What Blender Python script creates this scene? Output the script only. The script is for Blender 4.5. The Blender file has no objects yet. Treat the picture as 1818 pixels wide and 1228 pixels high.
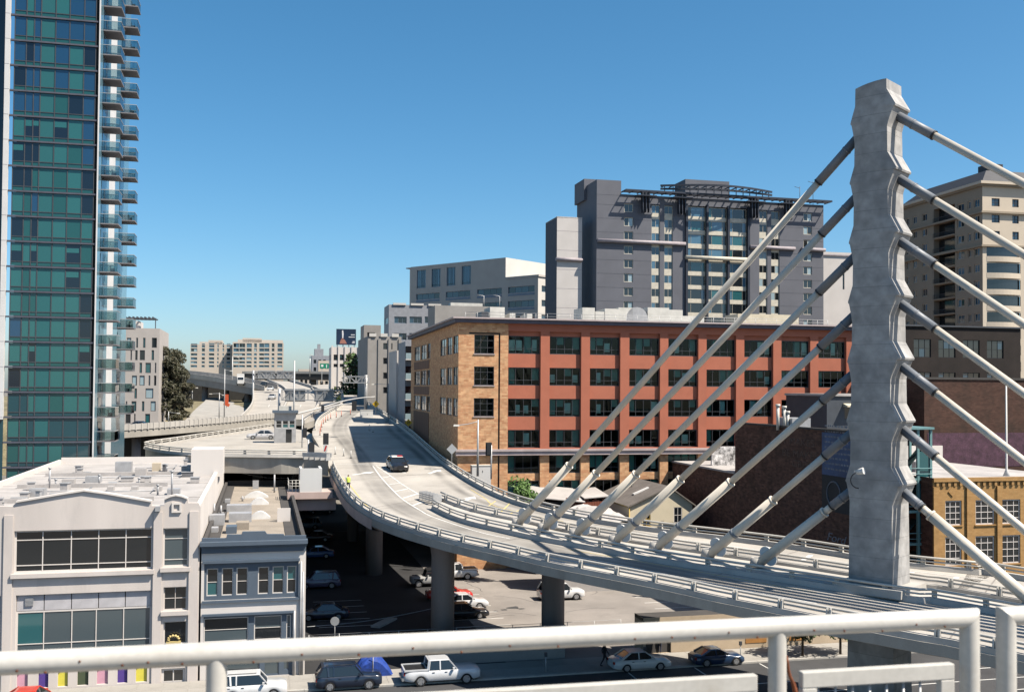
import bpy, bmesh, math, random
from mathutils import Vector, Matrix
from math import sin, cos, tan, radians, pi, sqrt
random.seed(7)
SC = bpy.context.scene
COL = SC.collection

# ------------------------------------------------------------------ camera, sky, sun, exposure
CAM_H, PITCH, ROLL, FPX, CY = 21.5, radians(1.38), radians(0.4), 1800.0, 644.6
_r0, _f0, _u0 = Vector((1, 0, 0)), Vector((0, cos(PITCH), sin(PITCH))), Vector((0, -sin(PITCH), cos(PITCH)))
C_R = _r0 * cos(ROLL) + _u0 * sin(ROLL)
C_U = _u0 * cos(ROLL) - _r0 * sin(ROLL)
C_F = _f0
CPOS = Vector((0, 0, CAM_H))
cam_data = bpy.data.cameras.new('camera')
cam = bpy.data.objects.new('camera', cam_data)
COL.objects.link(cam)
m3 = Matrix((C_R, C_U, -C_F)).transposed()
cam.matrix_world = Matrix.Translation(CPOS) @ m3.to_4x4()
cam_data.sensor_width = 36.0
cam_data.lens = 36.0 * FPX / 1818.0
cam_data.shift_y = (CY - 614.0) / 1818.0
cam_data.clip_start, cam_data.clip_end = 0.1, 8000.0
cam_data.dof.use_dof = True
cam_data.dof.focus_distance = 90.0
cam_data.dof.aperture_fstop = 7.0
SC.camera = cam

SUN_AZ, SUN_EL = (0.92, -0.392), radians(54)
world = bpy.data.worlds.new('World')
SC.world = world
world.use_nodes = True
_nt = world.node_tree
_nt.nodes.clear()
_sky = _nt.nodes.new('ShaderNodeTexSky')
_sky.sky_type = 'NISHITA'
_sky.sun_disc = False
_sky.sun_elevation = SUN_EL
_sky.sun_rotation = math.atan2(SUN_AZ[0], SUN_AZ[1])
_sky.air_density, _sky.dust_density, _sky.ozone_density = 0.82, 1.0, 3.8
_bg = _nt.nodes.new('ShaderNodeBackground')
_bg.inputs['Strength'].default_value = 0.08
_out = _nt.nodes.new('ShaderNodeOutputWorld')
_hs = _nt.nodes.new('ShaderNodeHueSaturation')           # film-like saturation of the whole sky
_hs.inputs['Hue'].default_value, _hs.inputs['Saturation'].default_value = 0.486, 1.24
_nt.links.new(_sky.outputs[0], _hs.inputs['Color'])
_nt.links.new(_hs.outputs[0], _bg.inputs[0])
_nt.links.new(_bg.outputs[0], _out.inputs[0])
sun_data = bpy.data.lights.new('sun', 'SUN')
sun_data.energy, sun_data.angle, sun_data.color = 5.0, radians(0.5), (1.0, 0.915, 0.79)
sun = bpy.data.objects.new('sun', sun_data)
COL.objects.link(sun)
_sd = Vector((SUN_AZ[0] * cos(SUN_EL), SUN_AZ[1] * cos(SUN_EL), sin(SUN_EL)))
sun.rotation_euler = _sd.to_track_quat('Z', 'Y').to_euler()
sun.location = (60, -20, 90)
SC.view_settings.view_transform = 'Standard'
SC.view_settings.look = 'None'
SC.view_settings.gamma = 1.0
SC.view_settings.exposure = 1.0
SC.view_settings.use_curve_mapping = False
SC.render.engine = 'CYCLES'
SC.cycles.max_bounces = 6
SC.cycles.diffuse_bounces = 1
SC.cycles.glossy_bounces = 3
SC.cycles.transmission_bounces = 3
SC.cycles.transparent_max_bounces = 8
SC.cycles.caustics_reflective = False
SC.cycles.caustics_refractive = False
SC.cycles.use_denoising = True

# ------------------------------------------------------------------ from a photograph pixel to a place
def ray(px, py):
    return C_F + C_R * ((px - 909.0) / FPX) + C_U * ((CY - py) / FPX)
def P(px, py, Y):
    d = ray(px, py); return CPOS + d * (Y / d.y)
def PZ(px, py, z):
    d = ray(px, py); return CPOS + d * ((z - CAM_H) / d.z)
def PS(px, py, a, b):                                   # on the slope z = a + b*y
    d = ray(px, py); t = (a - CAM_H) / (d.z - b * d.y); return CPOS + d * t
RA, RB = 4.8, 0.06                                      # the bus ramp's slope
def PR(px, py, dz=0.0):
    return PS(px, py, RA + dz, RB)
def ramp_z(y): return RA + RB * y

# ------------------------------------------------------------------ materials
MATS = {}
ALB = 0.76                                              # the film exposes sunlit surfaces bright; base colours stay a little under
def _mat(name):
    m = bpy.data.materials.new(name); m.use_nodes = True
    nt = m.node_tree; nt.nodes.clear()
    o = nt.nodes.new('ShaderNodeOutputMaterial')
    MATS[name] = m
    return m, nt, o
def mat(name, col, rough=0.7, var=0.12, scale=1.2, fine=0.06, fscale=25.0, bump=0.0, metal=0.0, spec=0.35, stain=0.0, stain_col=(0.05, 0.045, 0.04), streak=False, coat=0.0):
    """plain surface: base colour broken up by a broad and a fine noise, optional dirt and relief"""
    m, nt, o = _mat(name)
    N, L = nt.nodes.new, nt.links.new
    b = N('ShaderNodeBsdfPrincipled')
    b.inputs['Roughness'].default_value = rough
    b.inputs['Metallic'].default_value = metal
    b.inputs['Specular IOR Level'].default_value = spec
    if coat: b.inputs['Coat Weight'].default_value = coat; b.inputs['Coat Roughness'].default_value = 0.05
    L(b.outputs[0], o.inputs[0])
    tc = N('ShaderNodeTexCoord')
    n1 = N('ShaderNodeTexNoise'); n1.inputs['Scale'].default_value = scale; n1.inputs['Detail'].default_value = 5
    n2 = N('ShaderNodeTexNoise'); n2.inputs['Scale'].default_value = fscale; n2.inputs['Detail'].default_value = 3
    if streak:
        mp = N('ShaderNodeMapping'); mp.inputs['Scale'].default_value = (1, 1, 0.12)
        L(tc.outputs['Object'], mp.inputs[0]); L(mp.outputs[0], n1.inputs['Vector'])
    else:
        L(tc.outputs['Object'], n1.inputs['Vector'])
    L(tc.outputs['Object'], n2.inputs['Vector'])
    def mr(src, lo, hi):
        r = N('ShaderNodeMapRange'); r.inputs[1].default_value = 0.3; r.inputs[2].default_value = 0.7
        r.inputs[3].default_value = lo; r.inputs[4].default_value = hi; L(src, r.inputs[0]); return r.outputs[0]
    mul = N('ShaderNodeMath'); mul.operation = 'MULTIPLY'
    L(mr(n1.outputs[0], 1 - var, 1 + var), mul.inputs[0]); L(mr(n2.outputs[0], 1 - fine, 1 + fine), mul.inputs[1])
    mx = N('ShaderNodeVectorMath'); mx.operation = 'SCALE'
    mx.inputs[0].default_value = [v * ALB for v in col[:3]]; L(mul.outputs[0], mx.inputs['Scale'])
    src = mx.outputs[0]
    if stain:
        n3 = N('ShaderNodeTexNoise'); n3.inputs['Scale'].default_value = scale * 2.3; n3.inputs['Detail'].default_value = 8; n3.inputs['Roughness'].default_value = 0.65
        mp3 = N('ShaderNodeMapping'); mp3.inputs['Scale'].default_value = (1, 1, 0.25 if streak else 1); mp3.inputs['Location'].default_value = (7, 3, 1)
        L(tc.outputs['Object'], mp3.inputs[0]); L(mp3.outputs[0], n3.inputs['Vector'])
        r = N('ShaderNodeMapRange'); r.inputs[1].default_value = 0.52; r.inputs[2].default_value = 0.75; r.inputs[4].default_value = stain
        L(n3.outputs[0], r.inputs[0])
        mm = N('ShaderNodeMix'); mm.data_type = 'RGBA'; mm.inputs[7].default_value = (*[v * ALB for v in stain_col], 1)
        L(r.outputs[0], mm.inputs[0]); L(src, mm.inputs[6]); src = mm.outputs[2]
    L(src, b.inputs['Base Color'])
    if bump:
        bp = N('ShaderNodeBump'); bp.inputs['Strength'].default_value = bump; bp.inputs['Distance'].default_value = 0.02
        L(n2.outputs[0], bp.inputs['Height']); L(bp.outputs[0], b.inputs['Normal'])
    return m
def brick(name, c1, c2, mortar, w=0.22, h=0.075, rough=0.85, stain=0.0, scale_var=0.15, stain_col=(0.03, 0.025, 0.02), joint=0.008):
    m, nt, o = _mat(name)
    N, L = nt.nodes.new, nt.links.new
    b = N('ShaderNodeBsdfPrincipled'); b.inputs['Roughness'].default_value = rough; b.inputs['Specular IOR Level'].default_value = 0.2
    L(b.outputs[0], o.inputs[0])
    tc = N('ShaderNodeTexCoord'); sp = N('ShaderNodeSeparateXYZ'); L(tc.outputs['Object'], sp.inputs[0])
    ad = N('ShaderNodeMath'); ad.operation = 'ADD'; L(sp.outputs[0], ad.inputs[0]); L(sp.outputs[1], ad.inputs[1])
    cb = N('ShaderNodeCombineXYZ'); L(ad.outputs[0], cb.inputs[0]); L(sp.outputs[2], cb.inputs[1])
    br = N('ShaderNodeTexBrick'); br.inputs['Color1'].default_value = (*[v * ALB for v in c1], 1); br.inputs['Color2'].default_value = (*[v * ALB for v in c2], 1); br.inputs['Mortar'].default_value = (*[v * ALB for v in mortar], 1)
    br.inputs['Scale'].default_value = 1.0; br.inputs['Brick Width'].default_value = w; br.inputs['Row Height'].default_value = h
    br.inputs['Mortar Size'].default_value = joint; br.inputs['Bias'].default_value = 0.0
    L(cb.outputs[0], br.inputs['Vector'])
    n = N('ShaderNodeTexNoise'); n.inputs['Scale'].default_value = 1.6; n.inputs['Detail'].default_value = 6; L(tc.outputs['Object'], n.inputs['Vector'])
    r = N('ShaderNodeMapRange'); r.inputs[1].default_value = 0.3; r.inputs[2].default_value = 0.7; r.inputs[3].default_value = 1 - scale_var; r.inputs[4].default_value = 1 + scale_var
    L(n.outputs[0], r.inputs[0])
    vm = N('ShaderNodeVectorMath'); vm.operation = 'SCALE'; L(br.outputs[0], vm.inputs[0]); L(r.outputs[0], vm.inputs['Scale'])
    src = vm.outputs[0]
    if stain:
        n3 = N('ShaderNodeTexNoise'); n3.inputs['Scale'].default_value = 0.5; n3.inputs['Detail'].default_value = 8; L(tc.outputs['Object'], n3.inputs['Vector'])
        r3 = N('ShaderNodeMapRange'); r3.inputs[1].default_value = 0.45; r3.inputs[2].default_value = 0.7; r3.inputs[4].default_value = stain; L(n3.outputs[0], r3.inputs[0])
        mm = N('ShaderNodeMix'); mm.data_type = 'RGBA'; mm.inputs[7].default_value = (*[v * ALB for v in stain_col], 1)
        L(r3.outputs[0], mm.inputs[0]); L(src, mm.inputs[6]); src = mm.outputs[2]
    L(src, b.inputs['Base Color'])
    bp = N('ShaderNodeBump'); bp.inputs['Strength'].default_value = 0.4; bp.inputs['Distance'].default_value = 0.01; bp.invert = True
    L(br.outputs['Fac'], bp.inputs['Height']); L(bp.outputs[0], b.inputs['Normal'])
    return m
def glass(name, tint=(0.55, 0.7, 0.68), refl=0.1, rough=0.02, ior=1.5):
    """see-through window glass: tinted passage plus a Fresnel reflection"""
    m, nt, o = _mat(name)
    N, L = nt.nodes.new, nt.links.new
    t = N('ShaderNodeBsdfTransparent'); t.inputs[0].default_value = (*tint, 1)
    g = N('ShaderNodeBsdfGlossy'); g.inputs['Roughness'].default_value = rough
    f = N('ShaderNodeFresnel'); f.inputs[0].default_value = ior
    a = N('ShaderNodeMath'); a.operation = 'ADD'; a.inputs[1].default_value = refl; a.use_clamp = True
    L(f.outputs[0], a.inputs[0])
    mx = N('ShaderNodeMixShader'); L(a.outputs[0], mx.inputs[0]); L(t.outputs[0], mx.inputs[1]); L(g.outputs[0], mx.inputs[2]); L(mx.outputs[0], o.inputs[0])
    return m
def dglass(name, col, rough=0.06, spec=0.9, wav=0.0):
    """dark window pane seen from far: near-black body, sharp reflection"""
    m, nt, o = _mat(name)
    N, L = nt.nodes.new, nt.links.new
    b = N('ShaderNodeBsdfPrincipled'); b.inputs['Base Color'].default_value = (*col, 1); b.inputs['Roughness'].default_value = rough
    b.inputs['Specular IOR Level'].default_value = spec; L(b.outputs[0], o.inputs[0])
    if wav:
        tc = N('ShaderNodeTexCoord'); n = N('ShaderNodeTexNoise'); n.inputs['Scale'].default_value = 1.3; L(tc.outputs['Object'], n.inputs['Vector'])
        bp = N('ShaderNodeBump'); bp.inputs['Strength'].default_value = wav; bp.inputs['Distance'].default_value = 0.03; L(n.outputs[0], bp.inputs['Height']); L(bp.outputs[0], b.inputs['Normal'])
    return m
def paint(name, col, rough=0.3):
    return mat(name, col, rough, var=0.05, fine=0.03, scale=1.5, spec=0.5, coat=0.6)

mat('concrete', (0.38, 0.355, 0.315), 0.85, 0.16, 0.5, 0.08, 18, bump=0.15, stain=0.35, stain_col=(0.22, 0.2, 0.18), streak=True)
brick('concrete_pylon', (0.375, 0.365, 0.355), (0.43, 0.42, 0.41), (0.29, 0.285, 0.28), 2.44, 1.22, stain=0.6, scale_var=0.2, stain_col=(0.19, 0.19, 0.195), joint=0.018)
mat('concrete_deck', (0.40, 0.372, 0.335), 0.9, 0.14, 0.22, 0.09, 14, bump=0.1, stain=0.35, stain_col=(0.27, 0.255, 0.235))
mat('concrete_pale', (0.47, 0.445, 0.41), 0.85, 0.12, 0.6, 0.06, 20, stain=0.25, stain_col=(0.3, 0.28, 0.26), streak=True)
mat('concrete_pink', (0.52, 0.40, 0.36), 0.85, 0.12, 0.6, 0.06, 20, stain=0.25, stain_col=(0.3, 0.2, 0.18), streak=True)
mat('asphalt', (0.062, 0.062, 0.065), 0.9, 0.2, 0.25, 0.22, 30, bump=0.3, stain=0.4, stain_col=(0.03, 0.03, 0.032))
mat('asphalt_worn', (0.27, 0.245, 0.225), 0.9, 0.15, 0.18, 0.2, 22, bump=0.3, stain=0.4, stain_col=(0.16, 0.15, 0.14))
mat('pavement', (0.36, 0.34, 0.31), 0.9, 0.12, 0.4, 0.1, 16, bump=0.15, stain=0.4, stain_col=(0.2, 0.19, 0.18))
mat('kerb', (0.42, 0.4, 0.37), 0.85, 0.15, 0.8, 0.1, 16)
mat('ground', (0.19, 0.175, 0.155), 0.95, 0.25, 0.05, 0.15, 2)
mat('white_line', (0.72, 0.71, 0.68), 0.8, 0.12, 0.6, 0.12, 12, stain=0.45, stain_col=(0.4, 0.38, 0.35))
mat('yellow_line', (0.62, 0.5, 0.2), 0.8, 0.12, 0.6, 0.12, 12, stain=0.4, stain_col=(0.42, 0.38, 0.3))
mat('rail_paint', (0.57, 0.545, 0.5), 0.42, 0.07, 4.0, 0.05, 60, spec=0.4, stain=0.4, stain_col=(0.40, 0.345, 0.28))
mat('galvanised', (0.5, 0.5, 0.5), 0.5, 0.12, 1.5, 0.06, 20, metal=0.35)
mat('barrier_metal', (0.56, 0.53, 0.48), 0.5, 0.1, 1.2, 0.05, 20, spec=0.4)
mat('pipe_beige', (0.70, 0.635, 0.54), 0.5, 0.07, 0.6, 0.0, 3, spec=0.4, stain=0.15, stain_col=(0.3, 0.27, 0.24))
mat('pipe_grey', (0.2, 0.215, 0.24), 0.5, 0.1, 0.6, 0.0, 3, spec=0.4)
mat('black_rubber', (0.02, 0.02, 0.02), 0.8)
mat('black_metal', (0.025, 0.026, 0.03), 0.5)
mat('dark_steel', (0.07, 0.075, 0.085), 0.5)
mat('white_paint', (0.66, 0.65, 0.63), 0.6, 0.06, 0.5, 0.03, 20, stain=0.15, stain_col=(0.5, 0.48, 0.45), streak=True)
mat('rust', (0.16, 0.05, 0.02), 0.9, 0.4, 20, 0.3, 80)
mat('signal_red', (0.5, 0.02, 0.02), 0.4)
mat('orange', (0.75, 0.13, 0.05), 0.6)
mat('sign_yellow', (0.8, 0.5, 0.03), 0.5)
mat('sign_green', (0.01, 0.22, 0.13), 0.5)
mat('sign_back', (0.42, 0.43, 0.44), 0.5)
glass('window_glass')
dglass('pane_dark', (0.008, 0.011, 0.014))
dglass('pane_blue', (0.02, 0.05, 0.08))
dglass('pane_sky', (0.06, 0.13, 0.19), 0.1)
dglass('pane_teal', (0.02, 0.09, 0.1))
dglass('pane_pale', (0.25, 0.33, 0.36), 0.2)

# ------------------------------------------------------------------ mesh helpers
class MB:
    def __init__(s): s.v, s.f, s.m, s.s = [], [], [], []
    def add(s, vs, fs, m=0, smooth=False):
        k = len(s.v); s.v += [tuple(v) for v in vs]
        for f in fs: s.f.append(tuple(i + k for i in f)); s.m.append(m); s.s.append(smooth)
        return s
    def quad(s, a, b, c, d, m=0): return s.add([a, b, c, d], [(0, 1, 2, 3)], m)
    def poly(s, pts, m=0): return s.add(pts, [tuple(range(len(pts)))], m)
    def box(s, x0, x1, y0, y1, z0, z1, m=0):
        v = [(x0, y0, z0), (x1, y0, z0), (x1, y1, z0), (x0, y1, z0), (x0, y0, z1), (x1, y0, z1), (x1, y1, z1), (x0, y1, z1)]
        return s.add(v, [(3, 2, 1, 0), (4, 5, 6, 7), (0, 1, 5, 4), (1, 2, 6, 5), (2, 3, 7, 6), (3, 0, 4, 7)], m)
    def hexa(s, v, m=0):
        return s.add(v, [(3, 2, 1, 0), (4, 5, 6, 7), (0, 1, 5, 4), (1, 2, 6, 5), (2, 3, 7, 6), (3, 0, 4, 7)], m)
    def bar(s, p0, p1, w, h, m=0, up=(0, 0, 1)):
        p0, p1 = Vector(p0), Vector(p1); d = (p1 - p0).normalized(); u = Vector(up)
        if abs(d.dot(u)) > 0.99: u = Vector((0, 1, 0))
        a = d.cross(u).normalized() * (w / 2); b = a.cross(d).normalized() * (h / 2)
        return s.hexa([p0 - a - b, p0 + a - b, p1 + a - b, p1 - a - b, p0 - a + b, p0 + a + b, p1 + a + b, p1 - a + b], m)
    def tube(s, pts, r, n=8, m=0, caps=True):
        pts = [Vector(p) for p in pts]; rr = r if isinstance(r, (list, tuple)) else [r] * len(pts); k = len(s.v); prev = None
        for i, p in enumerate(pts):
            d = (pts[min(i + 1, len(pts) - 1)] - pts[max(i - 1, 0)])
            d = d.normalized() if d.length > 1e-9 else Vector((0, 0, 1))
            if prev is None: prev = d.orthogonal().normalized()
            a = (prev - d * prev.dot(d)).normalized(); prev = a; b = d.cross(a)
            for j in range(n):
                t = 2 * pi * j / n; s.v.append(tuple(p + (a * cos(t) + b * sin(t)) * rr[i]))
        for i in range(len(pts) - 1):
            for j in range(n):
                s.f.append((k + i * n + j, k + i * n + (j + 1) % n, k + (i + 1) * n + (j + 1) % n, k + (i + 1) * n + j)); s.m.append(m); s.s.append(True)
        if caps:
            s.f.append(tuple(k + j for j in reversed(range(n)))); s.m.append(m); s.s.append(False)
            s.f.append(tuple(k + (len(pts) - 1) * n + j for j in range(n))); s.m.append(m); s.s.append(False)
        return s
    def prism(s, pts, z0, z1, m=0):
        n = len(pts); v = [(x, y, z0) for x, y in pts] + [(x, y, z1) for x, y in pts]
        return s.add(v, [tuple(reversed(range(n))), tuple(range(n, 2 * n))] + [(i, (i + 1) % n, n + (i + 1) % n, n + i) for i in range(n)], m)
    def extr(s, pts, y0, y1, m=0):                      # (x, z) outline pushed along y
        n = len(pts); v = [(x, y0, z) for x, z in pts] + [(x, y1, z) for x, z in pts]
        return s.add(v, [tuple(range(n)), tuple(reversed(range(n, 2 * n)))] + [(i, n + i, n + (i + 1) % n, (i + 1) % n) for i in range(n)], m)
    def loft(s, rings, m=0, caps=True, smooth=True, closed=True):
        k = len(s.v); n = len(rings[0])
        for r in rings: s.v += [tuple(p) for p in r]
        for i in range(len(rings) - 1):
            for j in range(n if closed else n - 1):
                s.f.append((k + i * n + j, k + i * n + (j + 1) % n, k + (i + 1) * n + (j + 1) % n, k + (i + 1) * n + j)); s.m.append(m); s.s.append(smooth)
        if caps:
            s.f.append(tuple(k + j for j in reversed(range(n)))); s.m.append(m); s.s.append(False)
            s.f.append(tuple(k + (len(rings) - 1) * n + j for j in range(n))); s.m.append(m); s.s.append(False)
        return s
    def mesh(s, name, mats):
        me = bpy.data.meshes.new(name); me.from_pydata(s.v, [], s.f); me.update()
        for x in (mats if isinstance(mats, (list, tuple)) else [mats]): me.materials.append(MATS[x])
        me.polygons.foreach_set('material_index', s.m); me.polygons.foreach_set('use_smooth', s.s)
        return me
    def build(s, name, mats, parent=None, M=None, **kw):
        return obj(name, s.mesh(name, mats), parent, M, **kw)
def obj(name, me, parent=None, M=None, label=None, cat=None, group=None, kind=None):
    o = bpy.data.objects.new(name, me); COL.objects.link(o)
    if parent: o.parent = parent
    if M is not None: o.matrix_local = M
    return tag(o, label, cat, group, kind)
def tag(o, label=None, cat=None, group=None, kind=None):
    if label: o['label'] = label
    if cat: o['category'] = cat
    if group: o['group'] = group
    if kind: o['kind'] = kind
    return o
def thing(name, label, cat, loc=(0, 0, 0), rz=0.0, group=None):
    o = bpy.data.objects.new(name, None); COL.objects.link(o); o.empty_display_size = 0.3
    o.matrix_world = Matrix.Translation(Vector(loc)) @ Matrix.Rotation(rz, 4, 'Z')
    return tag(o, label, cat, group)
def T(x, y, z, rz=0.0): return Matrix.Translation(Vector((x, y, z))) @ Matrix.Rotation(rz, 4, 'Z')
_cache = {}
def box_mesh(w, d, h, m):
    k = (round(w, 3), round(d, 3), round(h, 3), m)
    if k not in _cache: _cache[k] = MB().box(0, w, 0, d, 0, h).mesh('piece', m)
    return _cache[k]

# ------------------------------------------------------------------ faces of buildings
TH = radians(13.8)
class Face:
    """one wall plane of a building: u runs to the viewer's right, z up, y into the wall"""
    def __init__(s, root, side='front', off=0.0):
        s.root = root; s.W = root.matrix_world.copy()
        s.M = {'front': Matrix.Translation((0, off, 0)), 'left': Matrix.Translation((off, 0, 0)) @ Matrix.Rotation(-pi / 2, 4, 'Z'), 'right': Matrix.Translation((off, 0, 0)) @ Matrix.Rotation(pi / 2, 4, 'Z')}[side]
        s.I = (s.W @ s.M).inverted()
    def uz(s, px, py):
        o = s.I @ CPOS; d = s.I.to_3x3() @ ray(px, py); p = o + d * (-o.y / d.y); return p.x, p.z
    def rect(s, x0, x1, y0, y1):                        # photo pixels -> (u0, u1, z0, z1), squared up
        a, b = s.uz(x0, (y0 + y1) / 2)[0], s.uz(x1, (y0 + y1) / 2)[0]
        xm = (x0 + x1) / 2
        return (a, b, s.uz(xm, y1)[1], s.uz(xm, y0)[1])
    def wall(s, name, mats, u0, u1, z0, z1, holes=(), reveal=0.25, y=0.0, m=0, mr=None, extra=None, mb=None):
        """a wall sheet with real rectangular openings and their reveals"""
        own = mb is None
        mb = mb or MB(); mr = m if mr is None else mr
        H = [h for h in holes if h[1] > u0 and h[0] < u1 and h[3] > z0 and h[2] < z1]
        us = sorted({round(v, 4) for v in [u0, u1] + [min(max(x, u0), u1) for h in H for x in h[:2]]})
        zs = sorted({round(v, 4) for v in [z0, z1] + [min(max(x, z0), z1) for h in H for x in h[2:]]})
        for j in range(len(zs) - 1):
            zc = (zs[j] + zs[j + 1]) / 2; run = None
            for i in range(len(us)):
                solid = i < len(us) - 1 and not any(h[0] < (us[i] + us[i + 1]) / 2 < h[1] and h[2] < zc < h[3] for h in H)
                if solid and run is None: run = us[i]
                if not solid and run is not None:
                    mb.quad((run, y, zs[j]), (us[i], y, zs[j]), (us[i], y, zs[j + 1]), (run, y, zs[j + 1]), m); run = None
        for a, b, c, d in H:
            a, b, c, d = max(a, u0), min(b, u1), max(c, z0), min(d, z1); r = y + reveal
            mb.quad((a, y, c), (a, r, c), (a, r, d), (a, y, d), mr); mb.quad((b, r, c), (b, y, c), (b, y, d), (b, r, d), mr)
            mb.quad((a, y, d), (a, r, d), (b, r, d), (b, y, d), mr); mb.quad((a, r, c), (a, y, c), (b, y, c), (b, r, c), mr)
        if extra: extra(mb)
        return mb.build(name, mats, s.root, s.M) if own else mb
    def place(s, name, me, u, z, y=0.0, parent=None):
        o = obj(name, me, parent or s.root, None)
        o.matrix_local = (s.M @ Matrix.Translation((u, y, z))) if parent is None else Matrix.Translation((u, y, z))
        return o
    def window(s, h, cols=1, rows=1, depth=0.2, fw=0.08, fmat='dark_steel', panes=('pane_dark',), us=None, zs=None, sill=None, single=False, rnd=random):
        """window = frame with mullions (part) > panes (sub-parts)"""
        w, hh = h[1] - h[0], h[3] - h[2]
        us = us or [i / cols for i in range(cols + 1)]; zs = zs or [i / rows for i in range(rows + 1)]
        k = ('w', round(w, 2), round(hh, 2), tuple(round(x, 3) for x in us), tuple(round(x, 3) for x in zs), fw, fmat)
        w, hh = round(w, 2), round(hh, 2)
        if k not in _cache:
            mb = MB()
            for i, u in enumerate(us):
                t = fw / 2 if 0 < i < len(us) - 1 else fw
                c = min(max(u * w, t / 2), w - t / 2); mb.box(c - t / 2, c + t / 2, -0.05, 0.05, 0, hh)
            for j, z in enumerate(zs):
                t = fw / 2 if 0 < j < len(zs) - 1 else fw
                c = min(max(z * hh, t / 2), hh - t / 2)
                for i in range(len(us) - 1):
                    mb.box(us[i] * w + (fw if i == 0 else fw / 4), us[i + 1] * w - (fw if i == len(us) - 2 else fw / 4), -0.045, 0.045, c - t / 2, c + t / 2)
            _cache[k] = mb.mesh('window', fmat)
        o = s.place('window', _cache[k], h[0], h[2], depth)
        for j in range(len(zs) - 1):
            for i in range(len(us) - 1):
                a, b, c, d = us[i] * w + fw / 4, us[i + 1] * w - fw / 4, zs[j] * hh + fw / 4, zs[j + 1] * hh - fw / 4
                pm = rnd.choice(panes)
                s.place('pane', box_mesh(b - a, 0.02, d - c, pm), a, c, 0.0, o)
        if sill:
            s.place('sill', box_mesh(w + 0.2, 0.16, 0.1, sill), -0.1, -0.1, -depth - 0.1, o)
        return o
def building(name, label, corner, rz=TH, group=None, cat='building'):
    return thing(name, label, cat, (corner.x, corner.y, 0), rz, group)
mat('asphalt_shade', (0.035, 0.035, 0.037), .9, .25, .25, .25, 25, bump=.2)  # near-black asphalt: the ramp's shade is put into this colour
# ================================================================== THE SETTING: ground, street, pavements, parking lot, hill
A_ = Vector((-sin(TH), cos(TH), 0)); B_ = Vector((cos(TH), sin(TH), 0))
FRONT = PZ(285, 1214, 0)                                 # a point on the far building line of the street
SM = Matrix.Translation(FRONT) @ Matrix.Rotation(TH, 4, 'Z')   # street frame: x along the street, y away
SI = SM.inverted()
MB().quad((-3000, -600, -0.02), (3000, -600, -0.02), (3000, 5000, -0.02), (-3000, 5000, -0.02)).build('ground', 'ground', kind='structure')
MB().box(-200, 220, -20.0, -3.9, -0.4, 0.0).build('road', 'asphalt', None, SM, kind='structure')
kx = MB()
for i in range(60): kx.box(-120 + i * 5.0, -115.02 + i * 5.0, -4.05, -3.75, -0.1, 0.125)
kx.build('kerb', 'kerb', None, SM, kind='structure')
pv = MB().build('pavement', 'pavement', None, SM, kind='structure')
slab = MB().box(0.012, 1.738, 0.012, 1.838, -0.1, 0.12).mesh('paving_slab', 'pavement')
for i in range(64):
    for j in range(2):
        obj('paving_slab', slab, pv, T(-26 + i * 1.75, -3.75 + j * 1.85, 0))
MB().box(-120, 180, -3.74, -0.03, -0.2, 0.1).build('pavement_bed', 'kerb', None, SM, kind='structure')
MB().box(-200, 220, -24, -20.02, -0.2, 0.125).build('pavement_near', 'pavement', None, SM, kind='structure')
rm = MB()
for i in range(46):
    rm.box(-90 + i * 6, -87 + i * 6, -9.2, -9.08, 0, 0.006); rm.box(-90 + i * 6, -87 + i * 6, -14.6, -14.48, 0, 0.006)
rm.box(-200, 200, -11.95, -11.83, 0, 0.006)
for u in (-32, -26.5, -21, -15.5, 34, 39.5, 45): rm.box(u, u + 0.1, -6.2, -4.2, 0, 0.006)
rm.build('road_markings', 'white_line', None, SM, kind='structure')
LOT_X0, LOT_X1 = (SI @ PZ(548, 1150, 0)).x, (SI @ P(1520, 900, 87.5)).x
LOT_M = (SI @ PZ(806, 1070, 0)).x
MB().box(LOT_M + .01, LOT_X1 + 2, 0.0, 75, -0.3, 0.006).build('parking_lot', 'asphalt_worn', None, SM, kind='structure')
MB().box(LOT_X0 - 12, LOT_M, 0.0, 75, -0.3, 0.006).build('parking_lot_shade', 'asphalt_shade', None, SM, kind='structure')  # left half of the lot, ramp shadow painted in as dark asphalt
lm = MB()
def lot_line(a, b, w=0.11):
    p, q = SI @ PZ(*a, 0.0), SI @ PZ(*b, 0.0); d = (q - p).normalized(); n = Vector((-d.y, d.x, 0)) * w / 2
    lm.quad(*[(v.x, v.y, 0.012) for v in (p - n, q - n, q + n, p + n)])
for k in range(9):                                       # stalls along the shady left side and the right side
    y = 4 + k * 2.75
    lm.box(LOT_X0 + 1.2, LOT_X0 + 6.0, y, y + 0.11, 0.008, 0.013)
    lm.box(LOT_X1 - 12.2, LOT_X1 - 6.9, y + 1, y + 1.11, 0.008, 0.013)
    lm.box(LOT_X0 + 13.2, LOT_X0 + 18.2, y + 3, y + 3.11, 0.008, 0.013)
lot_line((862, 985), (872, 988)); lot_line((1150, 1048), (1165, 1050))
lm.build('stall_lines', 'white_line', None, SM, kind='structure')
pt = MB()
for a in ((895, 1082, .5), (912, 1078, .8), (925, 1080, .45), (880, 1084, .3)):
    c = SI @ PZ(a[0], a[1], 0); pts = []
    for k in range(11):
        t = 2 * pi * k / 11; r = a[2] * random.uniform(.55, 1.1); pts.append((c.x + r * cos(t), c.y + 0.8 * r * sin(t), 0.0095))
    pt.poly(pts)
pt.build('asphalt_patches', 'asphalt', None, SM, kind='structure')
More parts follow.
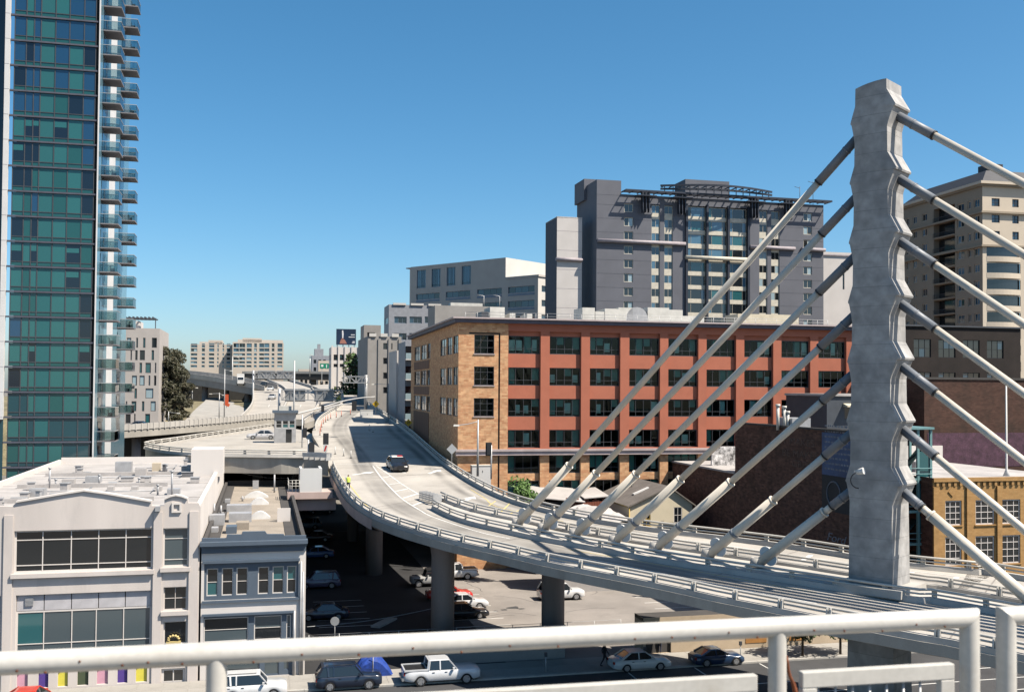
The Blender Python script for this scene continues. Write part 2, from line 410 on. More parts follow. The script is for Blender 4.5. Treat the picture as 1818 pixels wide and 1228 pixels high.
# hill behind the left block
hm = MB(); NX, NY = 40, 40
def sstep(t): t = min(max(t, 0), 1); return t * t * (3 - 2 * t)
def hill_z(x, y): return (12.3 + (min(y, 340) - 246) * 0.045) * sstep((y - 240) / 14) * sstep((-46 - x) / 12) + 0.2 * sin(x * .21) * cos(y * .13) - 0.45
for j in range(NY + 1):
    for i in range(NX + 1):
        x, y = -230 + i * 200 / NX, 225 + j * 275 / NY; hm.v.append((x, y, hill_z(x, y)))
for j in range(NY):
    for i in range(NX):
        k = j * (NX + 1) + i; hm.f.append((k, k + 1, k + NX + 2, k + NX + 1)); hm.m.append(0); hm.s.append(True)
mat('hill_grass', (0.2, 0.17, 0.1), 0.95, 0.4, 0.15, 0.3, 3, stain=0.7, stain_col=(0.05, 0.06, 0.02))
hm.build('hill', 'hill_grass', kind='structure')
# street climbing the hill
def strip(name, left, right, m, n=24, th=0.0, **kw):
    mb = MB(); L_, R_ = resample(left, n), resample(right, n)
    for i in range(n - 1): mb.quad(L_[i], R_[i], R_[i + 1], L_[i + 1])
    return mb.build(name, m, **kw)
def resample(pts, n):
    pts = [Vector(p) for p in pts]
    # Catmull-Rom through the points, then even spacing
    fine = []
    for i in range(len(pts) - 1):
        p0, p1, p2, p3 = pts[max(i - 1, 0)], pts[i], pts[i + 1], pts[min(i + 2, len(pts) - 1)]
        for k in range(12):
            t = k / 12
            fine.append(0.5 * ((2 * p1) + (p2 - p0) * t + (2 * p0 - 5 * p1 + 4 * p2 - p3) * t * t + (3 * p1 - p0 - 3 * p2 + p3) * t ** 3))
    fine.append(pts[-1])
    acc = [0.0]
    for a, b in zip(fine, fine[1:]): acc.append(acc[-1] + (b - a).length)
    out, j = [], 0
    for i in range(n):
        s = acc[-1] * i / (n - 1)
        while j < len(acc) - 2 and acc[j + 1] < s: j += 1
        t = (s - acc[j]) / max(acc[j + 1] - acc[j], 1e-9); out.append(fine[j].lerp(fine[j + 1], min(max(t, 0), 1)))
    return out
def plen(pts): return sum((Vector(b) - Vector(a)).length for a, b in zip(pts, pts[1:]))
strip('hill_street', [P(322, 753, 246), P(345, 728, 285), P(362, 713, 330), P(368, 706, 356)], [P(452, 753, 246), P(446, 732, 285), P(420, 717, 330), P(400, 706, 356)], 'pavement', kind='structure')

# ================================================================== THE CABLE-STAYED BUS RAMP
ORG = (0, 0, 0)
bridge = thing('cable_stayed_bridge', 'curving concrete bus ramp hung by beige stay pipes from one tall pylon', 'bridge', (0, 0, 0))
TDIR = (PR(1759, 1076) - PR(1345, 1000)); TDIR.z = 0; TDIR.normalize()
NDIR = Vector((TDIR.y, -TDIR.x, 0))                      # towards the viewer
if NDIR.y > 0: NDIR = -NDIR
PYL = PR(1561, 1047)
def ext(p, d=44.0, bend=0.0):
    q = p + (TDIR + NDIR * bend) * d; q.z = ramp_z(q.y); return q
out_px = [(1818, 1172), (1653, 1139), (1480, 1107), (1359, 1083), (1277, 1067), (1211, 1052), (1128, 1035), (1010, 1012), (959, 1001), (906, 988), (862, 978), (822, 969), (787, 960), (755, 951), (727, 943), (703, 935), (679, 926), (664, 919), (650, 911), (639, 904), (626, 893), (615, 880), (604, 862), (596, 847), (590, 833), (582, 812), (568, 788), (558, 768), (566, 749), (585, 735), (603, 724), (609, 712), (607, 701)]
in_px = [(1818, 1030), (1756, 1021), (1608, 1006), (1514, 991), (1400, 973), (1274, 957), (1164, 944), (1037, 924), (975, 910), (920, 895), (873, 876), (828, 851), (790, 825), (760, 799), (730, 772), (700, 750), (680, 737), (660, 724), (646, 713), (638, 701)]
e_out = [PR(*p) for p in out_px]; e_out = [ext(e_out[0])] + e_out
e_in = [PR(*p) for p in in_px]; e_in = [ext(e_in[0])] + e_in
ND = 130
Lo, Li = resample(e_out, ND), resample(e_in, ND)
# --- the deck: running surface, edge fascia, sloping soffit
dk = MB()
rings = []
for i in range(ND):
    a, b = Lo[i], Li[i]; n = (b - a); n.z = 0; n.normalize()
    z1 = Vector((0, 0, 1))
    w = (b - a).length
    rings.append([a, b, b + n * 0.32, b + n * 0.32 - z1 * 0.62, b - n * 0.25 - z1 * 0.78, b.lerp(a, 0.28) - z1 * 1.75, b.lerp(a, 0.72) - z1 * 1.75, a + n * 0.25 - z1 * 0.78, a - n * 0.32 - z1 * 0.62, a - n * 0.32])
NA = 26
for i in range(ND - 1):
    r0, r1 = rings[i], rings[i + 1]
    for j in range(1, 10):
        dk.quad(r0[j], r0[(j + 1) % 10], r1[(j + 1) % 10], r1[j], 0 if j in (1, 9) else 1)
dk.poly(rings[0], 1); dk.poly(list(reversed(rings[-1])), 1)
rs_ = MB(); across = []
for i in range(ND):
    for k in range(NA + 1): rs_.v.append(tuple(Lo[i].lerp(Li[i], k / NA))); across.append((Li[i] - Lo[i]).length * k / NA)
for i in range(ND - 1):
    for k in range(NA): q = i * (NA + 1) + k; rs_.f.append((q, q + 1, q + NA + 2, q + NA + 1)); rs_.m.append(0); rs_.s.append(False)
def worn_concrete(name, col, dark, lanes):
    """pale concrete darkened along the wheel tracks (attribute: metres across the deck)"""
    m = mat(name, col, 0.9, 0.14, 0.22, 0.09, 14, bump=0.1, stain=0.4, stain_col=(0.25, 0.235, 0.215)); nt = m.node_tree; N, L = nt.nodes.new, nt.links.new
    b = [n for n in nt.nodes if n.type == 'BSDF_PRINCIPLED'][0]; src = b.inputs['Base Color'].links[0].from_socket
    at = N('ShaderNodeAttribute'); at.attribute_name = 'across'; acc = None
    tc = N('ShaderNodeTexCoord'); nz = N('ShaderNodeTexNoise'); nz.inputs['Scale'].default_value = 0.12; nz.inputs['Detail'].default_value = 6; L(tc.outputs['Object'], nz.inputs['Vector'])
    for c, w in lanes:
        d = N('ShaderNodeMath'); d.operation = 'SUBTRACT'; L(at.outputs['Fac'], d.inputs[0]); d.inputs[1].default_value = c
        a_ = N('ShaderNodeMath'); a_.operation = 'ABSOLUTE'; L(d.outputs[0], a_.inputs[0])
        r = N('ShaderNodeMapRange'); r.interpolation_type = 'SMOOTHSTEP'; r.inputs[1].default_value = 0; r.inputs[2].default_value = w; r.inputs[3].default_value = 1; r.inputs[4].default_value = 0; L(a_.outputs[0], r.inputs[0])
        if acc is None: acc = r.outputs[0]
        else:
            mx = N('ShaderNodeMath'); mx.operation = 'MAXIMUM'; L(acc, mx.inputs[0]); L(r.outputs[0], mx.inputs[1]); acc = mx.outputs[0]
    mr_ = N('ShaderNodeMapRange'); mr_.inputs[1].default_value = .35; mr_.inputs[2].default_value = .65; mr_.inputs[3].default_value = .25; mr_.inputs[4].default_value = .95; L(nz.outputs[0], mr_.inputs[0])
    mu = N('ShaderNodeMath'); mu.operation = 'MULTIPLY'; L(acc, mu.inputs[0]); L(mr_.outputs[0], mu.inputs[1])
    mm = N('ShaderNodeMix'); mm.data_type = 'RGBA'; mm.inputs[7].default_value = (*[v * ALB for v in dark], 1); L(mu.outputs[0], mm.inputs[0]); L(src, mm.inputs[6]); L(mm.outputs[2], b.inputs['Base Color'])
worn_concrete('deck_worn', (0.44, 0.41, 0.37), (0.17, 0.16, 0.148), ((3.1, .7), (4.0, 1.9), (5.0, .7), (12.2, .9), (13.8, .9)))
me_ = rs_.mesh('running_surface', 'deck_worn'); me_.attributes.new('across', 'FLOAT', 'POINT').data.foreach_set('value', across)
obj('running_surface', me_, bridge)
dk.build('deck', ['concrete_deck', 'concrete'], bridge)
def offset(path, d, dz=0.0):
    out = []
    for i, p in enumerate(path):
        t = path[min(i + 1, len(path) - 1)] - path[max(i - 1, 0)]; t.z = 0; t.normalize()
        out.append(p + Vector((-t.y, t.x, 0)) * d + Vector((0, 0, dz)))
    return out
def sweep(mb, path, prof, m=0, smooth=False, caps=True):
    rings = []
    for i, p in enumerate(path):
        t = path[min(i + 1, len(path) - 1)] - path[max(i - 1, 0)]; t.z = 0; t.normalize(); n = Vector((-t.y, t.x, 0))
        rings.append([p + n * a + Vector((0, 0, z)) for a, z in prof])
    return mb.loft(rings, m, caps, smooth)
post_me = None
def post_mesh(h=0.86):
    mb = MB()
    for y in (-0.15, 0.05):
        pts = [(-0.13, 0.2), (0.15, 0.2), (0.17, 0.45), (0.1, h - 0.08), (0.03, h), (-0.1, h), (-0.05, 0.5)]
        mb.extr(pts, y, y + 0.1)
    mb.box(-0.1, 0.1, -0.03, 0.03, 0.2, h - 0.12)
    return mb.mesh('barrier_post', 'barrier_metal')
def barrier(root, path, side=1, step=2.9, h=0.86, kerb=0.34, kmat='concrete_pale', rmat='barrier_metal', posts=True):
    """kerb with a two-pipe steel railing; side = +1 when the traffic is on the path's left"""
    n = max(3, int(plen(path) / 1.5)); p = resample(path, n)
    sweep(MB(), p, [(-0.22, 0.0), (-0.2, kerb), (0.16, kerb), (0.26, 0.0)] if side > 0 else [(-0.26, 0.0), (-0.16, kerb), (0.2, kerb), (0.22, 0.0)]).build('barrier_kerb', kmat, root)
    for z, r in ((h - 0.03, 0.085), (h - 0.29, 0.06)):
        sweep(MB(), p, [(0.1 * side + r * cos(k * pi / 4 + .39), z + r * sin(k * pi / 4 + .39)) for k in range(8)], smooth=True).build('barrier_rail', rmat, root)
    if posts:
        global post_me
        post_me = post_me or post_mesh()
        c = max(2, int(plen(p) / step)); q = resample(p, c * 2 + 1)
        for k in range(1, c * 2, 2):
            d = q[k + 1] - q[k - 1]
            o = obj('barrier_post', post_me, root, T(q[k].x, q[k].y, q[k].z, math.atan2(d.y, d.x) - pi / 2 + (0 if side > 0 else pi)))
            o.scale = (1, 1, h / 0.86)
iO = 0
cut = lambda path, a, b: path[a:b]
# outer barrier (viewer's side), up to the platform, then beyond the side ramp
k1 = min(range(ND), key=lambda i: (Lo[i] - PR(590, 833)).length)
k2 = min(range(ND), key=lambda i: (Lo[i] - PR(560, 765)).length)
barrier(bridge, cut(Lo, 0, k1 + 1), side=-1)
barrier(bridge, cut(Lo, k2, ND), side=-1)
barrier(bridge, Li, side=1)
# median barriers with the crash cushion at their nose
nc_px = [(770, 903), (806, 921), (851, 935), (903, 947), (947, 957), (1014, 969), (1073, 980), (1164, 997), (1257, 1012), (1323, 1022), (1565, 1060), (1650, 1072), (1756, 1088)]
fc_px = [(781, 889), (826, 906), (873, 918), (936, 931), (1000, 946), (1061, 956), (1109, 964), (1218, 981), (1281, 990), (1418, 1010), (1497, 1023), (1668, 1049), (1762, 1064)]
NC = [PR(*p) for p in nc_px]; NC.append(ext(NC[-1], 34)); FC = [PR(*p) for p in fc_px]; FC.append(ext(FC[-1], 34))
barrier(bridge, NC, side=-1); barrier(bridge, FC, side=1)
mbm = MB(); a_, b_ = resample(NC, 60), resample(FC, 60)
for i in range(59): mbm.quad(a_[i] + Vector((0, 0, .14)), b_[i] + Vector((0, 0, .14)), b_[i + 1] + Vector((0, 0, .14)), a_[i + 1] + Vector((0, 0, .14)))
mbm.build('median', 'concrete_pale', bridge)
# crash cushion: stepped galvanised frame
cc0, cc1 = PR(752, 886), PR(776, 896)
cd = (cc1 - cc0); cd.z = 0; cl = cd.length; ca = math.atan2(cd.y, cd.x)
cu = MB()
for k in range(5):
    x = k * cl / 4
    cu.box(x - .05, x + .05, -.42, .42, .02, .8)
for y in (-.45, .45):
    for z in (.25, .45, .65): cu.box(0, cl, y - .03, y + .03, z - .06, z + .06)
cu.box(-.1, .02, -.3, .3, .15, .75)
cu.build('crash_cushion', 'galvanised', bridge, T(cc0.x, cc0.y, cc0.z, ca))
# --- pylon
def zat(py, px=1561): return P(px, py, PYL.y - 1.1).z
PZTOP = zat(143)
r_tips = [zat(190 + 111.3 * i, 1603) for i in range(7)]
l_tips = [zat(211 + 107.3 * i, 1515) for i in range(7)]
def hw(z): return 1.02 + (PZTOP - z) * 0.0128
def edge(z, tips, k):
    e = hw(z)
    for t in tips:
        d = z - t
        if 0 <= d < 1.05: return e + k * (1 - d / 1.05)
        if -0.12 <= d < 0: return e + k * (1 + d * 0.6)
        if -1.35 <= d < -0.12: return e + k * (0.78 * (1 - (-d - 0.12) / 1.23) ** 1.2)
    return e
zs = {PZTOP, 0.0, 6.6, 8.2}
for t in r_tips + l_tips:
    for d in (1.05, 0.5, 0.0, -0.119, -0.121, -0.3, -0.6, -0.95, -1.35): zs.add(t + d)
zs = sorted(z for z in zs if 0 <= z <= PZTOP)
rings = []
for z in zs:
    e1, e0 = edge(z, r_tips, 0.56), -edge(z, l_tips, 0.3)
    zz = lambda s: z
    top = z >= PZTOP - 1e-6
    ring = []
    hb = 1.17 + (PZTOP - z) * 0.006
    for k in range(9):
        s = k / 8; t = e0 + (e1 - e0) * s; n_ = hb + 0.13 * (1 - (2 * s - 1) ** 2); ring.append((t, n_, z - (0.28 * (1 - s) ** 1.5 if top else 0)))
    for k in range(9):
        s = 1 - k / 8; t = e0 + (e1 - e0) * s; n_ = -hb - 0.13 * (1 - (2 * s - 1) ** 2); ring.append((t, n_, z - (0.28 * (1 - s) ** 1.5 if top else 0)))
    rings.append([PYL.xy.to_3d() + TDIR * t + NDIR * n_ + Vector((0, 0, zz_)) for t, n_, zz_ in ring])
pm = MB(); pm.loft(list(reversed(rings)), 0, True, False)
pylon = pm.build('pylon', 'concrete_pylon', bridge)
bm = bmesh.new(); bm.from_mesh(pylon.data); bmesh.ops.recalc_face_normals(bm, faces=bm.faces); bm.to_mesh(pylon.data); bm.free()
# form-tie dots and lamp on the pylon
lp = P(1522, 838, PYL.y - 1.9)
pl = MB().tube([lp, lp + Vector((0.3, -0.3, 0.12))], [0.16, 0.22], 10).box(lp.x - .1, lp.x + .1, lp.y, lp.y + .3, lp.z - .1, lp.z + .1)
arc = [lp + Vector((0.1 - 0.5 * sin(k * pi / 8), 0.05, -0.15 + 0.5 * cos(k * pi / 8) - .35)) for k in range(9)]
pl.tube(arc, 0.035, 6, 1)
pl.build('pylon_lamp', ['white_paint', 'black_metal'], bridge)
MB().box(-2.2, 2.2, -2.1, 2.1, 0.0, 0.5).build('pylon_plinth', 'concrete_pale', bridge, T(PYL.x, PYL.y, PYL.z, math.atan2(TDIR.y, TDIR.x)))
# --- stays
PXY = Vector((PYL.x, PYL.y, 0))
def stay(z, side, anchor, collars, sleeve, low_r=0.345):
    root = None
    top = PXY + TDIR * (side * (hw(z) + 0.25)) + Vector((0, 0, z)); d = anchor - top; ln = d.length; d.normalize()
    at = lambda s: top + d * (ln * s)
    c1, c2 = collars
    main = MB(); main.tube([at(sleeve), at(c1)], 0.24, 14); main.tube([at(c1), at(1.0)], [low_r * .93, low_r], 16)
    o = main.build('stay_pipe', 'pipe_beige', bridge)
    MB().tube([at(-0.004), at(sleeve)], 0.3, 14).build('stay_sleeve', 'pipe_grey', o)
    MB().tube([at(sleeve) , at(sleeve) + d * 0.1], 0.318, 14).build('stay_ring', 'black_metal', o)
    MB().tube([at(0.0) + d * 1.1, at(0.0) + d * 1.22], 0.325, 14).build('stay_ring', 'pipe_grey', o)
    MB().tube([at(c1) - d * .07, at(c1) + d * .07], low_r * 1.04, 14).build('stay_collar', 'pipe_beige', o)
    if c2: MB().tube([at(c2) - d * .12, at(c2) + d * .12], low_r * 1.08, 14).build('stay_collar', 'pipe_grey', o)
    # white anchor fins either side of the foot
    sidev = d.cross(Vector((0, 0, 1))).normalized(); upv = sidev.cross(d).normalized()
    f = MB()
    for s in (-1, 1):
        c = at(1.0) - d * 1.15
        f.tube([c + upv * (s * 0.3) - sidev * .08, c + upv * (s * 0.3) + sidev * .08], 0.42, 14)
    f.build('anchor_fin', 'white_paint', o)
    base = at(1.0); MB().tube([base + Vector((0, 0, .55)), base + Vector((0, 0, -.1))], [low_r * 1.05, low_r * 1.5], 14).build('anchor_block', 'concrete_pale', o)
    return o
l_anch = [(918, 931), (964, 940), (1020, 950), (1090, 962), (1163, 974), (1256, 987), (1343, 1003)]
l_sl = [0.095, 0.095, 0.115, 0.13, 0.15, 0.19, 0.26]
l_c1 = [(1010, 815), (1058, 827), (1128, 834), (1208, 845), (1297, 852), (1372, 880), (1440, 925)]
l_c2 = [(948, 888), (990, 905), (1052, 915), (1127, 922), (1207, 933), (1303, 947), None]
for i in range(7):
    a = PR(*l_anch[i], 0.25); z = l_tips[i] - 0.62
    x0 = 1517.0
    fr = lambda q: (x0 - q[0]) / (x0 - l_anch[i][0])
    def tpar(q):                                         # fraction along the stay seen at pixel column q
        top = PXY - TDIR * (hw(z) + .25) + Vector((0, 0, z)); best = (9, 0)
        for k in range(201):
            p = top.lerp(a, k / 200); v = p - CPOS; c = 909 + FPX * v.dot(C_R) / v.dot(C_F)
            best = min(best, (abs(c - q[0]), k / 200))
        return best[1]
    stay(z, -1, a, (tpar(l_c1[i]) if i < 6 else 0.3, tpar(l_c2[i]) if l_c2[i] else None), l_sl[i] if i < 6 else 0.22)
r_t = [46, 38.5, 32, 26, 20.5, 15, 10]
for i in range(7):
    a = PXY + TDIR * r_t[i]; a.z = ramp_z(a.y) + 0.25
    ln = (a - (PXY + Vector((0, 0, r_tips[i])))).length
    stay(r_tips[i] - 0.55, 1, a, ((0.78 if i < 6 else 0.2), 0.9), (2.75 / ln) if i < 6 else 0.13, 0.36)
# --- piers
def pier(px, y, r=0.97, flat=False):
    c = P(px, 700, y); zt = ramp_z(y) - 1.2
    mb = MB()
    prof = [(r, 0), (r, zt - 1.2), (r * 1.12, zt - .4), (r * 1.25, zt)]
    rings = [[(c.x + q * cos(2 * pi * k / 20), c.y + q * sin(2 * pi * k / 20), z) for k in range(20)] for q, z in prof]
    mb.loft(rings, 0, True, True).build('pier', 'concrete_pier', bridge)
mat('concrete_pier', (0.34, 0.29, 0.27), 0.85, 0.15, 0.6, 0.08, 18, bump=0.15, stain=0.3, stain_col=(0.2, 0.17, 0.16), streak=True)
pier(667, 117); pier(789, 85); pier(984, 86); pier(629, 142, 0.8); pier(700, 165); pier(640, 200); pier(628, 240)
# --- side platform with its white parapet box and railing
pp = PR(572, 858)
plat = MB().box(-3.6, 1.0, -1.4, 2.2, -1.45, -0.75, 1).box(-2.6, 1.4, -0.8, 2.0, -2.7, -1.45, 2).box(-2.35, -0.1, -1.3, -1.0, -0.75, 1.7, 0).box(-2.35, -2.1, -1.0, 2.0, -0.75, 1.7, 0).box(-0.35, -0.1, -1.0, 2.0, -0.75, 1.7, 0)
plat.build('platform', ['white_paint', 'concrete_pink', 'concrete_pink'], bridge, T(pp.x, pp.y, pp.z, TH))
pr_ = MB()
for k in range(4): pr_.tube([(-3.5 + k * .37, -1.3, -0.75), (-3.5 + k * .37, -1.3, .5)], .03, 6)
for z in (-.1, .2, .5): pr_.tube([(-3.5, -1.3, z), (-2.4, -1.3, z)], .03, 6); pr_.tube([(-3.5, -1.3, z), (-3.5, 2, z)], .03, 6)
pr_.build('platform_railing', 'rail_paint', bridge, T(pp.x, pp.y, pp.z, TH))
# pink-stained fascia panel on the outer edge
k3 = min(range(ND), key=lambda i: (Lo[i] - PR(650, 911)).length); k4 = min(range(ND), key=lambda i: (Lo[i] - PR(590, 838)).length)
fp = MB()
seg = [p for p in Lo[k3 - 1:k4 + 1]]
for i in range(len(seg) - 1):
    t = seg[i + 1] - seg[i]; t.z = 0; t.normalize(); n = Vector((t.y, -t.x, 0)); n = n if n.dot(Vector((-1, -1, 0))) > 0 else -n
    q = [seg[i] + n * .36 + Vector((0, 0, -.06)), seg[i + 1] + n * .36 + Vector((0, 0, -.06)), seg[i + 1] + n * .36 + Vector((0, 0, -.95)), seg[i] + n * .36 + Vector((0, 0, -.95))]
    fp.quad(*q); fp.quad(q[3], q[2], q[2] - n * .8 - Vector((0, 0, .2)), q[3] - n * .8 - Vector((0, 0, .2)))
fp.build('fascia_panel', 'concrete_pink', bridge)
# --- painted markings on the deck
UP = Vector((0, 0, 0.012))
wl, yl, dj = ('lane_line', 'white_line'), ('edge_line', 'yellow_line'), ('deck_joint', 'asphalt_worn')
def line(mm, pts, w=0.13, n=None):
    mb = MB()
    path = resample([PR(*p) for p in pts], n or max(2, len(pts) * 4)); a, b = offset(path, w / 2, .012), offset(path, -w / 2, .012)
    for i in range(len(path) - 1): mb.quad(a[i], b[i], b[i + 1], a[i + 1])
    mb.build(mm[0], mm[1], bridge)
line(wl, [(662, 827), (675, 845), (692, 864), (715, 886), (745, 905), (770, 918), (850, 944), (905, 956)])
line(wl, [(668, 827), (690, 842), (715, 860), (740, 875), (756, 882)])
for a, b in (((679, 848), (695, 845)), ((690, 860), (711, 857)), ((702, 872), (726, 867)), ((716, 884), (742, 876)), ((733, 897), (752, 890))): line(wl, [a, b], 0.3, 2)
line(yl, [(602, 842), (622, 862), (640, 885), (658, 903), (690, 918)], 0.12)
line(yl, [(835, 868), (862, 885), (885, 900), (1000, 925)], 0.1)
for a, b in (((880, 889), (866, 899)), ((905, 893), (890, 908)), ((935, 900), (905, 912))): line(yl, [a, b], 0.14, 2)
line(wl, [(596, 824), (664, 825), (690, 829)], 0.3, 6)
line(wl, [(600, 773), (640, 772), (705, 775)], 0.18, 6)
def arrow(px, py, ln, dirpx):
    p = PR(px, py); q = PR(*dirpx); d = (q - p); d.z = 0; d.normalize(); n = Vector((-d.y, d.x, 0))
    pts = [(-.5, -.1), (.1, -.1), (.1, -.32), (.5, 0), (.1, .32), (.1, .1), (-.5, .1)]
    vs = []
    for a, b in pts:
        v = p + d * (a * ln) + n * (b * ln * 0.62); v.z = ramp_z(v.y) + .013; vs.append(v)
    MB().poly(vs).build('lane_arrow', 'white_line', bridge)
arrow(645, 840, 3.4, (652, 839)); arrow(831, 886, 3.6, (838, 883)); arrow(772, 837, 3.4, (778, 835)); arrow(716, 838, 1.6, (722, 841))
line(wl, [(1010, 985), (1128, 1008), (1277, 1038), (1450, 1071)], 0.13)
line(yl, [(1010, 975), (1128, 995), (1277, 1021), (1450, 1052)], 0.1)
line(wl, [(1037, 930), (1164, 951), (1274, 966), (1514, 1000), (1756, 1030)], 0.12)
for x, y in ((1440, 985), (1522, 997), (1620, 1015), (1700, 1024)): line(wl, [(x, y), (x - 14, y + 9)], 0.35, 2)
# skid marks and joints
for a, b in (((660, 843), (812, 842)), ((640, 905), (760, 884)), ((707, 939), (775, 916))): line(dj, [a, b], 0.07, 2)

for i in range(6, ND - 4, 9):
    a, b = Lo[i], Li[i]; t = (Lo[i + 1] - Lo[i]); t.z = 0; t.normalize(); t = t * .05; u = Vector((0, 0, .007))
    MB().quad(a - t + u, a + t + u, b + t + u, b - t + u).build('deck_joint', 'asphalt_worn', bridge)
rck = random.Random(77)
for k in range(9):                                       # sealed cracks in the sunny half of the lot
    p0 = SI @ PZ(rck.uniform(845, 1060), rck.uniform(1005, 1100), 0); mb = MB(); a0 = rck.uniform(0, pi); pts = [Vector((p0.x, p0.y, .009))]
    for j in range(7): a0 += rck.uniform(-.5, .5); pts.append(pts[-1] + Vector((cos(a0), sin(a0), 0)) * rck.uniform(.5, 1.0))
    for q, r_ in zip(pts, pts[1:]):
        d = (r_ - q).normalized(); n = Vector((-d.y, d.x, 0)) * .035; mb.quad(q - n, r_ - n, r_ + n, q + n)
    mb.build('crack_seal', 'asphalt', None, SM, kind='structure')
# ================================================================== BUILDINGS OF THE NEAR BLOCK
mat('stucco_grey', (0.64, 0.58, 0.54), 0.85, 0.08, 0.4, 0.04, 18, bump=0.05, stain=0.45, stain_col=(0.46, 0.42, 0.40), streak=True)
mat('stucco_white', (0.71, 0.66, 0.62), 0.8, 0.05, 0.4, 0.03, 18, stain=0.2, stain_col=(0.55, 0.53, 0.52), streak=True)
mat('roof_white', (0.44, 0.415, 0.4), 0.8, 0.16, 0.3, 0.08, 6, stain=0.6, stain_col=(0.3, 0.28, 0.27))
mat('roof_tan', (0.33, 0.285, 0.235), 0.95, 0.15, 0.4, 0.12, 10, bump=0.2, stain=0.4, stain_col=(0.2, 0.17, 0.14))
mat('trim_slate', (0.095, 0.125, 0.165), 0.6, 0.08, 0.8, 0.04, 18)
mat('metal_grey', (0.42, 0.42, 0.43), 0.5, 0.15, 1.5, 0.08, 14, metal=0.2)
mat('unit_dark', (0.14, 0.14, 0.15), .6); mat('panel_grey', (0.5, 0.485, 0.5), 0.75)
for nm, c in (('door_pink', (0.62, 0.33, 0.42)), ('door_purple', (0.09, 0.05, 0.26)), ('door_yellow', (0.68, 0.6, 0.08)), ('door_green', (0.07, 0.09, 0.05))): mat(nm, c, 0.6)
dglass('pane_shopgrey', (0.055, 0.075, 0.085), 0.15)
def front_pt(px, y=0.0):                                 # where a photo column meets the building line
    o = SI @ CPOS; d = SI.to_3x3() @ ray(px, 1000); return SM @ (o + d * ((y - o.y) / d.y))
R5 = lambda x, y: (x * .3648, 780 + y * .3648)
def r5(f, x0, x1, y0, y1):
    (a, c), (b, d) = R5(x0, y0), R5(x1, y1); return f.rect(a, b, c, d)

# ---- pale grey building with curved parapet
wb = building('loft_building', 'pale grey two storey loft building with curved parapet and white flat roof', front_pt(354))
f = Face(wb)
Wd, Dp = 18.6, 50.0
zf = f.uz(*R5(850, 330))[1]
up = r5(f, 68, 742, 437, 640); upr = r5(f, 793, 917, 430, 618); lo = r5(f, 75, 735, 745, 1040); mr_ = r5(f, 795, 908, 716, 830); lr = r5(f, 795, 908, 884, 995)
en = r5(f, 785, 900, 1112, 1186); upl = (up[0] - 9.5, up[0] - 0.95, up[2], up[3]); lol = (lo[0] - 9.5, lo[0] - 0.95, lo[2], lo[3])
doors = []
for k, (x0, x1) in enumerate(((80, 135), (185, 235), (280, 330), (375, 430), (470, 525), (570, 620), (660, 715))):
    a, b, _, _ = r5(f, x0, x1, 1150, 1200); doors.append((a, b, 0.25, 2.45))
shop = (lo[0], lo[1], 2.75, 3.5)
f.wall('wall', 'stucco_grey', -Wd, 0, 0, zf, [up, upr, lo, mr_, lr, en, upl, lol] + doors, 0.32)
cx = [f.uz(*R5(x, y)) for x, y in ((-240, 325), (60, 325), (80, 305), (180, 288), (300, 267), (410, 250), (520, 265), (640, 286), (738, 303), (738, 322), (800, 322), (800, 292), (828, 279), (856, 273), (886, 279), (914, 290), (916, 308), (966, 308))]
out = [(-Wd, zf), (0, zf)] + [(min(max(u, -Wd), 0), max(z, zf + .05)) for u, z in reversed(cx)]
MB().extr(out, 0.0, 0.4).build('parapet', 'stucco_grey', wb)
cop = MB()
for (a, b), (c, d) in zip(cx[2:8], cx[3:9]): cop.bar((a, .15, b + .05), (c, .15, d + .05), .6, .12)
for (a, b), (c, d) in zip(cx[11:15], cx[12:16]): cop.bar((a, .15, b + .05), (c, .15, d + .05), .6, .1)
cop.build('coping', 'stucco_white', wb)
# pilasters, ledges, medallion
for x0, x1 in ((748, 790), (922, 966), (20, 64)):
    a, b, _, _ = r5(f, x0, x1, 400, 500); MB().box(a, b, -0.12, -0.003, 0, zf - .3).build('pilaster', 'stucco_grey', wb)
for h_ in (up, upr, mr_): MB().box(h_[0] - .15, h_[1] + .15, -.28, -.003, h_[2] - .32, h_[2] - .02).build('sill', 'stucco_grey', wb)
md = r5(f, 836, 884, 306, 354); mm_ = MB()
a, b, c, d = md
for q in ((a, b, c, c + .14), (a, b, d - .14, d), (a, a + .14, c + .14, d - .14), (b - .14, b, c + .14, d - .14)): mm_.box(q[0], q[1], -.14, -.003, q[2], q[3])
mm_.build('medallion', 'stucco_white', wb)
lb = r5(f, 758, 782, 322, 345); MB().box(lb[0], lb[1], -.55, -.003, lb[2], lb[3]).build('wall_lamp', 'metal_grey', wb)
f.window(up, us=[0, .198, .402, .6, .8, 1], zs=[0, .17, .77, 1], depth=.25, fw=.12, fmat='stucco_white', panes=('pane_dark',))
f.window(upl, us=[0, .2, .4, .6, .8, 1], zs=[0, .17, .77, 1], depth=.25, fw=.12, fmat='stucco_white', panes=('pane_dark',))
f.window(upr, 1, us=[0, 1], zs=[0, .18, .72, 1], depth=.25, fw=.1, fmat='stucco_white', panes=('pane_shopgrey',))
f.window(mr_, 2, 2, depth=.25, fw=.08, fmat='stucco_grey', panes=('pane_dark',)); f.window(lr, 1, 1, depth=.25, fw=.08, fmat='stucco_white', panes=('pane_dark',))
zl = [(f.uz(*R5(400, y))[1] - lo[2]) / (lo[3] - lo[2]) for y in (1040, 985, 826, 745)]
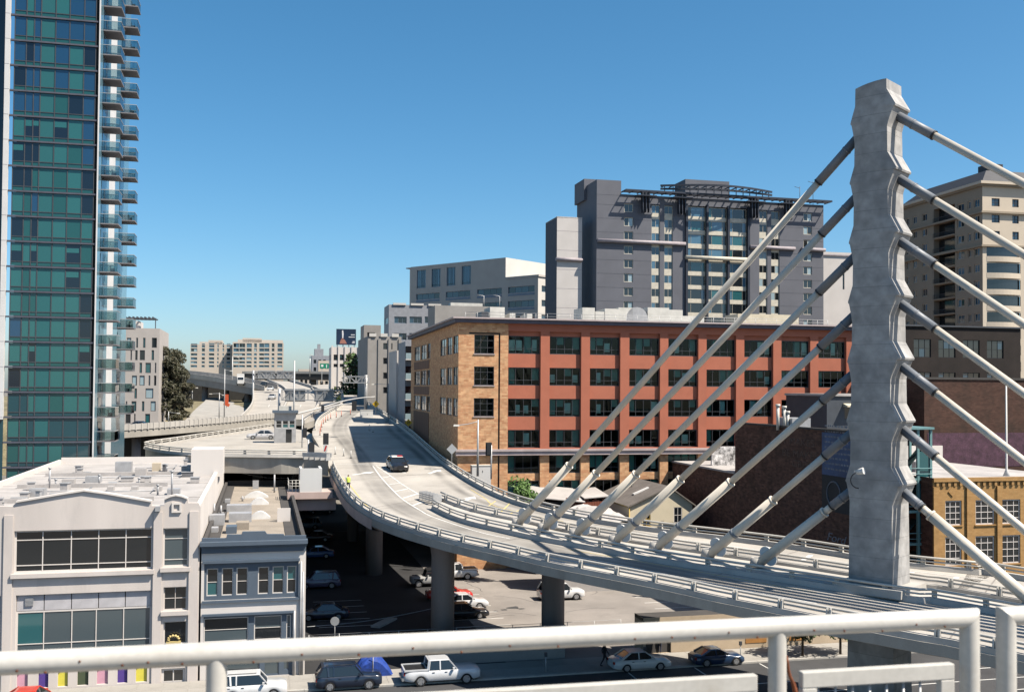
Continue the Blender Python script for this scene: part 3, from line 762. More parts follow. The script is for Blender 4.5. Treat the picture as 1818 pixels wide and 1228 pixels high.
for q in (lo, lol):
    gw = (q[0], q[1], q[2], q[2] + (q[3] - q[2]) * zl[2])
    f.window(gw, us=[0, .2, .405, .585, .79, 1], zs=[0, zl[1] / zl[2], 1], depth=.25, fw=.11, fmat='stucco_white', panes=('pane_shopgrey', 'pane_shopgrey', 'pane_teal'))
    pw = (q[1] - q[0]) / 5
    for k in range(5): f.place('blank_panel', box_mesh(pw - .06, .05, (q[3] - q[2]) * (1 - zl[2]) - .05, 'panel_grey'), q[0] + k * pw + .03, q[2] + (q[3] - q[2]) * zl[2] + .03, .2)
va = r5(f, 120, 160, 772, 810); vm = MB()
for k in range(6): vm.box(0, va[1] - va[0], 0, .05, k * (va[3] - va[2]) / 6, k * (va[3] - va[2]) / 6 + .05)
vm.box(0, va[1] - va[0], .04, .08, 0, va[3] - va[2]); vm.build('wall_vent', 'metal_grey', wb, f.M @ Matrix.Translation((va[0], .1, va[2])))
for k, d_ in enumerate(doors):
    o = f.place('door', box_mesh(d_[1] - d_[0], .06, d_[3] - d_[2], ('door_pink', 'door_purple', 'door_yellow', 'door_green', 'door_pink', 'door_purple', 'door_yellow')[k]), d_[0], d_[2], .18)
    f.place('handle', box_mesh(.05, .08, .2, 'metal_grey'), .1, 1.0, -.08, o)
f.window(en, 2, 1, depth=.2, fw=.16, fmat='stucco_white', panes=('pane_dark',))
# gilded ornament over the entrance
orn = MB(); oc = f.uz(*R5(845, 975))
for k in range(7):
    t = pi * (k / 6); orn.tube([(oc[0] + .42 * cos(t), -.12, oc[1] + .1 + .3 * sin(t)), (oc[0] + .3 * cos(t + .4), -.12, oc[1] + .1 + .2 * sin(t + .4))], .09, 6)
orn.box(oc[0] - .5, oc[0] + .5, -.16, -.003, oc[1] - .25, oc[1] - .05)
mat('gilt', (0.6, 0.47, 0.2), 0.45); orn.build('entrance_ornament', 'gilt', wb)
# roof, side parapet, back box
zr = zf - 0.35
MB().box(-Wd + .3, -.35, .4, Dp, zr - .4, zr).build('roof', 'roof_white', wb)
MB().box(-.35, 0, .4, Dp, 0, zf + .1).box(-Wd, -Wd + .3, .4, Dp, 0, zf + .1).box(-Wd + .3, -.35, Dp - .3, Dp, 0, zf + .35).build('side_wall', 'stucco_white', wb)
def roofbox(root, name, px0, px1, pyt, pyb, z, dep, m, ang=TH):
    """a box standing on a roof at height z, given by its front face in the photograph"""
    p = root.matrix_world.inverted() @ PZ((px0 + px1) / 2, pyb, z); w_ = root.matrix_world @ p
    s_ = w_.y / FPX; w, h = (px1 - px0) * s_, (pyb - pyt) * s_
    return MB().box(-w / 2, w / 2, 0, dep, 0, h).build(name, m, root, T(p.x, p.y, z))
roofbox(wb, 'stair_house', 340, 394, 798, 846, zr, 5.0, 'stucco_white')
for q in ((205, 232, 820, 840, 'metal_grey'), (240, 258, 832, 846, 'roof_white'), (332, 347, 826, 842, 'metal_grey'), (360, 376, 826, 841, 'metal_grey'), (270, 284, 822, 836, 'gilt2'), (110, 130, 851, 862, 'roof_white'), (152, 177, 846, 857, 'metal_grey'), (297, 318, 868, 878, 'metal_grey'), (52, 77, 868, 882, 'metal_grey'), (190, 200, 864, 872, 'roof_white'), (233, 243, 864, 872, 'roof_white'), (276, 286, 864, 872, 'roof_white')):
    if 'gilt2' not in MATS: mat('gilt2', (0.55, 0.47, 0.36), 0.7)
    roofbox(wb, 'rooftop_unit', *q[:4], zr, 1.2, q[4])
for px, yt, yb in ((88, 832, 866), (305, 838, 880), (99, 852, 862), (176, 844, 858), (247, 850, 860), (296, 826, 838), (280, 862, 878)):
    p = wb.matrix_world.inverted() @ PZ(px, yb, zr); s_ = PZ(px, yb, zr).y / FPX
    MB().tube([(p.x, p.y, zr), (p.x, p.y, zr + (yb - yt) * s_)], .08, 8).tube([(p.x, p.y, zr + (yb - yt) * s_), (p.x, p.y, zr + (yb - yt) * s_ + .12)], .14, 8).build('vent_pipe', 'metal_grey', wb)
rcl = random.Random(31)
for k in range(26):
    x, y = rcl.uniform(-Wd + 1.2, -1.5), rcl.uniform(3, Dp - 6); w_, d_, h_ = rcl.uniform(.3, 1.1), rcl.uniform(.3, 1.1), rcl.uniform(.2, .8)
    o_ = MB().box(-w_ / 2, w_ / 2, -d_ / 2, d_ / 2, .06, h_).build('roof_vent', rcl.choice(('metal_grey', 'roof_white', 'unit_dark', 'roof_white')) if 'unit_dark' in MATS else 'metal_grey', wb, T(x, y, zr, rcl.choice((0, .1, -.2))))
    MB().box(-w_ / 2 - .06, w_ / 2 + .06, -d_ / 2 - .06, d_ / 2 + .06, h_, h_ + .06).build('vent_cap', 'metal_grey', o_)
for k in range(5):
    x0_, y0_ = rcl.uniform(-Wd + 2, -8), rcl.uniform(5, 40); x1_ = x0_ + rcl.uniform(3, 7)
    MB().tube([(x0_, y0_, zr), (x0_, y0_, zr + .25), (x1_, y0_, zr + .25), (x1_, y0_ + 3, zr + .25)], .06, 6).build('conduit', 'metal_grey', wb)
for y in (10, 22, 35): MB().box(-Wd + .4, -.4, y, y + .25, zr, zr + .05).build('roof_seam', 'roof_white', wb)
for k in range(3): MB().box(-Wd + 2, -4, 8 + k * 12, 8.3 + k * 12, zr, zr + .35).build('duct_run', 'roof_white', wb)

# ---- white building with slate trim and tan roof
sb = building('trim_building', 'small white building with slate blue cornice and window bands, tan roof', front_pt(357.5))
f = Face(sb); W2 = f.uz(543, 1000)[0]; z2 = f.uz(*R5(1200, 555))[1]; ztop = f.uz(*R5(1200, 470))[1]
b1 = r5(f, 993, 1452, 595, 775); b2 = r5(f, 990, 1424, 850, 980); sf = (b2[0] + 1.4, b2[1], .15, 2.5)
f.wall('wall', 'stucco_white', 0, W2, 0, z2 + .5, [b1, b2, sf], .2)
MB().box(-.05, W2 + .05, -.35, .3, z2 + .55, ztop - .35).box(-.1, W2 + .1, -.5, .3, ztop - .6, ztop - .32).box(0, W2, -.15, .3, z2 + .12, z2 + .55).build('cornice', 'trim_slate', sb)
pc = [f.uz(*R5(x, y)) for x, y in ((970, 480), (1100, 480), (1105, 462), (1175, 462), (1180, 448), (1290, 446), (1300, 460), (1380, 460), (1385, 468), (1492, 466))]
MB().extr([(0, ztop - .33), (W2, ztop - .33)] + [(min(max(u, 0), W2), z) for u, z in reversed(pc)], -.02, .25).build('parapet', 'trim_slate', sb)
def band(bx, wins, zz, panes, m='trim_slate', rows=2):
    holes = []
    for x0, x1 in wins:
        a, b, _, _ = r5(f, x0, x1, 620, 640); holes.append((a, b, zz[0], zz[1]))
    f.wall('window_band', m, bx[0], bx[1], bx[2], bx[3], holes, .15, .08)
    for h_ in holes: f.window(h_, 1, rows, depth=.2, fw=.07, fmat='stucco_white' if rows == 2 else m, panes=panes)
za, zb_ = f.uz(*R5(1200, 755))[1], f.uz(*R5(1200, 622))[1]
band(b1, ((1006, 1062), (1080, 1136), (1151, 1207), (1256, 1310), (1327, 1382), (1397, 1443)), (za, zb_), ('pane_dark', 'pane_teal'))
zc, zd = f.uz(*R5(1200, 980))[1], f.uz(*R5(1200, 862))[1]
band(b2, ((995, 1212), (1240, 1375), (1397, 1420)), (b2[2] + .02, zd), ('pane_dark', 'pane_shopgrey'), rows=2)
MB().box(b1[0] - .1, b1[1] + .1, -.16, -.003, b1[2] - .18, b1[2]).box(b1[0] - .1, b1[1] + .1, -.22, -.003, b1[3], b1[3] + .2).box(b2[0] - .1, b2[1] + .1, -.2, -.003, b2[3], b2[3] + .16).build('window_moulding', 'trim_slate', sb)
f.wall('shopfront', 'trim_slate', sf[0], sf[1], sf[2], sf[3], [(sf[0] + .2, sf[0] + 2.6, .5, 2.3), (sf[0] + 2.9, sf[0] + 4.0, .2, 2.3), (sf[0] + 4.3, sf[1] - .2, .5, 2.3)], .12, .06)
for q in ((sf[0] + .2, sf[0] + 2.6, .5, 2.3), (sf[0] + 2.9, sf[0] + 4.0, .2, 2.3), (sf[0] + 4.3, sf[1] - .2, .5, 2.3)): f.window(q, 1, 1, depth=.15, fw=.07, fmat='trim_slate', panes=('pane_shopgrey',))
for x, y0, y1 in ((1432, 830, 1200), (1462, 590, 1200), (1472, 640, 1200)):
    u = f.uz(*R5(x, 900))[0]; t = f.uz(*R5(x, y0))[1]
    MB().tube([(u, -.14, 0.1), (u, -.14, t)], .08, 8).build('drain_pipe', 'metal_grey', sb)
zr2 = ztop - .8; D2 = 48
MB().box(.3, W2 - .3, .3, D2 - .3, zr2 - .4, zr2).build('roof', 'roof_tan', sb)
MB().box(W2 - .3, W2, .3, D2, 0, ztop - .2).box(.02, .3, .3, D2, 0, ztop - .3).box(.3, W2 - .3, D2 - .3, D2, 0, ztop - .2).build('side_wall', 'roof_dark', sb) if 'roof_dark' in MATS else None
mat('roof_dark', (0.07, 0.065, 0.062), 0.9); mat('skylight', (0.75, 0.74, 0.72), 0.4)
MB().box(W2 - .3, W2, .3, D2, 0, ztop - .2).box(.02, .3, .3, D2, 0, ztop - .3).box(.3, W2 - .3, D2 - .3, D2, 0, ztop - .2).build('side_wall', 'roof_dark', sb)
MB().box(.3, 1.1, .3, D2 - .3, zr2 + .004, zr2 + .05).box(W2 - 1.4, W2 - .3, .3, D2 - .3, zr2 + .004, zr2 + .05).build('roof_margin', 'roof_dark', sb)
for x0, x1, y in ((1190, 1306, 285), (1218, 1308, 318), (1216, 1316, 388)):
    (a, c), (b, _) = R5(x0, y), R5(x1, y); p0 = sb.matrix_world.inverted() @ PZ(a, c, zr2); p1 = sb.matrix_world.inverted() @ PZ(b, c, zr2)
    w = p1.x - p0.x; pts = [(0, 0), (w, 0)] + [(w * (1 - k / 8), .55 * sin(pi * k / 8) + .12) for k in range(9)]
    MB().extr(pts, 0, .9).build('skylight', 'skylight', sb, T(p0.x, p0.y, zr2))
for q in ((1105, 1222, 320, 352, 'metal_grey', 1.5), (1115, 1222, 360, 402, 'metal_grey', 1.5), (1230, 1258, 200, 240, 'metal_grey', .4), (1020, 1090, 368, 420, 'metal_grey', 1.2), (1350, 1412, 335, 400, 'stucco_white', .2), (1350, 1404, 345, 392, 'roof_dark', .1), (1100, 1150, 425, 458, 'trim_slate', 1.5), (1150, 1210, 405, 440, 'roof_tan', 1.5), (1015, 1060, 430, 455, 'metal_grey', 1.0), (1095, 1120, 290, 310, 'metal_grey', .6)):
    (a, c), (b, d) = R5(q[0], q[2]), R5(q[1], q[3]); roofbox(sb, 'rooftop_unit', a, b, c, d, zr2, q[5], q[4])
for x, yt, yb in ((1335, 170, 258), (1042, 312, 372), (1075, 320, 372), (1180, 275, 300)):
    (a, c), (_, d) = R5(x, yt), R5(x, yb); w_ = PZ(a, d, zr2); p = sb.matrix_world.inverted() @ w_
    MB().tube([(p.x, p.y, zr2), (p.x, p.y, zr2 + (d - c) * w_.y / FPX)], .09, 8).tube([(p.x - .25, p.y, zr2 + .3), (p.x + .25, p.y, zr2 + .3)], .05, 6).build('vent_pipe', 'metal_grey', sb)

# ================================================================== THE BRICK OFFICE BUILDING
brick('brick_tan', (0.50, 0.245, 0.125), (0.67, 0.40, 0.215), (0.54, 0.39, 0.26), 0.62, 0.2, scale_var=.2)
mat('terracotta', (0.45, 0.15, 0.09), 0.85, 0.07, 0.5, 0.05, 14, bump=0.05, stain=0.35, stain_col=(0.36, 0.11, 0.065))
mat('cornice_plum', (0.11, 0.095, 0.115), 0.7); mat('trim_mauve', (0.46, 0.385, 0.38), 0.8, stain=.2, stain_col=(0.3, .25, .25)); mat('wood_siding', (0.17, 0.085, 0.05), 0.8, .3, 1.2, .1, 10, streak=True)
mat('interior_dark', (0.05, 0.06, 0.06), 0.9); mat('blind_white', (0.85, 0.9, 0.86), 0.8); mat('blind_teal', (0.22, 0.42, 0.4), 0.8); mat('lamp_strip', (0.8, 0.8, 0.7), 0.6)
glass('office_glass', (0.72, 0.84, 0.82), 0.0, 0.02, 1.28)
THB = math.atan((909 - 505) / FPX)
bb = building('brick_office_building', 'long terracotta and tan brick office building behind the ramp, with dark bands of windows', P(813.5, 700, 120), THB)
f = Face(bb)
bays_px = [(902.6, 960), (976, 1032), (1047.4, 1101.4), (1117.4, 1172), (1186.6, 1240), (1254.5, 1307), (1321.5, 1373), (1387.4, 1438.6), (1453, 1502.8), (1517, 1564), (1578, 1624)]
bays = [(f.uz(a, 640)[0], f.uz(b, 640)[0]) for a, b in bays_px]
zrow = [(f.uz(932, b)[1], f.uz(932, a)[1]) for a, b in ((596, 628), (652, 684), (707.5, 739.5), (763, 795), (808, 840.5))]
st = zrow[3][0] - zrow[4][0]; zrow.append((zrow[4][0] - st - .2, zrow[4][1] - st)); zrow.append((zrow[5][0] - st, zrow[5][1] - st))
ztopb = f.uz(820, 563)[1]; zcor = f.uz(820, 572.5)[1]; band0, band1 = f.uz(905, 807.5)[1], f.uz(905, 797)[1]; UE = bays[-1][1] + 1.2; u1 = f.uz(902.2, 640)[0]; DPB = 46.0
bay_hi = [(a, b, zrow[3][0], zrow[0][1] + .55) for a, b in bays]; bay_lo = [(a, b, 0, band0) for a, b in bays]
f.wall('upper_wall', 'terracotta', u1, UE, band1, zcor, bay_hi, .4)
f.wall('lower_wall', 'brick_tan', u1, UE, 0, band0, bay_lo, .4)
for (a, b), col in zip(bays, range(99)):
    f.wall('bay_wall', 'terracotta', a, b, band1 - .1, zrow[0][1] + .55, [(a, b, z0, z1) for z0, z1 in zrow[:4]], .22, .4)
    f.wall('bay_wall', 'brick_tan', a, b, 0, band0, [(a, b, z0, z1) for z0, z1 in zrow[4:]], .22, .4)
    f.place('lintel', box_mesh(b - a - .2, .1, .16, 'trim_terra'), a + .1, zrow[0][1] + .12, .3) if 'trim_terra' in MATS else None
wt = f.rect(842, 877.5, 594, 628); wtr = [(wt[0], wt[1], f.uz(860, b)[1], f.uz(860, a)[1]) for a, b in ((594, 628), (650.5, 684), (706.5, 739))]
gv = f.uz(886.5, 650)[0]; gh0 = f.uz(833, 590)[0]; gz = f.uz(860, 590)[1]
f.wall('corner_wall', 'brick_tan', 0, u1, 0, zcor, wtr + [(gv - .11, gv + .11, 8, gz), (gh0, gv - .11, gz - .2, gz)], .16)
MB().box(gv - .11, gv + .11, .16, .2, 8, gz).box(gh0, gv - .11, .16, .2, gz - .2, gz).build('brick_groove', 'roof_dark', bb)
rb = random.Random(11)
for q in wtr:
    f.window(q, us=[0, .33, .67, 1], zs=[0, .33, .7, 1], depth=.15, fw=.09, fmat='dark_steel', panes=('office_glass',), sill='trim_mauve')
us5 = [0, .25, .5, .75, 1]
for i, (a, b) in enumerate(bays):
    for j, (z0, z1) in enumerate(zrow[:6]):
        f.window((a, b, z0, z1), us=us5, zs=[0, .3, 1], depth=.52, fw=.09, fmat='dark_steel', panes=('office_glass',))
        w = (b - a)
        # blinds and cabinets behind the glass
        for k in range(4):
            r = rb.random()
            if j >= 2: r *= .75
            if r < .30:
                h_ = rb.choice((.5, .8, 1.0)) * (z1 - z0) * .9; f.place('blind', box_mesh(w / 4 - .1, .03, h_, 'blind_teal'), a + k * w / 4 + .05, z1 - h_, .85)
            elif r < .48:
                h_ = rb.uniform(.9, 1.6); f.place('whiteboard', box_mesh(w / 4 * rb.uniform(.5, .9), .04, h_, 'blind_white'), a + k * w / 4 + .1, z0 + .4, .78)
        if rb.random() < .25: f.place('ceiling_lamp', box_mesh(1.4, .25, .07, 'lamp_strip'), a + rb.uniform(.3, 2), z1 - .25, rb.uniform(2, 4))
inn = MB()
inn.box(.6, UE - .2, 6.0, 6.2, .2, ztopb - 1)
for z0, z1 in zrow[:6] + [(zrow[0][1] + 1.2, 0)]: inn.box(.5, UE - .3, .62, 6.0, z0 - .55, z0 - .05)
for i in range(0, len(bays), 2): inn.box(bays[i][1] + .3, bays[i][1] + .45, .65, 6.0, .3, ztopb - 1.2)
inn.build('interior', 'interior_dark', bb)
MB().box(-.25, UE, -.35, -.003, band0 + .05, band1 - .25).box(-.3, UE, -.5, -.003, band1 - .25, band1).box(-.25, UE, -.42, -.003, band0 - .0, band0 + .05).build('string_course', 'trim_mauve', bb)
MB().box(-.6, UE + .2, -.6, 0.3, zcor, ztopb - .18).box(-.6, .3, .3, DPB, zcor, ztopb - .18).build('cornice', 'cornice_plum', bb)
MB().box(-.8, UE + .3, -.8, .3, ztopb - .18, ztopb).box(-.8, .3, .3, DPB, ztopb - .18, ztopb).build('coping', 'trim_mauve', bb)
fl = Face(bb, 'left')
lw = []
for q in ((781.2, 791.5), (793.3, 802), (804.1, 812.3), (735.5, 745.4), (747, 756.6), (758, 763.6)):
    a, b = fl.uz(q[0], 680)[0], fl.uz(q[1], 680)[0]
    for z0, z1 in zrow[:3]: lw.append((a, min(b, -.35), z0, z1))
fl.wall('side_wall', 'brick_tan', -DPB, 0, 0, zcor, lw, .2)
for q in lw: fl.window(q, 2, 2, depth=.15, fw=.09, fmat='dark_steel', panes=('pane_sky', 'pane_pale', 'pane_dark', 'pane_blue'), rnd=rb)
a0, a1 = fl.uz(735, 700)[0], fl.uz(762, 700)[0]
for k in range(14):
    w = (a1 - a0) / 14; fl.place('wood_plank', box_mesh(w - .04, .05, zrow[0][1] - 6 + rb.uniform(-.2, .2), 'wood_siding'), a0 + k * w, 4 + rb.uniform(0, .4), -.055) if False else None
for z0, z1 in ((zrow[1][1], zrow[0][0]), (zrow[2][1], zrow[1][0]), (6, zrow[2][0])):
    for k in range(9):
        w = (a1 - a0) / 9; fl.place('wood_plank', box_mesh(w - .05, .05, z1 - z0 - .4, 'wood_siding'), a0 + k * w, z0 + .2, -.06)
MB().box(.3, UE, .3, DPB, ztopb - 1.0, ztopb - .6).build('roof', 'roof_white', bb)
MB().quad((UE, 0, 0), (UE, DPB, 0), (UE, DPB, ztopb), (UE, 0, ztopb)).quad((0, DPB, 0), (0, DPB, ztopb), (UE, DPB, ztopb), (UE, DPB, 0)).build('back_wall', 'terracotta', bb)
def rooftop(root, f_, name, px0, px1, pyt, u_y, dep, m, zbase, shape=None):
    """rooftop unit behind the cornice: width from photo columns at local depth u_y"""
    W_ = root.matrix_world; o = W_.inverted() @ CPOS
    def hit(px, py):
        d = W_.inverted().to_3x3() @ ray(px, py); return o + d * ((u_y - o.y) / d.y)
    a, b, t = hit(px0, 560), hit(px1, 560), hit((px0 + px1) / 2, pyt).z
    if shape == 'dome':
        w = b.x - a.x; pts = [(0, 0), (w, 0)] + [(w / 2 + w / 2 * cos(pi * k / 10), (t - zbase) * (.5 + .5 * sin(pi * k / 10))) for k in range(11)]
        return MB().extr(pts, 0, dep).build(name, m, root, T(a.x, u_y, zbase))
    return MB().box(a.x, b.x, u_y, u_y + dep, zbase, t).build(name, m, root)
zb0 = ztopb - .6
mat('unit_pale', (0.62, 0.6, 0.55), 0.6); mat('unit_cream', (0.6, 0.53, 0.4), 0.7)
for q in ((1034, 1056, 546, 'unit_pale', None), (1057, 1073, 553, 'unit_pale', None), (1074, 1098, 548, 'unit_pale', None), (1098, 1124, 546, 'unit_pale', None), (1112, 1150, 545, 'metal_grey', 'dome'), (1150, 1188, 546, 'unit_pale', None), (1188, 1212, 550, 'unit_pale', None), (1310, 1418, 558, 'unit_cream', None), (870, 896, 545, 'unit_pale', None), (1212, 1250, 561, 'unit_pale', None), (905, 915, 556, 'unit_pale', None), (936, 945, 557, 'unit_pale', None), (855, 868, 553, 'dark_steel', None)):
    rooftop(bb, f, 'rooftop_unit', q[0], q[1], q[2], 7.0 + (3 if q[3] == 'unit_cream' else 0), 4.0, q[3], zb0, q[4])
lv = MB()
for k in range(9):
    q = 1188 + k * 2.4
rr = MB()
for k in range(34): u = 1 + k * 1.45; rr.tube([(u, 1.2, zb0), (u, 1.2, ztopb + .75)], .025, 5)
for z in (.4, .75): rr.tube([(1, 1.2, ztopb + z), (1 + 33 * 1.45, 1.2, ztopb + z)], .025, 5)
rr.build('roof_railing', 'galvanised', bb)

# ================================================================== DARK BRICK BUILDING BESIDE THE LOT (with its painted wall), SHED, HOUSE
brick('brick_dark', (0.085, 0.045, 0.035), (0.165, 0.088, 0.066), (0.12, 0.09, 0.075), 0.5, 0.17, stain=.45, scale_var=.3)
brick('brick_shed', (0.1, 0.052, 0.04), (0.18, 0.095, 0.07), (0.13, 0.1, 0.085), 0.5, 0.17, stain=.4, scale_var=.3)
mat('faded_paint', (0.125, 0.085, 0.07), 0.9, .3, 2, .2, 10, stain=.6, stain_col=(0.08, .045, .037)); mat('mural_blue', (0.06, 0.10, 0.2), 0.7, .3, .6, .1, 6, stain=.5, stain_col=(0.1, 0.13, 0.2)); mat('mural_white', (0.2, 0.22, 0.26), 0.9, .4, 3, .2, 12, stain=.6, stain_col=(0.1, 0.09, 0.1)); mat('mural_dark', (0.03, 0.035, 0.04), .8)
db = building('dark_brick_building', 'tall dark brick building with a ghost sign on its shaded side wall, beside the pylon', P(1517, 900, 87.6))
fl = Face(db, 'left'); zt = fl.uz(1400, 759)[1]; far = fl.uz(1305, 800)[0]
LD = -far
ad = Face(db)
fl.wall('side_wall', 'brick_dark', far, 0, 0, zt, [], .1)
ad.wall('front_wall', 'brick_dark', 0, 3.3, 0, zt, [(1 + k * 2.9, 2.6 + k * 2.9, 3.6 + j * 4.3, 6.4 + j * 4.3) for k in range(1) for j in range(3)], .25)
for k in range(1):
    for j in range(3): ad.window((1 + k * 2.9, 2.6 + k * 2.9, 3.6 + j * 4.3, 6.4 + j * 4.3), 2, 3, fmat='dark_steel', depth=.2)
MB().box(.02, 3.28, .02, LD - .02, zt - .5, zt - .2).build('roof', 'roof_dark', db)
MB().box(-.12, .3, -.05, LD, zt, zt + .18).build('coping', 'roof_dark', db)
MB().quad((3.3, 0, 0), (3.3, LD, 0), (3.3, LD, zt), (3.3, 0, zt)).quad((0, LD, 0), (0, LD, zt), (3.3, LD, zt), (3.3, LD, 0)).build('back_wall', 'brick_dark', db)
mu0, mu1 = fl.uz(1460, 800)[0], -.25
mz = fl.uz(1485, 845)[1]
MB().box(mu0, mu1, -.05, -.004, mz, zt - .15).build('mural_panel', 'mural_blue', db, fl.M)
mw = MB(); r7 = random.Random(5)
for k in range(9):
    z = mz + .5 + k * .48; x = mu0 + .5
    while x < mu1 - .6:
        w = r7.uniform(.2, .5); mw.box(x, x + w, -.06, -.052, z, z + .16); x += w + .14
mw.build('mural_lettering', 'mural_white', db, fl.M)
MB().box(mu0, mu1, -.05, -.004, mz - 3.2, mz - .02).build('mural_panel', 'mural_dark', db, fl.M)
rg = MB()
for k in range(16): t = 2 * pi * k / 16; t2 = 2 * pi * (k + 1) / 16; rg.bar((mu0 + 2.0 + 1.1 * cos(t), -.07, mz - 1.6 + 1.1 * sin(t)), (mu0 + 2.0 + 1.1 * cos(t2), -.07, mz - 1.6 + 1.1 * sin(t2)), .1, .12)
rg.build('mural_ring', 'trim_slate', db, fl.M)
def text_mesh(body, size, m, ext=.01, shear=0.0):
    c = bpy.data.curves.new('lettering', 'FONT'); c.body = body; c.size = size; c.extrude = ext; c.align_x = 'CENTER'; c.shear = shear
    o = bpy.data.objects.new('tmp', c); COL.objects.link(o); dg = bpy.context.evaluated_depsgraph_get()
    me = bpy.data.meshes.new_from_object(o.evaluated_get(dg)); bpy.data.objects.remove(o); me.materials.clear(); me.materials.append(MATS[m]); return me
RX = Matrix.Rotation(pi / 2, 4, 'X')
def sign_text(root, fM, body, u, z, size, m, y=-.02, name='lettering', shear=0.0, sx=1.0):
    o = obj(name, text_mesh(body, size, m, shear=shear), root); o.matrix_local = fM @ Matrix.Translation((u, y, z)) @ RX @ Matrix.Diagonal((sx, 1, 1, 1)); return o
for body, px, py, s in (('IT MAKES', 1415, 790, .95), ('BE MAKES', 1420, 812, .95), ('GREG', 1424, 830, .9)):
    u, z = fl.uz(px, py); sign_text(db, fl.M, body, u, z, s, 'faded_paint', sx=1.6)
u, z = fl.uz(1484, 962); sign_text(db, fl.M, 'Ford', u, z, 1.05, 'mural_white', shear=.3, sx=1.5)
o = MB()
for k in range(24):
    t, t2 = 2 * pi * k / 24, 2 * pi * (k + 1) / 24; o.bar((u + 2.0 * cos(t), -.012, z + .4 + .75 * sin(t)), (u + 2.0 * cos(t2), -.012, z + .4 + .75 * sin(t2)), .02, .04)
o.build('ghost_oval', 'faded_paint', db, fl.M)
# chimneys and units on its roof, and the penthouse behind
for q in ((1378, 1384, 716, 754), (1390, 1395, 719, 754), (1396, 1401, 730, 756)):
    p = P((q[0] + q[1]) / 2, q[3], 100); p2 = db.matrix_world.inverted() @ p; s_ = 100 / FPX
    MB().tube([(p2.x, p2.y, zt - .3), (p2.x, p2.y, zt + (q[3] - q[2]) * s_ - .1)], .16, 8).tube([(p2.x, p2.y, zt + (q[3] - q[2]) * s_ - .1), (p2.x, p2.y, zt + (q[3] - q[2]) * s_ + .15)], .24, 8).build('chimney_flue', 'unit_pale', db)
MB().box(.8, 2.8, 12, 15, zt - .2, zt + .9).build('rooftop_unit', 'metal_grey', db)
ph = db.matrix_world.inverted() @ P(1440, 720, 108)
penthouse = building('slate_penthouse', 'dark slate penthouse block with pale roof edge behind the dark brick building', P(1468, 760, 112))
q = penthouse.matrix_world.inverted() @ P(1530, 760, 112)
zp0, zp1 = P(1490, 800, 112).z, P(1490, 703, 112).z
Face(penthouse).wall('wall', 'slate_wall', 0, 9, 0, zp1, [(2.2, 3.6, zp1 - 2.6, zp1 - 1.2)], .3) if 'slate_wall' in MATS else None
mat('slate_wall', (0.06, 0.07, 0.085), .7)
Face(penthouse).wall('wall', 'slate_wall', 0, 9, 0, zp1, [(2.2, 3.6, zp1 - 2.6, zp1 - 1.2)], .3)
Face(penthouse).window((2.2, 3.6, zp1 - 2.6, zp1 - 1.2), 1, 1)
Face(penthouse, 'left').wall('side_wall', 'slate_wall', -9, 0, 0, zp1)
MB().box(-.2, 9.2, -.2, 9, zp1, zp1 + .25).build('roof', 'roof_white', penthouse)
MB().hexa([(2.0, -.9, zp1 - 1.2), (3.9, -.9, zp1 - 1.2), (3.9, -.003, zp1 - 1.2), (2.0, -.003, zp1 - 1.2), (2.0, -.9, zp1 - 1.05), (3.9, -.9, zp1 - 1.05), (3.9, -.003, zp1 - .8), (2.0, -.003, zp1 - .8)]).build('awning', 'unit_cream', penthouse)
# low brick shed in line behind it
sh = building('low_brick_shed', 'low flat-roofed brick shed with white roof edge behind the cream house', P(1517, 900, 87.6) + A_ * (LD + .05))
fl2 = Face(sh, 'left'); far2 = fl2.uz(1160, 870)[0]; zs_ = fl2.uz(1235, 828)[1]
fl2.wall('side_wall', 'brick_shed', far2, 0, 0, zs_)
Face(sh).wall('front_wall', 'brick_shed', 0, 12, 0, zs_); L2 = -far2
MB().quad((0, L2, 0), (0, L2, zs_), (12, L2, zs_), (12, L2, 0)).quad((12, 0, 0), (12, L2, 0), (12, L2, zs_), (12, 0, zs_)).build('back_wall', 'brick_shed', sh)
MB().box(-.1, 12, 0, L2 + .1, zs_, zs_ + .2).build('roof', 'roof_white', sh)
mat('graffiti', (0.5, 0.48, 0.47), .8, .9, 2.5, .3, 9, stain=.9, stain_col=(0.05, 0.06, 0.08))
gw0 = sh.matrix_world.inverted() @ P(1262, 800, 125); MB().box(1.5, 9, 9, 9.3, zs_ + .2, zs_ + 2.4).build('graffiti_wall', 'graffiti', sh); MB().box(2, 9, 3, 3.3, zs_ + .2, zs_ + 1.5).build('graffiti_wall', 'graffiti', sh)
# cream gabled house on the lot
mat('cream_wall', (0.66, 0.58, 0.43), .8, .06, .6, .04, 18, stain=.2, stain_col=(0.5, .42, .3)); mat('shingle_grey', (0.17, 0.15, 0.135), .9, .15, 1, .15, 12); mat('trim_ochre', (0.55, 0.38, 0.1), .7)
hp = P(1118, 930, 112)
ho = building('cream_house', 'small cream gabled house with grey shingle roof behind the ramp railing', Vector((hp.x, hp.y, 0)), TH)
f = Face(ho); zw = f.uz(1130, 896)[1]; ua, ub = 0.0, f.uz(1229, 900)[0]; zg = f.uz(1187, 866)[1]; um = f.uz(1187, 900)[0]
win = [f.rect(1196, 1211, 900, 928), f.rect(1141, 1155, 908, 934)]
f.wall('front_wall', 'cream_wall', 0, ub, 0, zw, win, .12, extra=lambda mb: mb.poly([(0, 0, zw), (ub, 0, zw), (um, 0, zg)]))
for q in win: f.window(q, 2, 2, depth=.08, fw=.08, fmat='trim_ochre' if q is win[1] else 'stucco_white', sill='trim_ochre')
Face(ho, 'left').wall('side_wall', 'cream_wall', -11, 0, 0, zw)
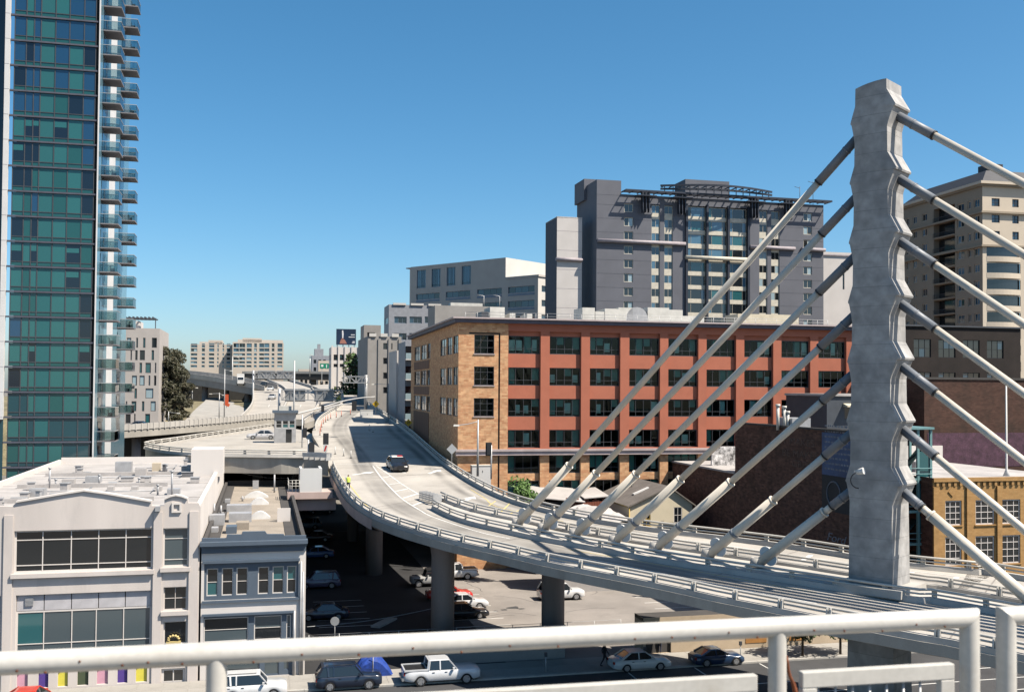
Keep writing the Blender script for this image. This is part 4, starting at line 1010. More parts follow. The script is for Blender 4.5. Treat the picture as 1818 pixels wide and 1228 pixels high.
MB().quad((ub, 0, 0), (ub, 11, 0), (ub, 11, zw), (ub, 0, zw)).build('side_wall', 'cream_wall', ho)
rf = MB(); e = .35
for (xa, za_), (xb, zb2) in (((-e, zw - .25), (um, zg + .08)), ((um, zg + .08), (ub + e, zw - .3))):
    rf.hexa([(xa, -e, za_), (xb, -e, zb2), (xb, 11, zb2), (xa, 11, za_), (xa, -e, za_ + .16), (xb, -e, zb2 + .16), (xb, 11, zb2 + .16), (xa, 11, za_ + .16)])
ro = rf.build('roof', 'shingle_grey', ho)
def on_roof(t, y): return (um * t, y, zw + (zg - zw) * t + .22)
sk = MB(); a, b = on_roof(.35, 3.2), on_roof(.75, 3.2); sk.bar((a[0], 3.2, a[2]), (b[0], 3.2, b[2]), .5, .14); sk.build('skylight', 'skylight', ro)
for t, y in ((.62, 7), (.7, 7.6)): q = on_roof(t, y); MB().tube([q, (q[0], q[1], q[2] + .7)], .08, 8).build('vent_pipe', 'unit_pale', ro)
MB().tube([(-.1, -.15, .3), (-.1, -.15, zw - .2)], .06, 6).tube([(-.3, -.2, zw - .15), (-.3, 11, zw - .15)], .07, 6).build('gutter', 'trim_ochre', ho)
# rust-red lean-to with white roof and fence
mat('rust_red', (0.28, 0.085, 0.05), .85, .3, 1.5, .15, 8, streak=True, stain=.4, stain_col=(0.15, .05, .03))
rs = building('red_shed', 'rust red board shed with a crumpled white roof sheet, left of the cream house', P(1000, 930, 118), TH)
f = Face(rs); zq = f.uz(1010, 887)[1]; ur = f.uz(1078, 905)[0]
for k in range(17):
    w = ur / 17; f.place('wall_board', box_mesh(w - .03, .06, zq + .25 * sin(k * 1.7), 'rust_red'), k * w, 0, 0)
MB().box(0, ur, .08, 7, 0, zq - .2).build('core_wall', 'roof_dark', rs)
MB().hexa([(-3.2, -.3, zq + .3), (2.5, -.5, zq - .3), (2.8, 8, zq + 1.2), (-3.2, 8, zq + 1.4), (-3.2, -.3, zq + .4), (2.5, -.5, zq - .2), (2.8, 8, zq + 1.35), (-3.2, 8, zq + 1.6)]).hexa([(2.5, -.2, zq + .1), (ur + .2, -.2, zq + .3), (ur + .2, 6, zq + .9), (2.5, 6, zq + .7), (2.5, -.2, zq + .2), (ur + .2, -.2, zq + .4), (ur + .2, 6, zq + 1.0), (2.5, 6, zq + .8)]).build('roof', 'roof_white', rs)
MB().box(-3.2, 0, .3, 6, 0, zq - .2).build('dark_bay', 'roof_dark', rs)
tp = building('tarp_heap', 'crumpled pale tarpaulin heap behind the railing, between shed and house', P(1060, 920, 108), TH, cat='tarpaulin')
tm = MB(); r3 = random.Random(3); n = 12
hgt = lambda i, j: 7.2 + 1.6 * sin(pi * i / n) * sin(pi * j / n) + r3.uniform(-.25, .25)
g = [[(-4.5 + 9 * i / n, 5 * j / n, hgt(i, j)) for i in range(n + 1)] for j in range(n + 1)]
for j in range(n):
    for i in range(n): tm.quad(g[j][i], g[j][i + 1], g[j + 1][i + 1], g[j + 1][i])
tm.box(-4.4, 4.4, .1, 4.9, 0, 7.0)
tm.build('sheet', 'roof_white', tp)

# ================================================================== RIGHT: TAN BRICK FRONT, TEAL STEEL FRAME, DARK WALLS
brick('brick_yellow', (0.40, 0.225, 0.085), (0.47, 0.275, 0.11), (0.42, 0.27, 0.13), 0.4, 0.12, scale_var=.12)
tb = building('tan_brick_building', 'low tan brick building with white gridded windows right of the pylon', P(1656, 920, 90))
f = Face(tb); zt = f.uz(1660, 848)[1]; WT = 16.0
S7 = lambda x, y: (1440 + x * .4233, 580 + y * .4235)
wr = []
for (x0, x1) in ((563, 632), (690, 770), (800, 878)):
    for (y0, y1) in ((728, 832), (880, 1000)):
        (a, c), (b, d) = S7(x0, y0), S7(x1, y1); wr.append(f.rect(a, b, c, d))
du = wr[4][0] - wr[2][0]
wr += [(wr[4][0] + du * k, wr[4][1] + du * k, q[2], q[3]) for k in (1, 2) for q in wr[4:6]]
zrs = [wr[0][2:], wr[1][2:]]; wr = [(q[0], q[1], *zrs[i % 2]) for i, q in enumerate(wr)]
low = [(q[0], q[1], 1.0, 3.6) for q in wr[::2]]
f.wall('wall', 'brick_yellow', 0, WT, 0, zt, wr + low, .22)
for q in wr + low: f.window(q, us=[0, .33, .67, 1], zs=[0, .25, .5, .75, 1], depth=.15, fw=.11, fmat='stucco_white', panes=('pane_dark',), sill='brick_yellow')
for x in (0.0, f.uz(*S7(660, 800))[0] - .25, (wr[2][1] + wr[4][0]) / 2 - .2): MB().box(x, x + .5, -.16, -.003, 0, zt - .8).build('pilaster', 'brick_yellow', tb)
co = MB(); co.box(0, WT, -.2, -.003, zt - .35, zt)
for k in range(26): co.box(.3 + k * .6, .55 + k * .6, -.14, -.003, zt - .75, zt - .36)
co.build('corbel_table', 'brick_yellow', tb)
dm = MB(); c = f.uz(*S7(592, 690))
dm.extr([(c[0] - .45, c[1]), (c[0], c[1] - .45), (c[0] + .45, c[1]), (c[0], c[1] + .45)], -.08, -.003); dm.build('diamond_relief', 'brick_yellow', tb)
MB().box(0.02, WT, .02, 22, zt - .5, zt - .2).build('roof', 'roof_white', tb)
Face(tb, 'left').wall('side_wall', 'brick_shed', -22, 0, 0, zt)
MB().box(.3, WT, 20, 20.3, zt - .2, zt + 1.6).build('roof_upstand', 'stucco_white', tb)
MB().box(4, 5.6, 8, 9, zt - .2, zt + .8).build('rooftop_unit', 'metal_grey', tb)
mp_ = tb.matrix_world.inverted() @ P(1787, 840, 95)
MB().tube([(mp_.x, mp_.y, zt - .3), (mp_.x, mp_.y, zt + .4), (mp_.x, mp_.y, P(1787, 672, 95).z)], [.35, .1, .07], 8).build('roof_pole', 'white_paint', tb)
# teal steel stair frame
mat('teal_steel', (0.16, 0.30, 0.31), .5); mat('teal_dark', (0.02, 0.045, 0.045), .6)
ts = building('steel_stair_frame', 'teal painted open steel frame with glazed landings right beside the pylon', P(1597, 900, 91), cat='stair frame')
f = Face(ts); wS = f.uz(1655, 850)[0]; zS = f.uz(1640, 762)[1]
fr = MB()
for x in (0, wS * .55, wS - .2):
    for y in (0, 3.0): fr.box(x, x + .22, y, y + .22, 0, zS)
fr.build('post', 'teal_steel', ts)
for k in range(5):
    z = 1.8 + k * 2.9
    MB().box(.0, wS, .02, .2, z, z + .22).box(.0, wS, 3.02, 3.2, z, z + .22).box(.1, wS - .1, .25, 2.95, z + .05, z + .12).build('landing', 'teal_steel', ts)
    MB().bar((.3, 1.0, z + .1), (wS - .4, 1.0, z + 2.9), .8, .12).build('stair_flight', 'teal_dark', ts)
    MB().tube([(.2, -.05, z + 1.1), (wS, -.05, z + 1.1)], .04, 6).tube([(.2, -.05, z + .6), (wS, -.05, z + .6)], .03, 6).build('handrail', 'teal_steel', ts)
MB().box(.2, wS - .3, 3.3, 3.4, 0, zS - .3).build('back_wall', 'teal_dark', ts)
MB().box(-.1, wS + .1, -.2, 3.4, zS, zS + .2).build('roof', 'teal_steel', ts)
for k in range(5): f.place('pane', box_mesh(wS * .4, .02, 2.3, 'pane_teal'), wS * .57, 2.1 + k * 2.9, .1)
# darkened front further back and the long brown brick wall with purple paint
mat('shaded_brown', (0.022, 0.016, 0.014), .9, .3, .5, .2, 6); brick('brown_brick_wall', (0.07, 0.035, 0.026), (0.1, 0.052, 0.038), (0.075, 0.055, 0.045), .4, .14, stain=.5); mat('purple_paint', (0.085, 0.04, 0.062), .85, .4, 1.2, .25, 8, stain=.85, stain_col=(0.06, .032, .035))  # front and brown brick kept dark: a shadow from the right put into colour
bf = building('shaded_warehouse', 'warehouse coloured near black as if in shadow, with faint dark windows behind the pylon at right', P(1604, 700, 128))
f = Face(bf); z1_ = f.uz(1700, 581)[1]; w1 = f.uz(1812, 620)[0]
hh = [(1.5 + k * 3.6, 4 + k * 3.6, z1_ - 3.9 - j * 4.2, z1_ - 1.6 - j * 4.2) for k in range(4) for j in range(4)]
f.wall('wall', 'shaded_brown', 0, w1, 0, z1_, hh, .2)
for q in hh: f.window(q, 3, 2, fmat='black_metal', panes=('pane_dark', 'pane_dark', 'pane_blue'), depth=.15, fw=.07)
MB().box(-.1, w1 + .1, -.2, 20, z1_, z1_ + .2).build('roof', 'dark_steel', bf)
Face(bf, 'left').wall('side_wall', 'shaded_brown', -20, 0, 0, z1_)
MB().quad((w1, 0, 0), (w1, 20, 0), (w1, 20, z1_), (w1, 0, z1_)).build('side_wall', 'shaded_brown', bf)
bw = building('brown_brick_wall_building', 'long brown brick building with a purple painted strip, above the tan building', P(1641, 750, 113))
f = Face(bw); z2_ = f.uz(1730, 674)[1]; zv0, zv1 = f.uz(1730, 828)[1], f.uz(1730, 768)[1]
f.wall('wall', 'brown_brick_wall', 0, 22, 0, z2_)
MB().box(.4, 22, -.04, -.004, zv0, zv1).build('paint_strip', 'purple_paint', bw)
MB().box(.5, 6.0, -.04, -.004, z2_ - 1.3, z2_ - .3).build('graffiti_patch', 'graffiti_dim', bw) if 'graffiti_dim' in MATS else None
Face(bw, 'left').wall('side_wall', 'brown_brick_wall', -12, 0, 0, z2_)
MB().box(-.1, 22, -.12, 12, z2_, z2_ + .25).build('roof', 'roof_dark', bw)
# low street wall under the bridge at right
mat('plaster_tan', (0.5, 0.4, 0.29), .85, .1, .6, .06, 10, stain=.3, stain_col=(.3, .22, .15)); mat('wall_poster', (0.66, 0.64, 0.6), .8); mat('orange_wood', (0.42, 0.2, 0.06), .8)
lwp = P(1517, 900, 87.6)
swl = building('street_wall_building', 'single storey tan plaster street front under the ramp with posters and shutters', front_pt(1200), cat='building')
f = Face(swl); wl2 = f.uz(1512, 1150)[0]; hz = 3.0
hs_ = [(-2.6, -.4, .1, 2.5), (8.3, 9.6, .2, 2.5)]
f.wall('wall', 'plaster_tan', -2.8, wl2, 0, hz, hs_, .25)
f.place('shutter', box_mesh(2.2, .05, 2.4, 'roof_dark'), -2.6, .1, .2); f.place('door', box_mesh(1.3, .05, 2.3, 'roof_dark'), 8.3, .2, .2)
for u, w in ((3.0, 1.4), (4.8, 1.2)): f.place('poster', box_mesh(w, .015, 1.5, 'wall_poster'), u, 1.0, -.02)
for u, w in ((6.2, 1.9), (10.2, 1.3)): f.place('plywood_sheet', box_mesh(w, .03, 1.8, 'orange_wood'), u, .5, -.035)
MB().box(-2.8, wl2, .02, 2, hz - .3, hz - .05).build('roof', 'roof_dark', swl)
MB().quad((wl2, 0, 0), (wl2, 2, 0), (wl2, 2, hz), (wl2, 0, hz)).build('side_wall', 'plaster_tan', swl); MB().quad((-2.8, 2, 0), (-2.8, 0, 0), (-2.8, 0, hz), (-2.8, 2, hz)).build('side_wall', 'plaster_tan', swl)
# ================================================================== LEFT GLASS TOWER
dglass('tower_teal', (0.022, 0.105, 0.105), .12, .7); dglass('tower_green', (0.015, 0.075, 0.075), .12, .6); dglass('tower_dark', (0.006, 0.012, 0.022), .05, .7); dglass('tower_blue', (0.01, 0.045, 0.1), .05, .9); dglass('tower_deep', (0.012, 0.05, 0.065), .08, .7)
dglass('tower_panel', (0.022, 0.1, 0.105), .25, .5)
dglass('tower_side_sky', (0.1, 0.19, 0.24), .15); mat('slab_lavender', (0.09, 0.095, 0.125), .6); mat('balcony_slab', (0.2, 0.19, 0.2), .7); mat('fin_white', (0.68, 0.67, 0.66), .6, .05, .4, .03, 10)  # side glass pale: sky reflection put into its colour
glass('rail_glass', (0.62, 0.72, 0.72), .06)
rt = random.Random(21)
tw = building('glass_tower', 'tall teal glass residential tower with stacked glass balconies at the left edge', P(167, 690, 120))
f = Face(tw)
cols = [f.uz(x, 390)[0] for x in (20, 41, 55, 67, 93, 118, 144, 165)]
UL = f.uz(12.5, 390)[0]
z_s = [f.uz(160, 38 + 43.9 * k)[1] for k in range(-2, 20)]
z_s = [z for z in z_s if z > 0.5]
stf = z_s[0] - z_s[1]
z_s = [z_s[0] + stf * k for k in (3, 2, 1)] + z_s
us = [(c - cols[0]) / (cols[-1] - cols[0]) for c in cols]
for k, z in enumerate(z_s):
    MB().box(UL, 0.05, -.05, .3, z - .09, z + .1).build('floor_slab', 'slab_lavender', tw)
    o = MB()
    top = z + stf - .16
    w = round(cols[-1] - cols[0], 2)
    fr_me = ('tw', 1)
    if fr_me not in _cache:
        mb = MB(); hh_ = stf - .3
        for i, u in enumerate(us): mb.box(u * w - .05, u * w + .05, -.04, .08, 0, hh_)
        for i in range(7): mb.box(us[i] * w + .05, us[i + 1] * w - .05, -.03, .07, .42, .5)
        _cache[fr_me] = mb.mesh('window', 'dark_steel')
    fo = f.place('window', _cache[fr_me], cols[0], z + .14, .1)
    blue = max(0, min(1, (z - 44) / 18)); low = z < 19
    bl = rt.random() < .35
    for i in range(7):
        a, b = us[i] * w + .05, us[i + 1] * w - .05
        if i == 3: m = 'tower_panel'
        else:
            r = rt.random()
            if i in (4, 5): r = r if rt.random() < .5 else (.9 if bl else .2)
            m = 'tower_blue' if rt.random() < blue * .8 else ('tower_teal' if r < .3 else 'tower_green' if r < .5 else 'tower_dark' if r < .9 else 'tower_blue')
            if low: m = rt.choice(('tower_deep', 'tower_deep', 'tower_green', 'tower_teal'))
        f.place('pane', box_mesh(b - a, .02, stf - .3 - .5, m), a, .5, 0.02, fo)
        f.place('pane', box_mesh(b - a, .02, .42, 'tower_green' if not low else 'tower_deep'), a, 0, .02, fo)
        if m == 'tower_dark' and rt.random() < .3: f.place('blind', box_mesh((b - a) * .9, .01, rt.uniform(.3, .9), 'tower_teal'), a, stf - .3 - rt.uniform(.9, 1.0), .0, fo)
zt_ = z_s[0] + stf
MB().box(-.06, .06, -.2, .1, 0, zt_).build('corner_post', 'fin_white', tw)
zfin = f.uz(12, 744)[1]
MB().box(UL - .5, UL, -.35, .2, zfin, zt_).box(UL - 3, UL - .5, -.35, .2, zfin, zfin + .25).build('white_fin', 'fin_white', tw)
for k, z in enumerate(z_s): MB().box(UL - .502, UL + .002, -.353, -.34, z - .02, z + .02).build('fin_joint', 'slab_lavender', tw)
MB().box(UL - 9, UL - .5, .8, .95, zfin, zt_).build('recess_glass', 'tower_dark', tw)
f.wall('podium_glass', 'tower_deep', UL - 9, UL, 0, zfin, [])
fr_ = Face(tw, 'right')
for v0, v1, m in ((0.1, 9.3, 'tower_side_sky'), (9.3, 14.6, 'fin_white'), (14.6, 28, 'tower_side_sky')):
    fr_.place('side_cladding', box_mesh(v1 - v0 - .02, .1, zt_, m), v0, 0, .02)
MB().box(-9, -.2, .4, 27.8, 0.0, zt_ - 1).build('core', 'interior_dark', tw)
bal_s = MB().box(0, 3.2, -2.05, 0, -.14, 0).mesh('balcony', 'balcony_slab')
bal_g = MB().box(.04, 3.16, -2.02, -2.0, .03, 1.1).box(.02, .04, -2.0, 0, .03, 1.1).box(3.16, 3.18, -2.0, 0, .03, 1.1).mesh('glass_rail', 'rail_glass')
bal_r = MB().box(0, 3.2, -2.05, -1.99, 1.1, 1.16).box(0, .06, -1.99, 0, 1.1, 1.16).box(3.14, 3.2, -1.99, 0, 1.1, 1.16).mesh('hand_rail', 'galvanised')
bal_d = MB().box(.5, 2.6, -.03, -.005, .05, 2.3).mesh('balcony_door', 'tower_blue')
for v, n0 in ((2.6, 0), (18.5, 0)):
    for k, z in enumerate(z_s[2:]):
        if z < 16 and v > 10: continue
        o = fr_.place('balcony', bal_s, v, z)
        for nm, me in (('glass_rail', bal_g), ('hand_rail', bal_r), ('balcony_door', bal_d)): obj(nm, me, o)
        if rt.random() < .3:
            MB().box(.6, 1.1, -1.6, -1.1, 0, .45).box(.6, 1.1, -1.15, -1.1, .45, .85).build('balcony_chair', 'dark_steel', o)

# ================================================================== MID AND FAR BUILDINGS
def gridwin(f, cols, rows, cols_n=2, rows_n=1, depth=.15, fw=.1, fmat='dark_steel', panes=('pane_dark',), sill=None, rnd=random):
    out = [(a, b, c, d) for a, b in cols for c, d in rows]
    for q in out: f.window(q, cols_n, rows_n, depth=depth, fw=fw, fmat=fmat, panes=panes, sill=sill, rnd=rnd)
    return out
def shell(root, w, d, z, m, rm='roof_white', left=True, right=True, back=True):
    if left: Face(root, 'left').wall('side_wall', m, -d, 0, 0, z)
    if right: Face(root, 'right', w).wall('side_wall', m, 0, d, 0, z)
    if back: MB().quad((0, d, 0), (0, d, z), (w, d, z), (w, d, 0)).build('back_wall', m, root)
    MB().box(.02, w - .02, .02, d - .02, z - .4, z - .1).build('roof', rm, root)
# ---- charcoal hotel
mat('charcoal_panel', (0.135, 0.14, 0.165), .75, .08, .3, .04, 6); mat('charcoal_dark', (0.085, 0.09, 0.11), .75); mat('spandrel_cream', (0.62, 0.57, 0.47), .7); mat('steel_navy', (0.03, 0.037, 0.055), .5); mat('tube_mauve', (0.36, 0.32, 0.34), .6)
ht = building('charcoal_hotel', 'tall charcoal grey hotel slab with steel roof trellis and glazed centre bays', P(1058.5, 560, 215))
f = Face(ht); H8 = lambda x, y: (1000 + x * .297, 280 + y * .297)
UW = f.uz(1462, 500)[0]; zm = f.uz(*H8(350, 218))[1]; zbk = f.uz(*H8(205, 130))[1]; ubk = f.uz(*H8(346, 200))[0]
rows_h = [(f.uz(*H8(390, b))[1], f.uz(*H8(390, a))[1]) for a, b in ((275, 325), (357, 409), (441, 491), (526, 576), (609, 659), (692, 743), (775, 826))]
dz = (rows_h[0][0] - rows_h[6][0]) / 6; rows_h += [(rows_h[6][0] - dz * k, rows_h[6][1] - dz * k) for k in range(1, 9)]
cu = lambda x0, x1: (f.uz(*H8(x0, 500))[0], f.uz(*H8(x1, 500))[0])
small = [cu(363, 418), cu(1436, 1487)]; strips = [cu(528, 578), cu(604, 655), cu(1172, 1220), cu(1243, 1293)]; cen = [cu(742, 852), cu(866, 978), cu(992, 1097)]
holes = [(a, b, c, d) for a, b in small for c, d in rows_h]
zlo = rows_h[-1][0] - .5; ztp = rows_h[0][1] + .1
strip_h = [(a, b, zlo, ztp) for a, b in strips]; cb0, cb1 = cen[0][0] - .3, cen[2][1] + .3
cen_h = [(cb0, cb1, zlo, ztp + .2)]
f.wall('wall', 'charcoal_panel', 0, UW, 0, zm, holes + strip_h + cen_h, .3)
rh = random.Random(4)
for q in holes: f.window(q, 2, 1, depth=.2, fw=.14, fmat='spandrel_cream', panes=('pane_dark', 'pane_dark', 'pane_pale'), rnd=rh)
for si, (a, b) in enumerate(strips):
    for j, (c, d) in enumerate(rows_h):
        f.window((a, b, c, d), 2, 1, depth=.25, fw=.12, fmat='spandrel_cream', panes=('pane_blue', 'pane_sky', 'pane_dark') if si < 2 else ('pane_dark', 'pane_dark', 'pane_pale'), rnd=rh)
        if j: f.place('spandrel', box_mesh(b - a, .1, rows_h[j - 1][0] - d, 'spandrel_cream'), a, d, .2)
MB().box(cb0, cb1, .8, .9, zlo, ztp).build('centre_back', 'interior_dark', ht)
for a, b in cen:
    for j, (c, d) in enumerate(rows_h):
        f.window((a, b, c - .25, d + .1), us=[0, .22, .78, 1], zs=[0, 1], depth=.35, fw=.1, fmat='spandrel_cream', panes=('pane_teal', 'pane_dark', 'pane_dark', 'pane_sky'), rnd=rh)
        if j: f.place('spandrel', box_mesh(b - a, .2, rows_h[j - 1][0] - .25 - d - .1, 'spandrel_cream'), a, d + .1, .22)
for x in (735, 858, 985, 1105): u = f.uz(*H8(x, 500))[0]; f.place('steel_mast', box_mesh(.5, .5, ztp - zlo + .5, 'steel_navy'), u - .25, zlo, -.45)
zt_b = f.uz(*H8(450, 505))[1]
for x0, x1, dzz in ((203, 726, 0), (1112, 1380, 0), (1420, 1560, 0)):
    a, b = f.uz(*H8(x0, 500))[0], f.uz(*H8(x1, 500))[0]; MB().tube([(a, -.35, zt_b), (b, -.35, zt_b)], .42, 10).build('band_tube', 'tube_mauve', ht)
a, b = f.uz(*H8(726, 600))[0], f.uz(*H8(1112, 600))[0]; zz = f.uz(*H8(900, 603))[1]; MB().tube([(a, -.5, zz), (b, -.5, zz)], .45, 10).build('band_tube', 'spandrel_cream', ht)
for k in range(16):                                       # panel joints
    zj = zm - 2.4 - k * dz * .98
    if zj > 2: [MB().box(x0_, x1_, -.012, -.004, zj - .035, zj + .035).build('panel_joint', 'charcoal_dark', ht) for x0_, x1_ in ((.1, small[0][0] - .1), (small[0][1] + .1, strips[0][0] - .1), (strips[3][1] + .1, small[1][0] - .1), (small[1][1] + .1, UW - .1))]
shell(ht, UW, 14, zm, 'charcoal_panel', 'roof_dark')
# stair block at the left, higher
MB().box(-.002, ubk, -.02, 7, zm - .3, zbk).box(-.6, ubk - 1.6, 7, 14, zm - .3, zbk + 1.5).build('stair_block', 'charcoal_panel', ht)
MB().box(f.uz(*H8(785, 160))[0], f.uz(*H8(1053, 160))[0], 5, 11, zm, f.uz(*H8(960, 125))[1] + .5).build('plant_room', 'charcoal_panel', ht)
# trellis
tr = MB(); xa, xb = f.uz(*H8(352, 220))[0], f.uz(*H8(1575, 280))[0]
for y in (-2.2, -1.2, -.3): tr.bar((xa, y, zm + .55), (xb, y, zm + .55), .25, .35)
n_ = 26
for k in range(n_ + 1): x = xa + (xb - xa) * k / n_; tr.bar((x, -2.3, zm + .5), (x, 1, zm + .5), .12, .25)
tr.build('roof_trellis', 'steel_navy', ht)
t2 = MB(); ca_, cb_ = f.uz(*H8(575, 220))[0], f.uz(*H8(1240, 240))[0]
for off, zz in ((-3.6, 2.2), (-2.4, 1.5)):
    prev = None
    for k in range(17):
        s = k / 16; p = (ca_ + (cb_ - ca_) * s, off * sin(pi * s) - .5, zm + zz)
        if prev: t2.bar(prev, p, .3, .4)
        prev = p
for k in range(15):
    s = (k + .5) / 15; x = ca_ + (cb_ - ca_) * s; t2.bar((x, -3.6 * sin(pi * s) - .5, zm + 2.2), (x, 1, zm + 2.2), .14, .22); t2.bar((x, -2.4 * sin(pi * s) - .5, zm + .6), (x, -2.4 * sin(pi * s) - .5, zm + 2.1), .15, .15)
t2.build('curved_trellis', 'steel_navy', ht)
for x in (480, 695, 1128, 1330):
    u = f.uz(*H8(x, 300))[0]; br = MB()
    for dx in (-.7, 0, .7): br.extr([(u + dx - .2, zm + .4), (u + dx + .2, zm + .4), (u + dx + .12, zm - 3.2), (u + dx - .02, zm - 3.9)], -1.6, -.6)
    br.box(u - 2.2, u + 2.2, -2.2, -.4, zm - .5, zm - .3); br.build('trellis_bracket', 'steel_navy', ht)
for x, h_ in ((835, 1.5), (1535, 4.0), (1455, 2.6)):
    u = f.uz(*H8(x, 200))[0]; MB().tube([(u, 3, zm), (u, 3, zm + h_ + 2)], .06, 6).tube([(u - 1.3, 3, zm + h_ + 1.9), (u, 3, zm + h_ + 1.6)], .05, 6).build('antenna', 'dark_steel', ht)
# ---- pale slab left of the hotel, pale concrete block right of it
mat('slab_pale', (0.6, 0.565, 0.54), .8, .05, .3, .04, 8)
sl = building('pale_stair_slab', 'blank pale grey tower slab with one horizontal band, left of the charcoal hotel', P(988, 560, 215.5))
f = Face(sl); wS_ = f.uz(1033, 500)[0]; zS_ = f.uz(1010, 386)[1]
f.wall('wall', 'slab_pale', 0, wS_, 0, zS_); Face(sl, 'left').wall('side_wall', 'charcoal_dark', -9, 0, 0, zS_)  # left side in charcoal: its shade is put into the colour
MB().box(0, wS_, 0, 9, zS_ - .2, zS_ + .1).build('roof', 'slab_pale', sl)
zq_ = f.uz(1010, 461)[1]; MB().tube([(-.3, -.3, zq_), (wS_, -.3, zq_)], .4, 10).build('band_tube', 'tube_mauve', sl)
for k in range(11): MB().box(.02, wS_, -.012, -.003, zS_ - 3 - k * 4.1, zS_ - 2.93 - k * 4.1).build('panel_joint', 'tube_mauve', sl)
pb = building('pale_concrete_block', 'pale blank concrete block between the charcoal hotel and the pylon', P(1462, 560, 245))
f = Face(pb); zP_ = f.uz(1490, 448)[1]; f.wall('wall', 'slab_pale', -3, 12, 0, zP_, [(5.2, 5.7, zP_ - 9, zP_ - 3.5)], .2); shell(pb, 12, 8, zP_, 'slab_pale', left=False); MB().box(5.2, 5.7, .2, .25, zP_ - 9, zP_ - 3.5).build('slot_window', 'pane_dark', pb)
MB().box(-3, 12, -.3, .1, zP_ - .9, zP_ - .6).build('band', 'tube_mauve', pb)
# ---- beige office turned to the grid
mat('office_beige', (0.5, 0.46, 0.42), .8, .06, .3, .04, 6); mat('office_white', (0.62, 0.59, 0.55), .8, .05, .3, .03, 6); mat('office_blue', (0.2, 0.25, 0.32), .5)
ob = building('beige_office_block', 'angled beige office block with louvred upper storey and ribbon windows, left of the hotel', P(955, 560, 262), radians(50))
fl = Face(ob, 'left'); H7 = lambda x, y: (640 + x * .297, 280 + y * .297)
zl_ = fl.uz(*H7(1055, 710))[1]; zh = fl.uz(*H7(860, 597))[1]; ut = fl.uz(*H7(868, 650))[0]; ue = fl.uz(*H7(300, 750))[0]
q1 = [(fl.uz(*H7(a, 800))[0], fl.uz(*H7(b, 800))[0]) for a, b in ((333, 473), (510, 657), (697, 845), (882, 1040))]
rz_ = [(fl.uz(*H7(960, b))[1], fl.uz(*H7(960, a))[1]) for a, b in ((768, 806), (853, 892))]; dd = rz_[0][0] - rz_[1][0]; rz_ += [(rz_[1][0] - dd * k, rz_[1][1] - dd * k) for k in range(1, 6)]
lou = [(fl.uz(*H7(a, 700))[0], fl.uz(*H7(b, 700))[0], fl.uz(*H7(500, 768))[1], fl.uz(*H7(500, 658))[1]) for a, b in ((337, 390), (425, 478), (515, 567), (605, 660))]
rib = [(a, b, c, d) for a, b in q1 for c, d in rz_]
fl.wall('wall', 'office_beige', ue, 0, 0, zl_, rib + lou, .35)
fl.wall('upper_wall', 'office_beige', ue, ut, zl_, zh, lou, .35)
for q in rib: fl.window(q, 4, 1, depth=.3, fw=.14, fmat='office_blue', panes=('pane_dark', 'pane_blue'))
for q in rib[::1]: fl.place('blue_spandrel', box_mesh(q[1] - q[0], .08, .55, 'office_blue'), q[0], q[2] - .75, -.05) if q[2] > 20 else None
for q in lou: fl.window(q, 5, 1, depth=.25, fw=.12, fmat='office_blue', panes=('pane_sky', 'pane_blue'))
D_ = -ue
ff = Face(ob, 'front', -ut); ff.wall('upper_front', 'office_white', 0, 24, zl_ - 1, zh)
f = Face(ob); rr_ = [(1.5, 9, c, d) for c, d in rz_]; f.wall('front_wall', 'office_white', 0, 24, 0, zl_, rr_, .35)
for q in rr_: f.window(q, 4, 1, depth=.3, fw=.14, fmat='office_blue', panes=('pane_dark', 'pane_blue'))
MB().box(.02, 24, .02, -ut - .02, zl_ - .3, zl_ - .1).box(.02, 24, -ut + .02, D_ + 2, zh - .4, zh - .1).build('roof', 'roof_white', ob)
MB().box(-.15, .4, -.15, -ut, zl_, zl_ + .5).box(-.15, 24, -.3, .3, zl_, zl_ + .5).build('parapet', 'office_beige', ob)
# chamfered far end
cz = MB().quad((0, D_, 0), (3.5, D_ + 4, 0), (3.5, D_ + 4, zh), (0, D_, zh)).quad((3.5, D_ + 4, 0), (24, D_ + 4, 0), (24, D_ + 4, zh), (3.5, D_ + 4, zh)); cz.build('end_wall', 'office_beige', ob)
# ---- stepped grey blocks along the ramp behind the brick building
mat('grey_stone', (0.33, 0.31, 0.29), .85, .1, .4, .06, 8, stain=.2, stain_col=(.2, .19, .18)); mat('grey_blue', (0.3, 0.31, 0.34), .7)
g1 = building('grey_stone_midrise', 'grey stone midrise with paired small windows beside the ramp', P(652, 690, 212))
f = Face(g1); z1_ = f.uz(680, 597)[1]; w1 = f.uz(712, 680)[0]
pr_w = [f.rect(500 + a * .2606, 500 + b * .2606, 560 + y * .2606, 560 + (y + 42) * .2606) for a, b in ((692, 718), (728, 755), (600, 625)) for y in (188, 288, 388, 487)][:8]
f.wall('wall', 'grey_stone', 0, w1, 0, z1_, pr_w, .3)
for q in pr_w: f.window(q, 1, 1, depth=.2, fw=.1)
for k in range(3): f.place('cornice_block', box_mesh(w1 / 3 - .9, .5, .7, 'office_white'), .3 + k * w1 / 3, z1_ - .1, -.3)
for k in range(4): f.place('pilaster', box_mesh(.6, .2, z1_ - .5, 'grey_stone'), k * (w1 - .6) / 3, 0, -.2)
shell(g1, w1, 22, z1_, 'grey_stone', 'roof_dark')
g2 = building('banded_grey_office', 'grey blue banded office behind the brick building roof, left of the beige block', P(690, 600, 250))
f = Face(g2); z2_ = f.uz(720, 541)[1]; w2_ = f.uz(790, 560)[0]
rws = [f.rect(700 + k * 27, 722 + k * 27, 562, 574) for k in range(3)]; rws += [(q[0], q[1], q[2] - 4.1 * j, q[3] - 4.1 * j) for q in rws[:3] for j in (1, 2, 3)]
